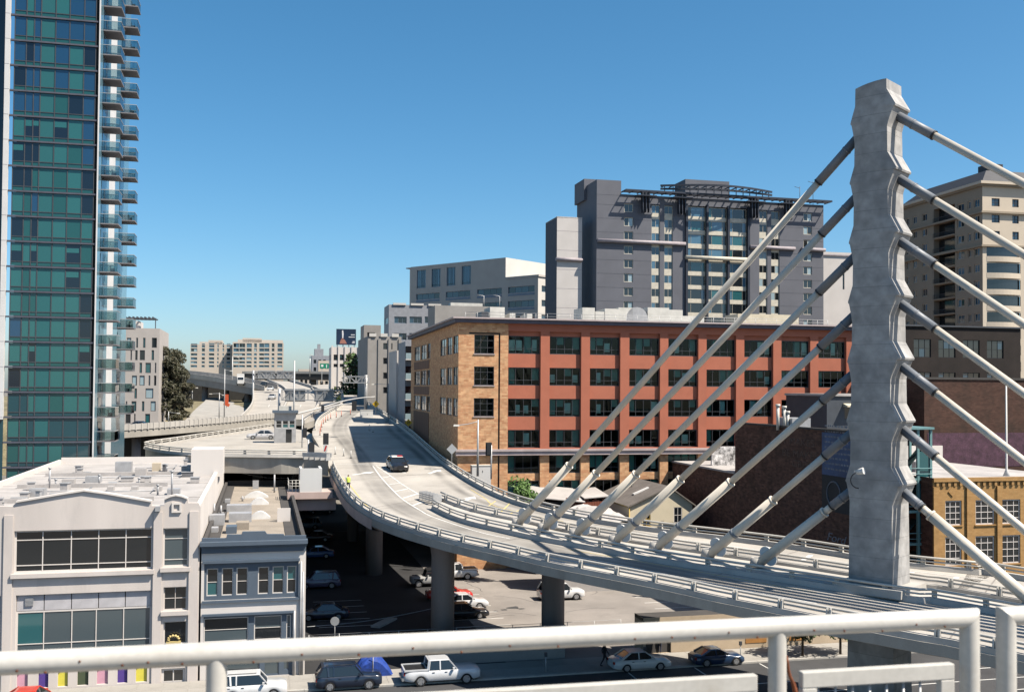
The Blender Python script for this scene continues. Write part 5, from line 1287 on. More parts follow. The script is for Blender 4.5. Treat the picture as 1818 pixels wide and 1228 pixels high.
f.wall('wall', 'grey_blue', 0, w2_, 0, z2_, rws, .3)
for q in rws: f.window(q, 3, 1, depth=.25, fw=.12, fmat='office_blue', panes=('pane_dark', 'pane_blue'))
for k in range(3): f.place('cornice_block', box_mesh(3.2, .5, .5, 'office_white'), 1 + k * 4.4, z2_ - .1, -.3)
fl = Face(g2, 'left'); lq = [(-9, -1, q[2], q[3]) for q in rws[:1] + rws[3:6]]; fl.wall('side_wall', 'grey_blue', -10, 0, 0, z2_, lq, .2)
for q in lq: fl.window(q, 4, 1, depth=.15, fw=.12, fmat='office_blue', panes=('pane_sky', 'pane_pale'))
shell(g2, w2_, 10, z2_, 'grey_blue', 'roof_dark', left=False)
g3 = building('brown_stone_block', 'small brown stone block peeping out left of the banded grey office', P(646, 600, 280))
f = Face(g3); z3_ = f.uz(660, 577)[1]; w3 = f.uz(676, 600)[0]; q = f.rect(652, 666, 590, 598); f.wall('wall', 'grey_stone', 0, w3, 0, z3_, [q], .3); f.window(q, 2, 1); shell(g3, w3, 10, z3_, 'grey_stone', 'roof_dark')
g4 = building('grey_plant_room', 'plain dark grey plant room block behind the brick building roof edge', P(772, 570, 185))
f = Face(g4); z4_ = f.uz(820, 543)[1]; w4 = f.uz(886, 560)[0]; f.wall('wall', 'grey_stone', 0, w4, 0, z4_); shell(g4, w4, 8, z4_, 'grey_stone', 'roof_dark')
lamp_ = MB(); MB().box(3, 9, .5, 3, z4_, z4_ + .6).build('rooftop_unit', 'unit_pale', g4)
for px_ in (860, 888):
    u = f.uz(px_, 540)[0]; MB().tube([(u, .5, z4_ - .5), (u, .5, z4_ + 2.0), (u - 1.2, .5, z4_ + 2.2)], .08, 6).build('roof_lamp', 'galvanised', g4)
g5 = building('white_pilaster_annex', 'narrow pale grey annex with ribbed wall between grey midrise and brick building', P(703, 690, 196))
f = Face(g5); z5_ = f.uz(710, 622)[1]; w5 = f.uz(719, 680)[0]; f.wall('wall', 'slab_pale', 0, w5, 0, z5_)
for k in range(3): f.place('rib', box_mesh(.25, .15, z5_, 'slab_pale'), .1 + k * (w5 - .4) / 2, 0, -.15)
shell(g5, w5, 12, z5_, 'slab_pale')
g6 = building('balcony_strip_building', 'slim grey building with stacked white balconies at the brick building corner', P(719, 690, 172))
f = Face(g6); z6_ = f.uz(725, 606)[1]; w6 = f.uz(737, 680)[0]; f.wall('wall', 'grey_blue', 0, w6, 0, z6_)
for k in range(5): o = f.place('balcony', box_mesh(w6, 1.1, .2, 'slab_pale'), -.05, z6_ - 3.2 - k * 3.4, -1.15); f.place('glass_rail', box_mesh(w6, .04, 1.0, 'pane_pale'), 0, .2, 0, o); f.place('door', box_mesh(w6 * .7, .04, 2.2, 'pane_dark'), .1, .2, 1.08, o)
shell(g6, w6, 9, z6_, 'grey_blue')
# ---- right apartment block
mat('apt_tan', (0.34, 0.28, 0.21), .8, .07, .3, .05, 7, stain=.15, stain_col=(.27, .2, .14)); mat('apt_light', (0.62, 0.53, 0.42), .8, .05, .3, .04, 7); mat('mansard', (0.05, 0.05, 0.055), .6)
ap = building('tan_apartment_block', 'tall tan apartment block with dark mansard roof and balconies behind the right stays', P(1745, 560, 180), radians(11.5))
f = Face(ap); fl = Face(ap, 'left'); K1 = lambda x, y: (1480 + x * .4072, 120 + y * .4072)
zA = f.uz(1748, 327)[1]; LA = -fl.uz(1600, 500)[0]
rowsA = []
zr0, zr1 = f.uz(*K1(705, 600))[1], f.uz(*K1(705, 570))[1]; stA = 2.93
for k in range(18):
    if zr0 - k * stA > 1: rowsA.append((zr0 - k * stA - .2, zr1 - k * stA))
colL = [(fl.uz(K1(a, 0)[0], 520)[0], fl.uz(K1(b, 0)[0], 520)[0]) for a, b in ((316, 330), (346, 363), (386, 408), (540, 570), (586, 600), (613, 637))]
balL = (fl.uz(K1(437, 0)[0], 520)[0], fl.uz(K1(530, 0)[0], 520)[0])
HL = [(a, b, c, d) for a, b in colL for c, d in rowsA] + [(balL[0], balL[1], c - .9, d + .3) for c, d in rowsA[0:]]
fl.wall('side_wall', 'apt_tan', -LA, 0, 0, zA, HL, 1.25)
for q in HL[:len(colL) * len(rowsA)]: fl.window(q, 2, 1, depth=.2, fw=.12, fmat='apt_light', panes=('pane_blue', 'pane_sky', 'pane_dark'), rnd=rh)
for c, d in rowsA:
    fl.place('balcony_recess', box_mesh(balL[1] - balL[0], .05, d + .3 - c + .9, 'pane_dark'), balL[0], c - .9, 1.2)
    o = fl.place('balcony', box_mesh(balL[1] - balL[0], 1.4, .2, 'apt_tan'), balL[0], c - 1.1, -.2)
    mb = ('br', 1)
    if mb not in _cache:
        w = balL[1] - balL[0]; m_ = MB().box(0, w, -.04, 0, .95, 1.02)
        for k in range(int(w / .25)): m_.box(k * .25, k * .25 + .04, -.03, -.005, .2, .95)
        _cache[mb] = m_.mesh('railing', 'mansard')
    obj('railing', _cache[mb], o)
colF = [(f.uz(K1(a, 0)[0], 450)[0], f.uz(K1(b, 0)[0], 450)[0]) for a, b in ((690, 725), (780, 808))]
dF = colF[1][0] - colF[0][0]; colF += [(colF[1][0] + dF * k, colF[1][1] + dF * k) for k in (1, 2)]
top3 = [(a, b, c, d) for a, b in colF for c, d in rowsA[:3]]
WA = colF[-1][1] + 2
ribA = [(.8, colF[1][1] + .3, c - .2, d + .1) for c, d in rowsA[3:]]
f.wall('wall', 'apt_light', 0, WA, 0, zA, top3 + ribA, .25)
for q in top3: f.window(q, 2, 2, depth=.2, fw=.12, fmat='mansard', panes=('pane_dark', 'pane_blue'))
for c, d in rowsA[3:]:                                     # bowed window bays
    w = colF[1][1] - .5; n_ = 9; pts = [(.8 + w * k / n_, -.5 * sin(pi * k / n_) - .03) for k in range(n_ + 1)]
    MB().prism(pts + [(.8 + w, .0), (.8, .0)], c - 1.15, c - .2).build('bow_balcony', 'apt_light', ap)
    for k in range(n_):
        (x0, y0), (x1, y1) = pts[k], pts[k + 1]; MB().quad((x0, y0 + .35, c - .2), (x1, y1 + .35, c - .2), (x1, y1 + .35, d + .1), (x0, y0 + .35, d + .1)).build('pane', 'pane_dark', ap)
for zc in (zA, zr0 - 2 * stA - 1.3, zr0 - 1.15): MB().box(-.5, WA, -.5, -.003, zc - .35, zc).box(-.5, -.003, -.003, LA, zc - .35, zc).build('string_course', 'apt_tan', ap)
rf = MB(); rf.hexa([(-.6, -.6, zA), (WA, -.6, zA), (WA, LA + .5, zA), (-.6, LA + .5, zA), (3, 3, zA + 3.2), (WA, 3, zA + 3.2), (WA, LA - 3, zA + 3.2), (3, LA - 3, zA + 3.2)]); rf.build('mansard_roof', 'mansard', ap)
MB().box(-.9, WA, -.9, LA + .6, zA - .02, zA + .45).build('eave', 'apt_light', ap)
MB().box(5, 8, 5, 8, zA + 3, zA + 5).build('rooftop_unit', 'mansard', ap)
# ---- grey building with slit windows (left, behind the tower)
mat('plank_concrete', (0.47, 0.43, 0.40), .85, .06, .4, .04, 8)
gs = building('slit_window_building', 'pale grey apartment building with scattered slit windows next to the glass tower', P(207, 690, 240))
f = Face(gs); R3 = lambda x, y: (200 + x * .253, 540 + y * .253)
wG = f.uz(*R3(325, 500))[0]; zG = f.uz(*R3(200, 168))[1]
hq = []
for (y0, y1), xs in (((235, 305), ((55, 75), (100, 130), (165, 178), (213, 230), (275, 310))), ((322, 392), ((56, 90), (125, 135), (158, 175), (190, 226), (273, 290))), ((410, 482), ((52, 68), (188, 206), (230, 268), (296, 306))), ((500, 570), ((52, 70), (135, 170), (188, 224), (290, 306), (252, 264))), ((590, 660), ((60, 74), (152, 170), (230, 285))), ((680, 750), ((50, 66), (92, 102), (132, 166), (205, 222), (266, 302))), ((768, 835), ((48, 62), (90, 126), (150, 160), (228, 262)))):
    for a, b in xs: hq.append(f.rect(*[R3(a, 0)[0], R3(b, 0)[0], R3(0, y0)[1], R3(0, y1)[1]]))
f.wall('wall', 'plank_concrete', 0, wG, 0, zG, hq, .3)
for q in hq: f.window(q, 2 if q[1] - q[0] > 2.5 else 1, 1, depth=.2, fw=.14, fmat='dark_steel', panes=('pane_dark', 'pane_teal', 'pane_pale'), rnd=rh)
shell(gs, wG, 24, zG, 'plank_concrete')
MB().box(1, wG - 5, 3, 12, zG - .1, zG + 1.9).build('penthouse', 'slab_pale', gs)
tl = MB()
for k in range(9): tl.box(.3 + k * .9, .6 + k * .9, 2, 6, zG + 2.6, zG + 2.9)
tl.box(0, 8.5, 2, 2.2, zG + 2.3, zG + 2.6).box(0, 8.5, 5.8, 6, zG + 2.3, zG + 2.6)
for x in (.2, 8.2): tl.box(x, x + .2, 2, 2.2, zG - .1, zG + 2.3)
tl.build('roof_pergola', 'dark_steel', gs)
# ---- far apartment blocks
mat('far_beige', (0.56, 0.49, 0.42), .85, .05, .2, .03, 5); mat('far_glass', (0.2, 0.33, 0.38), .3)
F1 = lambda x: 320 + x * .1222
G1 = lambda y: 580 + y * .1222
rp = [(240, 300), (312, 360), (384, 418), (442, 480), (500, 532), (556, 588)]
for nm, lab, x0, x1, yt, cs, boxes in (
        ('far_apartment_building', 'distant beige apartment block with stepped roof, left one of the pair', 145, 757, 255, [(152, 245), (310, 356), (415, 492), (536, 556), (612, 634), (672, 728)], [(270, 620, 215), (400, 605, 190)]),
        ('far_glassy_building', 'distant beige apartment block with blue glazed corner, right one of the pair', 757, 1500, 225, [(770, 850), (855, 940), (962, 1036), (1070, 1110), (1145, 1215), (1218, 1292), (1326, 1366), (1410, 1482)], [(830, 1490, 185), (900, 1180, 160)])):
    b_ = building(nm, lab, P(F1(x0), 640, 470), group=None)
    f = Face(b_); w = f.uz(F1(x1), 640)[0]; z = f.uz(F1((x0 + x1) / 2), G1(yt))[1]
    hq = []
    for (a, c) in cs:
        u0, u1_ = f.uz(F1(a), 640)[0], f.uz(F1(c), 640)[0]
        for (r0, r1) in rp: hq.append((u0, u1_, f.uz(F1(a), G1(r1))[1], f.uz(F1(a), G1(r0))[1]))
    f.wall('wall', 'far_beige', 0, w, 0, z, hq, .3)
    for q in hq: f.window(q, 2 if q[1] - q[0] > 2.4 else 1, 1, depth=.2, fw=.16, fmat='far_glass', panes=('pane_blue', 'pane_sky', 'pane_dark', 'pane_pale'), rnd=rh)
    shell(b_, w, 18, z, 'far_beige')
    for (a, c, y) in boxes: MB().box(f.uz(F1(a), 640)[0], f.uz(F1(c), 640)[0], 3, 14, z - .1, f.uz(F1((a + c) / 2), G1(y))[1]).build('penthouse', 'far_beige', b_)
# ---- white deco building with billboard
wd = building('white_deco_building', 'white building with square dark windows under a billboard, beyond the ramp', P(588, 660, 320))
f = Face(wd); X2 = lambda x: 470 + x * .1222; Y2 = lambda y: 620 + y * .1222
z = f.uz(600, 616)[1]; w = f.uz(652, 640)[0]
hq = [f.rect(X2(a), X2(b), Y2(y0), Y2(y1)) for a, b in ((1000, 1065), (1090, 1150), (1190, 1250), (1280, 1340), (1380, 1440)) for y0, y1 in ((75, 160), (210, 258))]
f.wall('wall', 'stucco_white', 0, w, 0, z, hq, .3)
for q in hq: f.window(q, 2, 2, depth=.2, fw=.14, panes=('pane_dark', 'pane_teal'))
for px_ in (589.5, 601.3, 613, 624.8, 637): f.place('pilaster', box_mesh(.5, .3, z + .4, 'stucco_white'), f.uz(px_, 640)[0] - .25, 0, -.3)
fl = Face(wd, 'left'); lq = [(-10 + k * 3.2, -8 + k * 3.2, c, d) for k in range(3) for c, d in (hq[0][2:], hq[1][2:])]
fl.wall('side_wall', 'stucco_white', -12, 0, 0, z, lq, .3)
for q in lq: fl.window(q, 1, 1, depth=.2)
shell(wd, w, 12, z, 'stucco_white', left=False)
mat('ad_navy', (0.012, 0.03, 0.07), .5, .2, .3, .05, 4); mat('ad_skin', (0.35, 0.16, 0.12), .6); mat('ad_white', (0.7, 0.7, 0.72), .6)
bl = thing('billboard', 'dark navy billboard with a pale figure on a steel frame above the white building', 'billboard', Vector((P(597, 640, 322).x, 322, z - .3)), TH)
f = Face(bl); bx = f.rect(597, 632, 584, 612); o_z = bl.location.z
zb0_, zb1_ = bx[2], bx[3]
MB().box(bx[0], bx[1], 0, .25, zb0_, zb1_).build('board', 'ad_navy', bl)
sx_ = (bx[1] - bx[0]) / 35
ad_ = MB(); P_ = lambda x, y: (bx[0] + x * sx_, f.uz(612, 584 + y)[1])
for pts in ([(10, 3), (12, 2), (13, 8), (12.5, 16), (10.5, 16)], ): ad_.poly([(P_(x, y)[0], -.012, P_(x, y)[1]) for x, y in reversed(pts)], 1)
for pts in ([(6, 26), (8, 19), (12, 17), (16, 20), (19, 26)], [(8, 19), (10, 16), (12.5, 16), (12, 18)]): ad_.poly([(P_(x, y)[0], -.01, P_(x, y)[1]) for x, y in reversed(pts)], 0)
for y, x0, x1 in ((10, 26, 33), (14, 22, 33), (22, 29, 33), (24, 28, 33)):
    (a, c), (b, _) = P_(x0, y), P_(x1, y); ad_.box(a, b, -.014, -.004, c - .12, c + .12, 1)
ad_.build('printed_figure', ['ad_skin', 'ad_white'], bl)
bs = MB()
for k in range(4): u = bx[0] + .4 + k * (bx[1] - bx[0] - .8) / 3; bs.box(u, u + .15, .3, .45, 0, zb1_ - .3); bs.bar((u, .4, zb1_ - 1), (u, 2.5, .1), .12, .12)
bs.build('steel_frame', 'galvanised', bl)
# small far structures on the skyline
for k, (px, pt, w_, y_) in enumerate(((553, 631, 9, 520), (565, 640, 7, 500), (530, 655, 10, 560))):
    b_ = building('distant_tower_block', ('distant pale tower with stepped top on the skyline left of the white building', 'low distant block just right of the stepped skyline tower', 'faint low block at the end of the far overpass')[k], P(px, 660, y_))
    f = Face(b_); z = f.uz(px, pt)[1]
    f.wall('wall', 'grey_blue' if k == 0 else 'far_beige', 0, w_, 0, z, [(1 + j * 2.4, 2.4 + j * 2.4, z - 4 - i * 4, z - 2 - i * 4) for j in range(int((w_ - 1) / 2.4)) for i in range(3)], .2)
    for j in range(int((w_ - 1) / 2.4)):
        for i in range(3): f.window((1 + j * 2.4, 2.4 + j * 2.4, z - 4 - i * 4, z - 2 - i * 4), 1, 1, depth=.15)
    shell(b_, w_, 8, z, 'grey_blue' if k == 0 else 'far_beige')
    if k == 0: MB().box(1.5, 6, 1, 6, z - .1, z + 3.5).box(3, 4.5, 2, 4, z + 3.5, z + 6).build('stepped_top', 'grey_blue', b_)
# ================================================================== FREEWAY, SIDE RAMP AND ROADSIDE THINGS
def deck_strip(root, near, far, name, th=1.3, n=40, m=('concrete_deck', 'concrete')):
    a, b = resample(near, n), resample(far, n); mb = MB(); D = Vector((0, 0, th))
    for i in range(n - 1):
        mb.quad(a[i], b[i], b[i + 1], a[i + 1], 0); mb.quad(a[i] - D, a[i], a[i + 1], a[i + 1] - D, 1); mb.quad(b[i], b[i] - D, b[i + 1] - D, b[i + 1], 1); mb.quad(a[i] - D, a[i + 1] - D, b[i + 1] - D, b[i] - D, 1)
    for i in (0, n - 1): mb.quad(a[i], a[i] - D, b[i] - D, b[i], 1)
    mb.build(name, list(m), root); return a, b
def parapet(root, path, h=.95, w=.3, ticks=0, m='concrete_pale'):
    sweep(MB(), path, [(-w / 2, 0), (-w / 2, h), (w / 2, h), (w / 2, 0)]).build('parapet', m, root)
    if ticks:
        q = resample(path, ticks)
        me = MB().box(-.14, .14, -.24, .24, -.1, h + .06).mesh('parapet_pilaster', m)
        for k in range(1, ticks - 1): d = q[k + 1] - q[k - 1]; obj('parapet_pilaster', me, root, T(q[k].x, q[k].y, q[k].z, math.atan2(d.y, d.x)))
def cols(root, path, k, r, z0=0.0, dz=-1.2, off=Vector((0, 0, 0))):
    q = resample(path, k + 2)
    for p in q[1:-1]: MB().tube([(p.x + off.x, p.y + off.y, z0), (p.x + off.x, p.y + off.y, p.z + dz)], r, 14).build('pier', 'concrete_pier', root)
away = Vector((-.2, .98, 0))
va = thing('freeway_viaduct', 'long concrete viaduct with ribbed parapet crossing behind the side ramp at left', 'viaduct')
near = [P(150, 770, 196), P(205, 765, 200), P(300, 758, 208), P(400, 750, 222), P(470, 743, 236), P(520, 741, 242)]
far_ = [p + away * 10 for p in near]
a, b = deck_strip(va, near, far_, 'deck', 1.5); parapet(va, a, 1.15, .3, 46); parapet(va, b, .9); cols(va, a, 5, .9, 0, -1.4, away * 5)
mat('underpass_dark', (0.06, 0.058, 0.055), .9)  # near-black, carries the shade beneath viaduct and side ramp in its colour
sweep(MB(), resample(far_, 20), [(-.2, -14.5), (-.2, -1.4), (.2, -1.4), (.2, -14.5)]).build('shade_wall', 'underpass_dark', va)  # added wall, makes the space under the viaduct read dark
fw = thing('freeway_lanes', 'pale concrete freeway lanes climbing away to the far overpass', 'freeway')
Lf = [P(428, 744, 240), P(447, 722, 262), P(450, 702, 308), P(447, 686, 362), P(436, 674, 430)]; Rf = [P(556, 744, 240), P(566, 722, 262), P(575, 706, 300), P(560, 691, 350), P(512, 676, 430)]
a, b = deck_strip(fw, Lf, Rf, 'deck', 1.5); parapet(fw, a, .9, .35); parapet(fw, b, .9, .35); cols(fw, a, 3, .9, 0, -1.4, Vector((4, 0, 0)))
c = resample([x.lerp(y, .5) for x, y in zip(Lf, Rf)], 30); parapet(fw, c, .8, .4)
for s in (.25, .72):
    for k in range(9):
        q = resample([x.lerp(y, s) for x, y in zip(Lf, Rf)], 28); p0, p1 = q[k * 3], q[k * 3 + 1]; mb = MB(); n = Vector((.07, 0, 0)); u = Vector((0, 0, .02)); mb.quad(p0 - n + u, p0 + n + u, p1 + n + u, p1 - n + u); mb.build('lane_dash', 'white_line', fw)
ov = thing('freeway_overpass', 'curving freeway overpass with dark girders over the hill street', 'overpass')
near = [P(285, 667, 352), P(325, 670, 347), P(380, 677, 342), P(449, 689, 336), P(470, 694, 334)]; far_ = [p + Vector((.1, 1, 0)) * 13 + Vector((0, 0, .5)) for p in near]
a, b = deck_strip(ov, near, far_, 'deck', 2.2, m=('concrete_deck', 'grey_stone')); parapet(ov, a, 1.6); parapet(ov, b, 1.8); cols(ov, a, 4, 1.0, 0, -2, Vector((0, 6, 0)))
w0, w1_ = P(300, 700, 362), P(475, 700, 362); MB().box(w0.x, w1_.x, 362, 366, 0, 22).build('abutment', 'underpass_dark', ov)
fo = thing('far_overpass', 'distant straight overpass with dark girder band on the skyline', 'overpass')
near = [P(430, 663, 430), P(520, 663, 425), P(600, 664, 420), P(680, 666, 415)]; a, b = deck_strip(fo, near, [p + Vector((0, 9, 0)) for p in near], 'deck', 2.6, m=('concrete_deck', 'underpass_dark')); parapet(fo, a, 1.0); cols(fo, a, 5, 1.2, 0, -2.5, Vector((0, 4, 0)))
mr2 = thing('middle_connector', 'concrete connector roadway between the freeway lanes and the bus ramp', 'road deck')
near = [P(540, 752, 215), P(556, 735, 238), P(566, 715, 275), P(560, 700, 320), P(548, 684, 390)]; far_ = [P(602, 730, 222), P(612, 718, 240), P(618, 706, 280), P(618, 694, 325), P(612, 680, 390)]
a, b = deck_strip(mr2, near, far_, 'deck', 1.4); parapet(mr2, a, .8); parapet(mr2, b, .8); cols(mr2, a, 3, .8, 0, -1.2, Vector((4, 0, 0)))
# ---- side ramp that curls off to the left
sr = thing('side_ramp', 'flat curling side ramp with double steel railing, left of the bus ramp', 'ramp')
SZ = 13.15
fe = [PZ(x, y, SZ) for x, y in ((583, 815), (545, 812), (500, 812), (440, 811), (380, 810), (320, 807), (280, 802), (260, 797))]
be = [PZ(x, y, SZ) for x, y in ((560, 772), (530, 762), (484, 759), (430, 768), (370, 777), (310, 787), (275, 792), (258, 796))]
a, b = deck_strip(sr, fe, be, 'deck', 1.9); sweep(MB(), resample(be, 24), [(-.2, -SZ), (-.2, -1.8), (.2, -1.8), (.2, -SZ)]).build('shade_wall', 'underpass_dark', sr); barrier(sr, fe[1:], side=1); barrier(sr, be[2:], side=-1)  # added dark wall along the back edge, stands in for shade below
for px, y in ((300, 141), (355, 140), (450, 139), (520, 139)): p = P(px, 700, y); MB().tube([(p.x, p.y + 3, 0), (p.x, p.y + 3, SZ - 1.8)], .7, 14).build('pier', 'concrete_pier', sr)
# ---- toll-like booth
bo = thing('booth', 'grey inspection booth with green tinted windows beside the side ramp', 'booth', PZ(506, 786, SZ), TH)
f = Face(bo); bo_w = 3.1
f.wall('wall', 'metal_grey', -bo_w / 2, bo_w / 2, 0, 4.4, [(-1.35 + k * .95, -.5 + k * .95, 2.2, 3.3) for k in range(3)] + [(.1, .95, .05, 2.0)], .12)
for k in range(3): f.window((-1.35 + k * .95, -.5 + k * .95, 2.2, 3.3), 1, 2, depth=.08, fw=.07, fmat='white_paint', panes=('pane_teal', 'pane_dark'))
f.place('door', box_mesh(.85, .05, 1.95, 'pane_dark'), .1, .05, .08)
MB().box(-bo_w / 2, bo_w / 2, .13, 3, 0, 4.38).build('shell', 'metal_grey', bo); MB().box(-bo_w / 2 - .3, bo_w / 2 + .3, -.5, 3.2, 4.4, 4.75).build('roof', 'trim_slate', bo); MB().box(-.9, .9, .8, 2, 4.75, 5.4).build('rooftop_unit', 'unit_pale', bo)
# ---- sign gantries
def gantry(label, pxa, pxb, y0, y1, Y, posts, panels, yb=760):
    A, B = P(pxa, (y0 + y1) / 2, Y), P(pxb, (y0 + y1) / 2, Y); zt_, zb_ = P(pxa, y0, Y).z, P(pxa, y1, Y).z
    g = thing('sign_gantry', label, 'gantry', (A.x, A.y, 0), math.atan2(B.y - A.y, B.x - A.x), 'truss sign gantries over the freeway lanes')
    L_ = (B - A).length; t = MB()
    for y in (0, 1.1):
        for z in (zb_, zt_): t.box(0, L_, y - .09, y + .09, z - .09, z + .09)
        n = max(4, int(L_ / 1.7))
        for k in range(n + 1): t.box(k * L_ / n - .05, k * L_ / n + .05, y - .05, y + .05, zb_, zt_)
        for k in range(n):
            p, q = (k * L_ / n, y, zb_), ((k + 1) * L_ / n, y, zt_)
            if k % 2: p, q = (p[0], y, zt_), (q[0], y, zb_)
            t.bar(p, q, .09, .09)
    t.build('truss', 'galvanised', g)
    for px in posts:
        u = (px - pxa) / (pxb - pxa) * L_; z0 = P(px, yb, Y).z
        MB().tube([(u, .55, z0), (u, .55, zt_ + .3)], .32, 10).build('post', 'galvanised', g)
    for p0, p1 in panels:
        u0, u1 = (p0 - pxa) / (pxb - pxa) * L_, (p1 - pxa) / (pxb - pxa) * L_
        MB().box(u0, u1, 1.25, 1.32, zb_ - .3, zt_ + .3).build('sign_panel', 'sign_back', g)
    return g
gantry('farthest truss sign gantry, above the white truck lanes', 452, 522, 659, 671, 325, (449,), ((456, 486), (490, 521)), 742)
gantry('middle truss sign gantry with two grey sign backs over the connector', 500, 607, 692, 710, 228, (495,), ((504, 540), (556, 590)), 760)
gantry('nearest truss sign gantry standing by the grey midrise', 609, 654, 668, 679, 196, (649,), (), 728)
gs_ = thing('green_guide_sign', 'green freeway guide sign on two posts on the skyline', 'sign', P(580, 664, 345), TH)
f = Face(gs_); q = f.rect(568, 592, 645, 654); MB().box(q[0], q[1], 0, .1, q[2], q[3]).build('panel', 'sign_green', gs_)
mk = MB()
for x0, x1, y0, y1 in ((570, 574, 647, 651), (579, 580.5, 647, 653), (584, 591, 647, 648.4), (584, 590, 650, 651.4)): r = f.rect(x0, x1, y0, y1); mk.box(r[0], r[1], -.02, -.004, r[2], r[3])
mk.build('legend', 'ad_white', gs_); MB().box(q[0] + .6, q[0] + .8, .1, .3, -3, q[3]).box(q[1] - .8, q[1] - .6, .1, .3, -3, q[3]).build('post', 'galvanised', gs_)
# ---- traffic signals
def signal_head(root, x, y, z, s=1.0, back=True):
    o = MB().box(x - .22 * s, x + .22 * s, y - .12, y + .12, z - .55 * s, z + .55 * s).box(x - .3 * s, x + .3 * s, y + .12, y + .14, z - .63 * s, z + .63 * s).build('signal_head', 'black_metal', root)
    for k in (-1, 0, 1): MB().tube([(x, y + .14, z + k * .33 * s), (x, y + .36, z + k * .33 * s)], .15 * s, 8).build('visor', 'black_metal', o)
def sig(label, px, yb, ytop, Y, heads, z0=None):
    p = P(px, yb, Y); s = thing('traffic_signal', label, 'traffic signal', p, TH, 'traffic signals at the ramp junction'); h = (yb - ytop) * Y / FPX
    MB().tube([(0, 0, 0), (0, 0, h)], .09, 8).build('post', 'galvanised', s)
    for dx, yc, sc in heads: signal_head(s, dx * Y / FPX, -.15, (yb - yc) * Y / FPX, sc)
    return s
sig('traffic signal on a grey post right of the booth', 536, 812, 736, 138, ((4, 768, 1.05),))
sig('traffic signal with black head at the middle of the side ramp mouth', 578, 822, 770, 128, ((0, 779, 1.15),))
sig('nearest traffic signal of the side ramp, beside the galvanised guardrail', 547, 830, 780, 124, ((5, 797, 1.3),))
sig('traffic signal on thin post at the brick building corner', 872, 850, 790, 116, ((-5, 797, 1.2),))
ma = thing('mast_arm_signal', 'curved white mast arm with two black signal heads spanning the ramp', 'traffic signal', P(521, 795, 150), TH)
I = ma.matrix_world.inverted()
MB().tube([(0, 0, 0), (0, 0, (795 - 640) * 150 / FPX)], [.16, .1], 10).build('post', 'galvanised', ma)
arm = [I @ P(x, y, 150 + (x - 521) * .02) for x, y in ((521, 736), (545, 730), (575, 722), (605, 713), (635, 707), (666, 704))]
MB().tube(resample(arm, 16), [.14 - .005 * k for k in range(16)], 8).build('arm', 'white_paint', ma)
arm2 = [I @ P(x, y, 151) for x, y in ((533, 747), (552, 735), (576, 727), (600, 719), (627, 716))]
MB().tube(resample(arm2, 14), .08, 8).build('arm', 'white_paint', ma)
for x, y, s in ((573, 725, .75), (629, 720, 1.15)): p = I @ P(x, y, 150.5); signal_head(ma, p.x, p.y, p.z, s)
# ---- street lamps
def lamp(label, px, yb, yt, Y, arms, r=.1, grp='street lamps along the roads'):
    p = P(px, yb, Y); l = thing('street_lamp', label, 'street lamp', p, 0, grp); h = (yb - yt) * Y / FPX
    MB().tube([(0, 0, 0), (0, 0, h)], [r * 1.3, r * .8], 8).build('post', 'galvanised', l)
    for d, dy in arms:
        L_ = d * Y / FPX; e = (L_, -.3, h + dy * Y / FPX); q = MB().tube(resample([Vector((0, 0, h - .2)), Vector((L_ * .5, -.15, h + dy * .8 * Y / FPX)), Vector(e)], 7), r * .45, 6).build('arm', 'galvanised', l)
        MB().hexa([(L_ - .35, -.5, e[2] - .12), (L_ + .35, -.5, e[2] - .12), (L_ + .35, -.1, e[2] - .12), (L_ - .35, -.1, e[2] - .12), (L_ - .3, -.45, e[2] + .08), (L_ + .3, -.45, e[2] + .08), (L_ + .3, -.15, e[2] + .08), (L_ - .3, -.15, e[2] + .08)]).build('lamp_head', 'unit_pale', l)
lamp('tall street lamp at the brick building corner, arm to the left', 848, 845, 745, 118, ((-38, -10),), .11)
lamp('street lamp with thin dark pole in front of the grey midrise', 689, 748, 681, 180, ((-26, -1),), .08)
lamp('double-headed lamp on the hill street', 389, 742, 697, 262, ((-15, -2), (8, -4)), .12)
lamp('tall pole lamp left of the freeway gantry', 398, 742, 655, 255, ((12, -3),), .12)
lamp('tall lamp pole rising behind the overpass', 412, 690, 632, 350, ((10, -2),), .14)
lamp('low arm lamp beside the slit window building', 299, 752, 730, 236, ((18, -3),), .1)
lamp('short lamp pole at the tree edge', 341, 725, 686, 265, ((8, -2),), .1)
lamp('skyline lamp pole left of the green guide sign', 550, 668, 630, 400, ((3, 0),), .2)
# ---- signs
def diamond(label, px, py, s, yb, Y, m, name='warning_sign', face=True):
    p = P(px, yb, Y); d = thing(name, label, 'sign', p, TH * .5); zc = (yb - py) * Y / FPX; r = s * Y / FPX
    MB().tube([(0, .06, 0), (0, .06, zc + r)], .045, 6).build('post', 'galvanised', d)
    MB().extr([(-r, zc), (0, zc - r), (r, zc), (0, zc + r)], -.02, .02).build('plate', m, d)
    if face:
        g = MB(); g.box(-r * .28, -r * .08, -.035, -.022, zc - r * .35, zc + r * .35).box(.02 * r, r * .35, -.035, -.022, zc + r * .1, zc + r * .3).box(.12 * r, r * .26, -.035, -.022, zc - r * .35, zc + r * .1); g.build('symbol', 'black_metal', d)
diamond('yellow diamond warning sign by the grey midrise', 667, 717, 6.2, 738, 190, 'sign_yellow')
diamond('amber diamond warning sign by the brick building far corner', 725, 750, 6.5, 775, 158, 'sign_yellow')
diamond('blank grey back of a diamond sign at the brick corner', 802, 797, 9.5, 828, 118, 'sign_back', 'sign_back_plate', False)
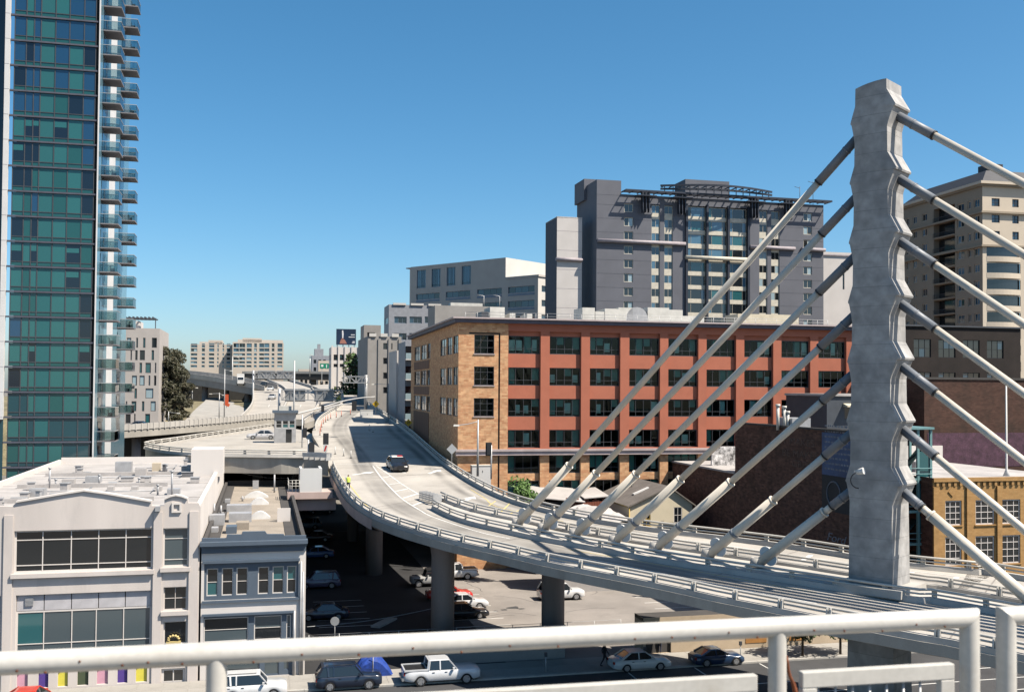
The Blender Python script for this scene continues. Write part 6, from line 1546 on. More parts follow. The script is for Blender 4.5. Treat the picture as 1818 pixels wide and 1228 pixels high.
os_ = thing('orange_sign', 'orange work zone sign panel beside the hill street', 'sign', P(402, 724, 268)); MB().box(-.5, .5, 0, .06, 1.0, 3.6).build('panel', 'orange', os_); MB().extr([(-.9, .9), (.6, .3), (1.0, 1.0), (-.4, 1.6)], -.1, -.04).build('flap', 'orange', os_); MB().box(-.06, .06, .06, .12, 0, 3.4).build('post', 'galvanised', os_)
ds = thing('lane_sign', 'small red and white arrow sign on a post at the side ramp mouth', 'sign', P(577.5, 823, 126)); MB().tube([(0, 0, 0), (0, 0, 2.1)], .04, 6).build('post', 'galvanised', ds); MB().box(-.25, .25, -.05, -.02, 1.5, 2.4).build('plate', 'white_paint', ds); MB().extr([(-.18, 1.6), (.0, 1.55), (.2, 2.2), (.05, 2.3)], -.07, -.052).build('stripe', 'signal_red', ds)
# ---- delineators
for k, (px, py) in enumerate(((568, 772), (569.5, 765), (571, 758), (574, 752), (578, 749), (582, 746), (587, 743), (597, 741), (606, 739), (622, 736))):
    p = PR(px, py); d = thing('orange_delineator', ['first orange delineator at the near end of the curving row','second orange delineator from the near end of the row','third orange delineator from the near end of the row','fourth orange delineator from the near end of the row','fifth orange delineator, where the row bends','sixth orange delineator, just past the bend','seventh orange delineator, fourth from the far end','eighth orange delineator, third from the far end','ninth orange delineator, next to last at the far end','last orange delineator at the far end, standing apart'][k], 'delineator', p, 0, 'orange delineators on the upper ramp')
    MB().tube([(0, 0, .06), (0, 0, 1.0)], [.06, .045], 8).build('tube', 'orange', d); MB().tube([(0, 0, 0), (0, 0, .06)], .17, 10).build('base', 'black_rubber', d); MB().tube([(0, 0, .7), (0, 0, .8)], .062, 8).build('reflective_band', 'white_paint', d)
for k, (px, py, lab) in enumerate(((623, 813, 'white marker post at the corner of the big shadow on the ramp'), (595, 806, 'white marker post left of the shadow, near the side ramp mouth'), (610, 809, 'thin white marker post just left of the shadow edge'), (656, 764, 'white marker post in the sunlit gap between the shadows'), (662, 767, 'shorter white marker post beside another in the sunlit gap'))):
    p = PR(px, py); d = thing('marker_post', lab, 'marker post', p, 0, 'white marker posts on the ramp'); MB().tube([(0, 0, .05), (0, 0, .95 if k != 4 else .6)], .055, 8).build('tube', 'white_paint', d); MB().tube([(0, 0, 0), (0, 0, .05)], .15, 10).build('base', 'black_rubber', d)
gr = thing('guardrail_terminal', 'galvanised crash guard frame at the side ramp mouth', 'guardrail', PZ(562, 816, SZ), -.5)
for k in range(5): MB().box(-1.6 + k * .8, -1.5 + k * .8, -.4, .4, 0, .75).build('brace', 'galvanised', gr)
for y in (-.42, .42): MB().box(-1.7, 1.8, y - .04, y + .04, .35, .8).build('rail', 'galvanised', gr)
for k, (x0, x1, y0, y1, lab) in enumerate(((838, 872, 827, 846, 'white electrical cabinet behind the ramp railing at the brick corner'), (640, 662, 728, 742, 'white jersey barrier end beside the yellow warning sign'))):
    p = P((x0 + x1) / 2, y1, 119 if k == 0 else 185); s = p.y / FPX; c = thing('roadside_cabinet', lab, 'cabinet', (p.x, p.y, p.z), THB)
    w, h = (x1 - x0) * s, (y1 - y0) * s; MB().box(-w / 2, w / 2, 0, 1.2, -1.5, h).build('body', 'white_paint', c); MB().box(-w / 2 - .05, w / 2 + .05, -.05, 1.25, h, h + .08).build('lid', 'unit_pale', c); MB().box(.1, .14, -.03, 0, h * .4, h * .6).build('handle', 'black_metal', c)

# ================================================================== TREES
mat('bark', (0.09, 0.065, 0.045), .9, .3, 4, .2, 20)
for nm, c in (('leaf_dark', (0.04, 0.042, 0.02)), ('leaf_olive', (0.07, 0.062, 0.034)), ('leaf_green', (0.06, 0.12, 0.025)), ('leaf_fresh', (0.09, 0.17, 0.035))): mat(nm, c, .6, .35, .8, .1, 9)
def tree(name, label, base, h, w, leaves, n=3500, size=.35, seed=1, trunk=.2, group=None, lean=0.0):
    r = random.Random(seed); t = thing(name, label, 'tree', base, 0, group); tb_ = MB(); top = Vector((lean, 0, h * .75)); th = h * trunk
    tb_.tube([(0, 0, -1.5), (lean * .2, 0, th), (lean * .6, 0, h * .55), tuple(top)], [h * .025, h * .02, h * .013, h * .004], 8)
    cl = []
    nb = 16
    for k in range(nb):
        a = 2 * pi * k / nb + r.uniform(-.3, .3); z = th + (h * .95 - th) * (k * .618 % 1); rad = (w / 2) * sqrt(max(.05, 1 - ((z - (th + h) / 2) / ((h - th) * .56)) ** 2)) * r.uniform(.5, .95)
        e = Vector((lean * z / h + rad * cos(a), rad * sin(a), z)); st = Vector((lean * .4, 0, max(th * .8, z * .6)))
        tb_.tube([st, st.lerp(e, .5) + Vector((0, 0, .1 * h * r.uniform(0, .5))), e], [h * .008, h * .005, h * .002], 5); cl.append((e, r.uniform(.16, .28) * w))
    for k in range(8): cl.append((Vector((lean * .7 + r.uniform(-.12, .12) * w, r.uniform(-.12, .12) * w, th + (h - th) * (.25 + .085 * k))), .24 * w))
    tb_.build('trunk', 'bark', t); lb_ = MB()
    for k in range(n):
        c, rad = r.choice(cl); d = Vector((r.gauss(0, 1), r.gauss(0, 1), r.gauss(0, .8))).normalized() * rad * r.uniform(.55, 1.08) ** .7
        p = c + d; 
        if p.z < th * .6: continue
        s = size * r.uniform(.6, 1.3); u = Vector((r.gauss(0, 1), r.gauss(0, 1), r.gauss(0, 1))).normalized(); v = u.orthogonal().normalized() * s * .55; u = u * s
        lb_.quad(p - u, p + v * .9, p + u, p - v * .9, r.randrange(len(leaves)))
    lb_.build('crown', list(leaves), t)
def gz(px, py, Y): p = P(px, py, Y); return Vector((p.x, p.y, max(0, hill_z(p.x, p.y))))
tree('cypress_tree', 'big dark tree towering right of the slit window building', gz(306, 740, 252), 20.5, 6.6, ('leaf_dark', 'leaf_dark', 'leaf_olive'), 11000, .3, 2, .1)
tree('cypress_tree', 'lower dark tree leaning at the hill street edge', gz(322, 740, 262), 14.0, 5, ('leaf_dark', 'leaf_olive'), 5000, .3, 5, .1)
tree('hill_shrub', 'small olive shrub at the foot of the dark trees', gz(318, 745, 245), 5.2, 7, ('leaf_olive', 'leaf_green'), 1200, .35, 9, .1)
tree('hill_shrub', 'low shrub under the arm lamp near the slit window building', gz(300, 748, 240), 4.0, 6, ('leaf_olive', 'leaf_dark'), 1000, .35, 12, .1)
tree('broadleaf_tree', 'bright green small tree in front of the brick building ground floor', Vector((P(929, 870, 112).x, 112, 3.6)), P(929, 851, 112).z - 3.3, 2.9, ('leaf_green', 'leaf_fresh', 'leaf_fresh'), 2200, .2, 3, .35)
tree('broadleaf_tree', 'dark tree between the white building and the grey midrise', Vector((P(634, 690, 262).x, 262, 8)), 23, 8, ('leaf_dark', 'leaf_green'), 3000, .5, 7, .2)
tree('broadleaf_tree', 'low dark bush below the white building facade', Vector((P(618, 690, 258).x, 258, 8)), 13, 7, ('leaf_dark', 'leaf_green'), 2200, .5, 17, .2)
s1, s2 = PZ(1425, 1166, 0) , PZ(1492, 1163, 0)
tree('street_tree', 'small street tree on the far pavement, left of its twin', s1, 4.6, 3.2, ('leaf_dark', 'leaf_green'), 1800, .2, 4, .4)
tree('street_tree', 'small street tree on the far pavement near the pylon foot', s2, 4.8, 3.4, ('leaf_dark', 'leaf_green', 'leaf_fresh'), 1800, .2, 6, .4)
# ================================================================== VEHICLES
mat('tyre', (0.015, 0.015, 0.016), .85); mat('rim', (0.45, 0.45, 0.46), .35, metal=.6); mat('car_black_trim', (0.02, 0.02, 0.022), .5); mat('head_lens', (0.75, 0.75, 0.72), .15); mat('tail_lens', (0.35, 0.015, 0.012), .2); mat('plate', (0.7, 0.7, 0.68), .5)
dglass('car_glass', (0.012, 0.016, 0.02), .04, .8)
def car(name, label, cat, kind, col, loc, head, group=None, rim=True, detail=True):
    pm = 'paint_%.2f_%.2f_%.2f' % col
    if pm not in MATS: paint(pm, col)
    #            L     W    belt  roof  hood  a(base front) b(roof front) c(roof back) d(base back) wheel r  axles   clearance
    S = {'sedan': (4.65, 1.80, .93, 1.45, .80, .95, .25, -1.0, -1.75, .32, (1.38, -1.32), .22),
         'coupe': (4.1, 1.80, .88, 1.30, .76, .75, .0, -.85, -1.55, .33, (1.28, -1.2), .18),
         'suv': (4.65, 1.88, 1.05, 1.72, 1.0, 1.0, .45, -1.85, -2.2, .36, (1.4, -1.35), .25),
         'pickup': (5.6, 1.95, 1.12, 1.8, 1.08, 1.05, .5, -.95, -1.05, .39, (1.75, -1.6), .34),
         'jeep': (4.3, 1.85, 1.15, 1.85, 1.1, .65, .45, -1.95, -2.05, .42, (1.4, -1.25), .38),
         'cruiser': (5.35, 1.98, .98, 1.47, .86, 1.05, .35, -1.1, -1.8, .34, (1.65, -1.4), .22)}[kind]
    L, W, zb, zr, zh, xa, xb, xc, xd, wr, ax, cl = S
    c = thing(name, label, cat, loc, head, group)
    # body shell: sections from tail to nose, wheel arches cut into the lower edge
    xs = sorted({round(-L / 2 + L * k / 40, 3) for k in range(41)})
    rings = []
    for x in xs:
        e = abs(x) / (L / 2); nose = max(0.0, (e - .82) / .18)
        w = W / 2 * (1 - .16 * nose ** 2)
        if x > xa: top = zh + (zb - zh) * max(0, 1 - (x - xa) / .5) - (.2 if kind not in ('jeep', 'pickup', 'suv') else .12) * nose ** 1.6
        elif x < xd: top = zb - (.02 if kind not in ('sedan', 'coupe', 'cruiser') else .0) - .13 * nose ** 1.6
        else: top = zb
        bot = cl + .08 * nose
        for a_ in ax:
            d = abs(x - a_)
            if d < wr + .07: bot = max(bot, sqrt((wr + .07) ** 2 - d * d) + wr * .55)
        bot = min(bot, top - .12); m = (bot + top) / 2
        rings.append([(x, -w * .94, bot), (x, -w, bot + .06), (x, -w, m), (x, -w * .97, top - .07), (x, -w * .88, top), (x, 0, top + .025), (x, w * .88, top), (x, w * .97, top - .07), (x, w, m), (x, w, bot + .06), (x, w * .94, bot)])
    body = MB(); body.loft([list(reversed(r)) for r in rings], 0, True, True)
    bo_ = body.build('body', pm, c)
    wr_ = W / 2 * (.76 if kind != 'jeep' else .86); wb_ = W / 2 * .92
    g = MB(); zt2 = zr - .05
    v = [(xd, -wb_, zb - .01), (xa, -wb_, zb - .01), (xa, wb_, zb - .01), (xd, wb_, zb - .01), (xc, -wr_, zt2), (xb, -wr_, zt2), (xb, wr_, zt2), (xc, wr_, zt2)]
    g.hexa(v); g.build('windows', 'car_glass', c)
    r = MB(); k_ = .06
    r.hexa([(xc - k_, -wr_ - .02, zt2), (xb + k_, -wr_ - .02, zt2), (xb + k_, wr_ + .02, zt2), (xc - k_, wr_ + .02, zt2), (xc + .12, -wr_ * .86, zr), (xb - .12, -wr_ * .86, zr), (xb - .12, wr_ * .86, zr), (xc + .12, wr_ * .86, zr)])
    xm = (xa * .35 + xd * .65) if kind in ('suv', 'jeep') else (xb + xc) / 2 + .05
    for s in (-1, 1):
        r.bar((xa, s * wb_, zb), (xb, s * wr_, zt2), .07, .07); r.bar((xd, s * wb_, zb), (xc, s * wr_, zt2), .16, .1)
        r.bar((xm, s * (wb_ + .005), zb), (xm, s * (wr_ + .01), zt2), .09, .05)
        if kind in ('suv', 'jeep'): x2 = xd + .75; r.bar((x2, s * (wb_ + .004), zb), (x2 - .05, s * (wr_ + .008), zt2), .12, .05)
    r.build('roof', pm if kind != 'jeep' else 'car_black_trim', c)
    for a_ in ax:
        for s in (-1, 1):
            y0, y1 = s * (W / 2 - .2), s * (W / 2 + .01)
            wo = MB().tube([(a_, y0, wr), (a_, y1, wr)], wr, 18).build('wheel', 'tyre', c)
            if rim:
                rm_ = MB().tube([(a_, y1, wr), (a_, y1 + s * .012, wr)], wr * .66, 16)
                rm_.build('rim', 'rim', wo)
                hb_ = MB()
                for q in range(5): t = 2 * pi * q / 5; hb_.bar((a_ + .35 * wr * cos(t + .63), y1 + s * .016, wr + .35 * wr * sin(t + .63)), (a_ + .56 * wr * cos(t + .63), y1 + s * .016, wr + .56 * wr * sin(t + .63)), .012, wr * .2, up=(0, 1, 0))
                hb_.build('rim_opening', 'tyre', wo)
    xf, xr_ = L / 2, -L / 2
    for s in (-1, 1):
        MB().hexa([(xf - .3, s * W * .30 - .16, zh - .3), (xf - .05, s * W * .28 - .16, zh - .32), (xf - .05, s * W * .28 + .16, zh - .32), (xf - .3, s * W * .30 + .16, zh - .3), (xf - .36, s * W * .30 - .16, zh - .12), (xf - .09, s * W * .28 - .16, zh - .17), (xf - .09, s * W * .28 + .16, zh - .17), (xf - .36, s * W * .30 + .16, zh - .12)]).build('headlight', 'head_lens', c)
        MB().box(xr_ - .004, xr_ + .2, s * W * .36 - .14, s * W * .36 + .14, zb - .32, zb - .12).build('tail_light', 'tail_lens', c)
        MB().box(xa - .35, xa - .2, s * (W / 2 + .02), s * (W / 2 + .2), zb + .02, zb + .18).build('mirror', pm, c) if s > 0 else MB().box(xa - .35, xa - .2, -(W / 2 + .2), -(W / 2 + .02), zb + .02, zb + .18).build('mirror', pm, c)
        if detail:
            for x in (xm + .42, xm - .5): MB().box(x - .09, x + .09, s * (W / 2 - .01) - .02, s * (W / 2 - .01) + .02, zb - .18, zb - .14).build('door_handle', 'car_black_trim', c)
    MB().box(xf - .06, xf - .015, -W * .22, W * .22, cl + .18, cl + .36).build('grille', 'car_black_trim', c)
    MB().box(xf - .02, xf + .005, -.16, .16, cl + .06, cl + .17).build('number_plate', 'plate', c); MB().box(xr_ - .012, xr_ + .02, -.16, .16, cl + .25, cl + .38).build('number_plate', 'plate', c)
    MB().box(-L / 2 + .5, L / 2 - .5, -W / 2 + .12, W / 2 - .12, cl - .02, cl + .1).build('underbody', 'car_black_trim', c)
    if kind == 'pickup':
        MB().box(xr_ + .1, xd - .12, -W / 2 + .12, W / 2 - .12, zb + .012, zb + .035).build('bed_liner', 'car_black_trim', c)
        for s in (-1, 1): MB().box(xr_ + .02, xd - .02, s * (W / 2 - .09) - .05, s * (W / 2 - .09) + .05, zb - .02, zb + .1).build('bed_side', pm, c)
        MB().box(xr_ + .0, xr_ + .1, -W / 2 + .1, W / 2 - .1, zb - .02, zb + .1).build('tailgate', pm, c); MB().box(xr_ - .15, xr_ - .006, -W / 2 + .1, W / 2 - .1, cl + .1, cl + .28).build('rear_bumper', 'rim', c)
    if kind == 'jeep':
        MB().tube([(xr_ - .01, .1, 1.0), (xr_ - .2, .1, 1.0)], .38, 16).build('spare_wheel', 'tyre', c)
        for s in (-1, 1):
            for a_ in ax: MB().box(a_ - .55, a_ + .5, s * (W / 2 + .07) - .1, s * (W / 2 + .07) + .1, wr * 2 + .03, wr * 2 + .1).build('fender', 'car_black_trim', c)
    if kind == 'suv':
        for s in (-1, 1): MB().tube([(xb - .2, s * wr_ * .9, zr + .06), (xc + .2, s * wr_ * .9, zr + .06)], .025, 6).build('roof_rack', 'car_black_trim', c)
    if kind == 'cruiser':
        MB().box(-.5, -.2, -.62, .0, zr, zr + .13).build('light_bar', 'head_lens', c); MB().box(-.5, -.2, .005, .62, zr, zr + .13).build('light_bar', 'signal_red', c)
        MB().box(xf + .005, xf + .1, -.35, .35, cl + .1, cl + .6).build('push_bar', 'car_black_trim', c)
        for s in (-1, 1): MB().box(xm - 1.0, xm + .95, s * (W / 2 + .004) - .006, s * (W / 2 + .004) + .006, cl + .12, zb - .1).build('white_door', 'white_paint', c)
        MB().box(xc, xb, -wr_ * .84, wr_ * .84, zr + .002, zr + .01).build('white_roof', 'white_paint', c)
    return c
def on_street(px, py, off=.95): return PZ(px, py, 0.0) + A_ * off
G1_ = 'cars parked along the street kerb'
car('parked_car', 'white sedan parked at the kerb right of the ramp shadow', 'car', 'sedan', (.66, .66, .65), on_street(1143, 1192), TH, G1_)
car('parked_car', 'dark blue coupe parked ahead of the white sedan', 'car', 'coupe', (.012, .035, .085), on_street(1281, 1183), TH, G1_)
car('pickup_truck', 'white pickup truck with open bed parked in the ramp shadow', 'pickup', 'pickup', (.6, .61, .63), on_street(786, 1216), TH, G1_)
car('parked_car', 'dark navy estate car with roof rack parked behind the pickup', 'car', 'suv', (.012, .02, .04), on_street(620, 1226), TH, G1_)
car('parked_car', 'white estate car parked in front of the slate trimmed building', 'car', 'suv', (.66, .66, .66), on_street(448, 1243), TH, G1_)
car('parked_car', 'bright red car by the coloured doors at the bottom left', 'car', 'sedan', (.55, .05, .025), on_street(52, 1268), TH, G1_)
G2_ = 'cars in the parking lot under the ramp'
for lab, kind, col, px, py, h in (
        ('purple grey hatchback parked in the dark left row, second nearest', 'suv', (.16, .14, .22), 566, 1046, pi),
        ('near-black sedan nearest in the dark left row of the lot', 'sedan', (.03, .035, .06), 575, 1102, pi),
        ('blue car parked mid way in the dark left row', 'sedan', (.05, .12, .3), 560, 992, pi),
        ('dark maroon car behind the blue car in the left row', 'sedan', (.06, .02, .02), 560, 962, pi),
        ('pale teal car in the left row near the platform', 'sedan', (.12, .2, .24), 571, 912, pi),
        ('light blue car showing its nose past the slate trimmed building roof', 'suv', (.2, .3, .42), 543, 940, pi),
        ('silver jeep with black hardtop partly behind the round pier', 'jeep', (.4, .4, .4), 766, 1042, pi),
        ('white pickup in the sun just right of the round pier', 'pickup', (.66, .66, .66), 805, 1030, pi),
        ('red car straddling the shade edge behind the round pier', 'sedan', (.5, .03, .025), 800, 1066, 0),
        ('white and black sedan in the sun right of the round pier', 'sedan', (.6, .6, .62), 827, 1082, 0),
        ('black car at the front of the row right of the round pier', 'sedan', (.015, .015, .018), 826, 1100, 0),
        ('white van-like car glimpsed behind the right pier', 'suv', (.66, .66, .66), 1000, 1066, 0)):
    car('parked_car' if kind not in ('pickup', 'jeep') else 'parked_' + kind, lab, 'car' if kind != 'pickup' else 'pickup', kind, col, on_street(px, py), TH + h, G2_)
pd = (PR(712, 845) - PR(700, 825)); pd.z = 0
pc_ = car('police_car', 'black and white police cruiser with light bar driving down the ramp', 'police car', 'cruiser', (.014, .014, .017), PR(705, 833), math.atan2(-.97, .27))
pc_.rotation_euler = (0, math.atan(RB) , math.atan2(-.97, .27))
car('silver_sedan', 'silver sedan on the side ramp beside the booth', 'car', 'sedan', (.5, .5, .52), PZ(465, 780, SZ) + A_ * .9, TH + pi)
vp = P(251, 756, 208); car('dark_sedan', 'dark blue sedan on the viaduct in front of the slit window building', 'car', 'sedan', (.03, .045, .08), Vector((vp.x, vp.y, P(251, 762, 204).z + .1)), .05)
for lab, kind, col, px, py, Y in (('dark car on the freeway lanes under the far gantry', 'suv', (.02, .025, .03), 468, 687, 345), ('white and dark car on the freeway lanes', 'sedan', (.6, .6, .6), 480, 693, 325), ('small pale car on the freeway lanes near the gantry post', 'sedan', (.5, .5, .5), 483, 708, 290)):
    car('freeway_car', lab, 'car', kind, col, P(px, py, Y), -pi / 2 + .1, 'cars on the freeway lanes', detail=False)
tk = thing('box_truck', 'white box truck coming along the freeway overpass', 'truck', P(427, 684, 338), -1.3)
MB().box(-5.5, 0.2, -1.2, 1.2, 1.0, 3.9).build('cargo_box', 'white_paint', tk); MB().loft([[(.4, -1.1, .6), (.4, 1.1, .6), (.4, 1.1, 3.0), (.4, -1.1, 3.0)], [(1.4, -1.1, .6), (1.4, 1.1, .6), (1.4, 1.05, 2.9), (1.4, -1.05, 2.9)], [(2.2, -1.05, .6), (2.2, 1.05, .6), (2.2, 1.0, 1.7), (2.2, -1.0, 1.7)]], 0, True, False).build('cab', 'white_paint', tk)
MB().hexa([(1.46, -.95, 2.7), (1.5, .95, 2.7), (2.16, .9, 1.8), (2.16, -.9, 1.8), (1.5, -.95, 2.75), (1.52, .95, 2.75), (2.2, .9, 1.84), (2.2, -.9, 1.84)]).build('windscreen', 'car_glass', tk); MB().box(-5.2, 2.0, -.9, .9, .5, 1.0).build('chassis', 'car_black_trim', tk)
for x in (1.5, -3.8):
    for s in (-1, 1): MB().tube([(x, s * .9, .5), (x, s * 1.2, .5)], .5, 14).build('wheel', 'tyre', tk)

# ================================================================== PEOPLE
mat('skin', (0.36, 0.21, 0.14), .6); mat('cloth_black', (0.015, 0.015, 0.018), .85); mat('cloth_navy', (0.03, 0.035, 0.06), .85); mat('hivis', (0.62, 0.75, 0.12), .7); mat('shirt_white', (0.6, 0.58, 0.55), .8); mat('hair_dark', (0.02, 0.015, 0.012), .7)
def person(label, loc, rz, top, legs, stride=.25, vest=None, arm=.1, h=1.75):
    pr = thing('person', label, 'person', loc, rz)
    J = {'pelvis': (0, 0, .95), 'waist': (0, 0, 1.1), 'chest': (.02, 0, 1.34), 'neck': (.02, 0, 1.5), 'head': (.05, 0, 1.62), 'crown': (.04, 0, 1.73)}
    E = [('pelvis', 'waist'), ('waist', 'chest'), ('chest', 'neck'), ('neck', 'head'), ('head', 'crown')]; R_ = {'pelvis': .15, 'waist': .14, 'chest': .165, 'neck': .055, 'head': .095, 'crown': .07}
    for s, n in ((1, 'l'), (-1, 'r')):
        st = stride * s
        J.update({n + 'hip': (0, .1 * s, .9), n + 'knee': (st * .5 + .06, .1 * s, .5), n + 'ank': (st - .03, .1 * s, .09), n + 'toe': (st + .16, .11 * s, .04), n + 'sh': (.02, .19 * s, 1.42), n + 'el': (-st * .35, .25 * s, 1.14), n + 'wr': (-st * .55 + arm, .24 * s, .9), n + 'hd': (-st * .6 + arm + .04, .23 * s, .8)})
        R_.update({n + 'hip': .095, n + 'knee': .062, n + 'ank': .045, n + 'toe': .04, n + 'sh': .068, n + 'el': .045, n + 'wr': .034, n + 'hd': .038})
        E += [('pelvis', n + 'hip'), (n + 'hip', n + 'knee'), (n + 'knee', n + 'ank'), (n + 'ank', n + 'toe'), ('chest', n + 'sh'), (n + 'sh', n + 'el'), (n + 'el', n + 'wr'), (n + 'wr', n + 'hd')]
    names = list(J); me = bpy.data.meshes.new('body'); k = h / 1.75
    me.from_pydata([tuple(v * k for v in J[n]) for n in names], [(names.index(a), names.index(b)) for a, b in E], [])
    o = bpy.data.objects.new('body', me); COL.objects.link(o); md = o.modifiers.new('skin', 'SKIN'); sd = o.modifiers.new('sub', 'SUBSURF'); sd.levels = sd.render_levels = 1
    for i, n in enumerate(names): me.skin_vertices[0].data[i].radius = (R_[n] * k, R_[n] * k); me.skin_vertices[0].data[i].use_root = (n == 'pelvis')
    dg = bpy.context.evaluated_depsgraph_get(); m2 = bpy.data.meshes.new_from_object(o.evaluated_get(dg)); bpy.data.objects.remove(o)
    for x in ('skin', top, legs, 'cloth_black', 'hair_dark'): m2.materials.append(MATS[x])
    for f_ in m2.polygons:
        cz, cy, cx = f_.center.z / k, f_.center.y / k, f_.center.x / k; f_.use_smooth = True
        if cz > 1.5: i = 4 if (cz > 1.68 or cx < .0) else 0
        elif abs(cy) > .2 and cz < .9: i = 0
        elif cz > .98 or abs(cy) > .19: i = 1
        elif cz < .1: i = 3
        else: i = 2
        f_.material_index = i
    b = obj('body', m2, pr)
    if vest:
        vb = MB(); rings = []
        for z, rx, ry in ((.98, .175, .2), (1.12, .165, .2), (1.34, .185, .235), (1.45, .13, .2), (1.49, .09, .1)): rings.append([(rx * k * cos(2 * pi * q / 14) + .01, ry * k * sin(2 * pi * q / 14), z * k) for q in range(14)])
        vb.loft(rings, 0, False, True).build('vest', vest, pr)
    return pr
person('person in a yellow vest and dark trousers walking by the ramp railing', PR(618, 873), -1.2, 'shirt_white', 'cloth_navy', .16, 'hivis', h=1.78)
person('person dressed in black striding along the far pavement', PZ(1073, 1181, .12), TH, 'cloth_black', 'cloth_black', .33, h=1.8)
person('distant small person in a pale top by the dark shutter', PZ(1171, 1158, .12), TH + 1.0, 'shirt_white', 'cloth_navy', .1, h=1.7)

# ================================================================== SMALL STREET THINGS
mat('tarp_blue', (0.02, 0.06, 0.3), .6, .3, 3, .1, 9)
tn = thing('blue_tent', 'crumpled blue tarpaulin tent on the pavement behind the parked cars', 'tent', PZ(660, 1195, .12), TH)
r9 = random.Random(8); n = 8
g = [[(-1.5 + 3 * i / n + r9.uniform(-.08, .08), -.8 + 1.9 * j / n, 1.75 * (1 - abs(2 * i / n - 1) ** 1.7) * (1 - .35 * abs(2 * j / n - 1)) + r9.uniform(-.05, .05)) for i in range(n + 1)] for j in range(n + 1)]
tm = MB()
for j in range(n):
    for i in range(n): tm.quad(g[j][i], g[j][i + 1], g[j + 1][i + 1], g[j + 1][i])
tm.poly([g[0][i] for i in range(n + 1)] + [(1.5, -.8, 0), (-1.5, -.8, 0)]); tm.build('sheet', 'tarp_blue', tn); MB().tube([(0, -.82, 0), (0, -.82, 1.7)], .03, 6).build('pole', 'galvanised', tn)
fe_ = thing('chain_fence', 'thin chain link fence rail along the parking lot edge', 'fence', tuple(PZ(548, 1160, .12)), TH)
for k in range(12): MB().tube([(k * 2.4, 0, 0), (k * 2.4, 0, 1.5)], .03, 6).build('post', 'galvanised', fe_)
for z in (.1, .8, 1.48): MB().tube([(0, 0, z), (26.4, 0, z)], .018, 5).build('rail', 'galvanised', fe_)
pk = thing('parking_sign', 'round white sign on a post at the dark lot entrance', 'sign', PZ(594, 1150, .12) ); MB().tube([(0, 0, 0), (0, 0, 2.4)], .035, 6).build('post', 'galvanised', pk); MB().tube([(0, -.05, 2.2), (0, -.02, 2.2)], .36, 18).build('plate', 'sign_back', pk)
for k, (px, lab) in enumerate(((1150, 'slim black parking meter beside the walking person'), (962, 'white marker pole at the ramp shadow edge on the kerb'), (1340, 'parking meter post at the kerb ahead of the blue coupe'))):
    m_ = thing('parking_meter', lab, 'parking meter', SM @ Vector(((SI @ PZ(px, 1185, .12)).x, -3.3, .12)), TH); MB().tube([(0, 0, 0), (0, 0, 1.15)], .035, 6).build('post', 'galvanised', m_); MB().box(-.1, .1, -.08, .08, 1.15, 1.45).build('meter_head', 'dark_steel', m_)
sgp = thing('no_parking_sign', 'small white kerbside sign with black marks near the street trees', 'sign', SM @ Vector(((SI @ PZ(1338, 1178, .12)).x + 3.2, -3.2, .12)), TH); MB().tube([(0, 0, 0), (0, 0, 2.6)], .035, 6).build('post', 'galvanised', sgp); MB().box(-.22, .22, -.05, -.03, 1.9, 2.6).build('plate', 'white_paint', sgp); MB().tube([(0, -.065, 2.35), (0, -.052, 2.35)], .15, 12).build('symbol', 'black_metal', sgp)
wall_l = thing('lot_wall', 'low dark concrete block wall at the lot edge behind the pickup', 'wall', SM @ Vector(((SI @ PZ(880, 1170, 0)).x, .6, 0)), TH)
MB().box(-4.5, 5.5, 0, .4, 0, 2.4).build('wall', 'grey_stone', wall_l); MB().box(-4.6, 5.6, -.08, .48, 2.4, 2.55).build('coping', 'concrete_pale', wall_l)
plk = thing('concrete_ledge', 'pale sunlit concrete strip lying on the dark lot', 'ledge', PZ(682, 1106, 0), TH + 1.0); MB().box(-1.8, 1.8, -.45, .45, 0, .18).build('slab', 'concrete_pale', plk)
for k, (p0, p1, lab) in enumerate(((P(545, 1112, 88), P(765, 1080, 96), 'thin overhead cable crossing the dark parking lot'), (P(395, 828, 120), P(520, 848, 122), 'thin wire running over the tan roof to the vent pole'))):
    pts = [p0.lerp(p1, t / 14) - Vector((0, 0, (.5 if k else .25) * sin(pi * t / 14))) for t in range(15)]
    tag(MB().tube(pts, .035 if k == 0 else .02, 5).build('overhead_cable', 'sign_back'), lab, 'cable')

# ================================================================== FOREGROUND RAILING
RZ = CAM_H - 0.616
ra, rb2 = PZ(0, 1177, RZ), PZ(1722, 1096, RZ); rd = (rb2 - ra).normalized()
fr1 = thing('steel_railing', 'white painted pipe railing with inner panels across the bottom of the view', 'railing', (0, 0, 0))
le = ra - rd * 1.2
def tubes(root, name, pts, r, m='rail_paint', n=20): return MB().tube(pts, r, n, 0, False).build(name, m, root)
def rpt(px): # point on rail axis at photo column
    o = CPOS; best = None
    lo_, hi = -1.5, 4.5
    for _ in range(50):
        mid = (lo_ + hi) / 2; v = ra + rd * mid - CPOS; c = 909 + FPX * v.dot(C_R) / v.dot(C_F)
        if c < px: lo_ = mid
        else: hi = mid
    return ra + rd * lo_
end = rpt(1721)
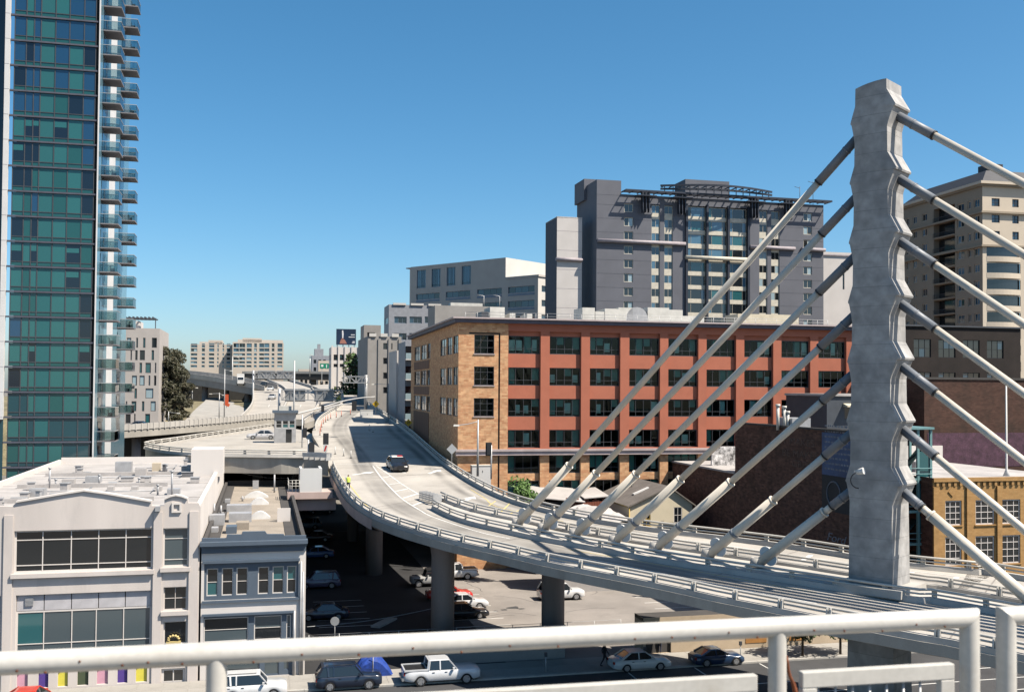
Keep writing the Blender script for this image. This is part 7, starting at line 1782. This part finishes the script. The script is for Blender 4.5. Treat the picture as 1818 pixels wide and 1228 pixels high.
# rail bends down into its end post through a tight radius
tubes(fr1, 'top_rail', [le, ra, rpt(600), rpt(1200), end - rd * .1], .026)
DN = Vector((0, 0, -1))
tubes(fr1, 'end_post', [end + DN * .1, end + DN * 1.15], .026)
def miter(root, c, d1, d2, r=.026, n=20):
    """square-cut pipe corner: both pipes run out to the bisecting plane"""
    nb = (d1 - d2).normalized(); mb = MB()
    for d in (d1, d2):
        o1 = d.orthogonal().normalized(); o2 = d.cross(o1); A, B = [], []
        for k in range(n):
            t = 2 * pi * k / n; p = c + (o1 * cos(t) + o2 * sin(t)) * r; s = -((p - c).dot(nb)) / d.dot(nb); A.append(p + d * s); B.append(p + d * .1)
        mb.loft([A, B], 0, False, True)
    mb.build('pipe_corner', 'rail_paint', root)

miter(fr1, end, -rd, DN)
for px in (385, 1380):
    p = rpt(px); tubes(fr1, 'post', [p - Vector((0, 0, .005)), p - Vector((0, 0, 1.1))], .0235)
def panel(root, pxa, pxb, top=.118):
    a, b = rpt(pxa) - Vector((0, 0, top)), rpt(pxb) - Vector((0, 0, top)); L_ = (b - a).length; ang = math.atan2((b - a).y, (b - a).x)
    o = MB(); H_ = .85; w = .042; t = .012
    for q in ((0, L_, -w, 0), (0, L_, -H_, -H_ + w), (0, w, -H_ + w, -w), (L_ - w, L_, -H_ + w, -w)): o.box(q[0], q[1], -t, t, q[2], q[3])
    fr = o.build('panel_frame', 'rail_paint', root, T(a.x, a.y, a.z, ang))
    bv = fr.modifiers.new('bevel', 'BEVEL'); bv.width = .003; bv.segments = 2
    me = MB().tube([(0, 0, -H_ + w), (0, 0, -w)], .0035, 6).mesh('baluster', 'galvanised')
    for k in range(1, int(L_ / .05)): obj('baluster', me, fr, T(k * .05, 0, 0))
panel(fr1, 418, 1342); panel(fr1, 1421, 1690); panel(fr1, -330, 350)
p = rpt(1394); rr_ = random.Random(2)
pts = [rpt(1393 + 30 * t / 9) + Vector((rr_.uniform(-.002, .002), -.006, -.075 - .16 * t / 9)) for t in range(10)]
MB().tube(pts, [rr_.uniform(.003, .0065) for _ in pts], 7).build('rusty_tie', 'rust', fr1)
for px, dz in ((40, -.02), (330, -.024), (225, -.018), (1125, -.012), (1190, -.013), (1493, -.022), (1230, -.02), (540, -.01), (90, -.03), (150, .004), (270, -.012), (455, -.03), (640, -.022), (735, -.006), (820, -.031), (905, -.016), (990, -.027), (1290, -.004), (1340, -.03), (1440, -.012), (1560, -.03), (1620, -.008), (1670, -.024)):
    q = rpt(px); c = q + Vector((0, -.0255, dz * .6)); MB().tube([c, c + Vector((.002, -.002, .0015))], [.0034, .0015], 6).build('rust_spot', 'rust', fr1)
s2_ = rpt(1786)
fr2 = thing('steel_railing', 'next white pipe railing section cut by the right edge of the view', 'railing', (0, 0, 0))
tubes(fr2, 'top_rail', [s2_ + rd * .1, s2_ + rd * 2.2], .026); tubes(fr2, 'end_post', [s2_ + DN * .1, s2_ + DN * 1.15], .026); miter(fr2, s2_, rd, DN)
panel(fr2, 1830, 2500)
MB().box(-6, 7, -.6, 0.0, -.25, 0).build('viewing_deck', 'pavement', None, T(ra.x, ra.y + .1, RZ - 1.07, math.atan2(rd.y, rd.x)), kind='structure')
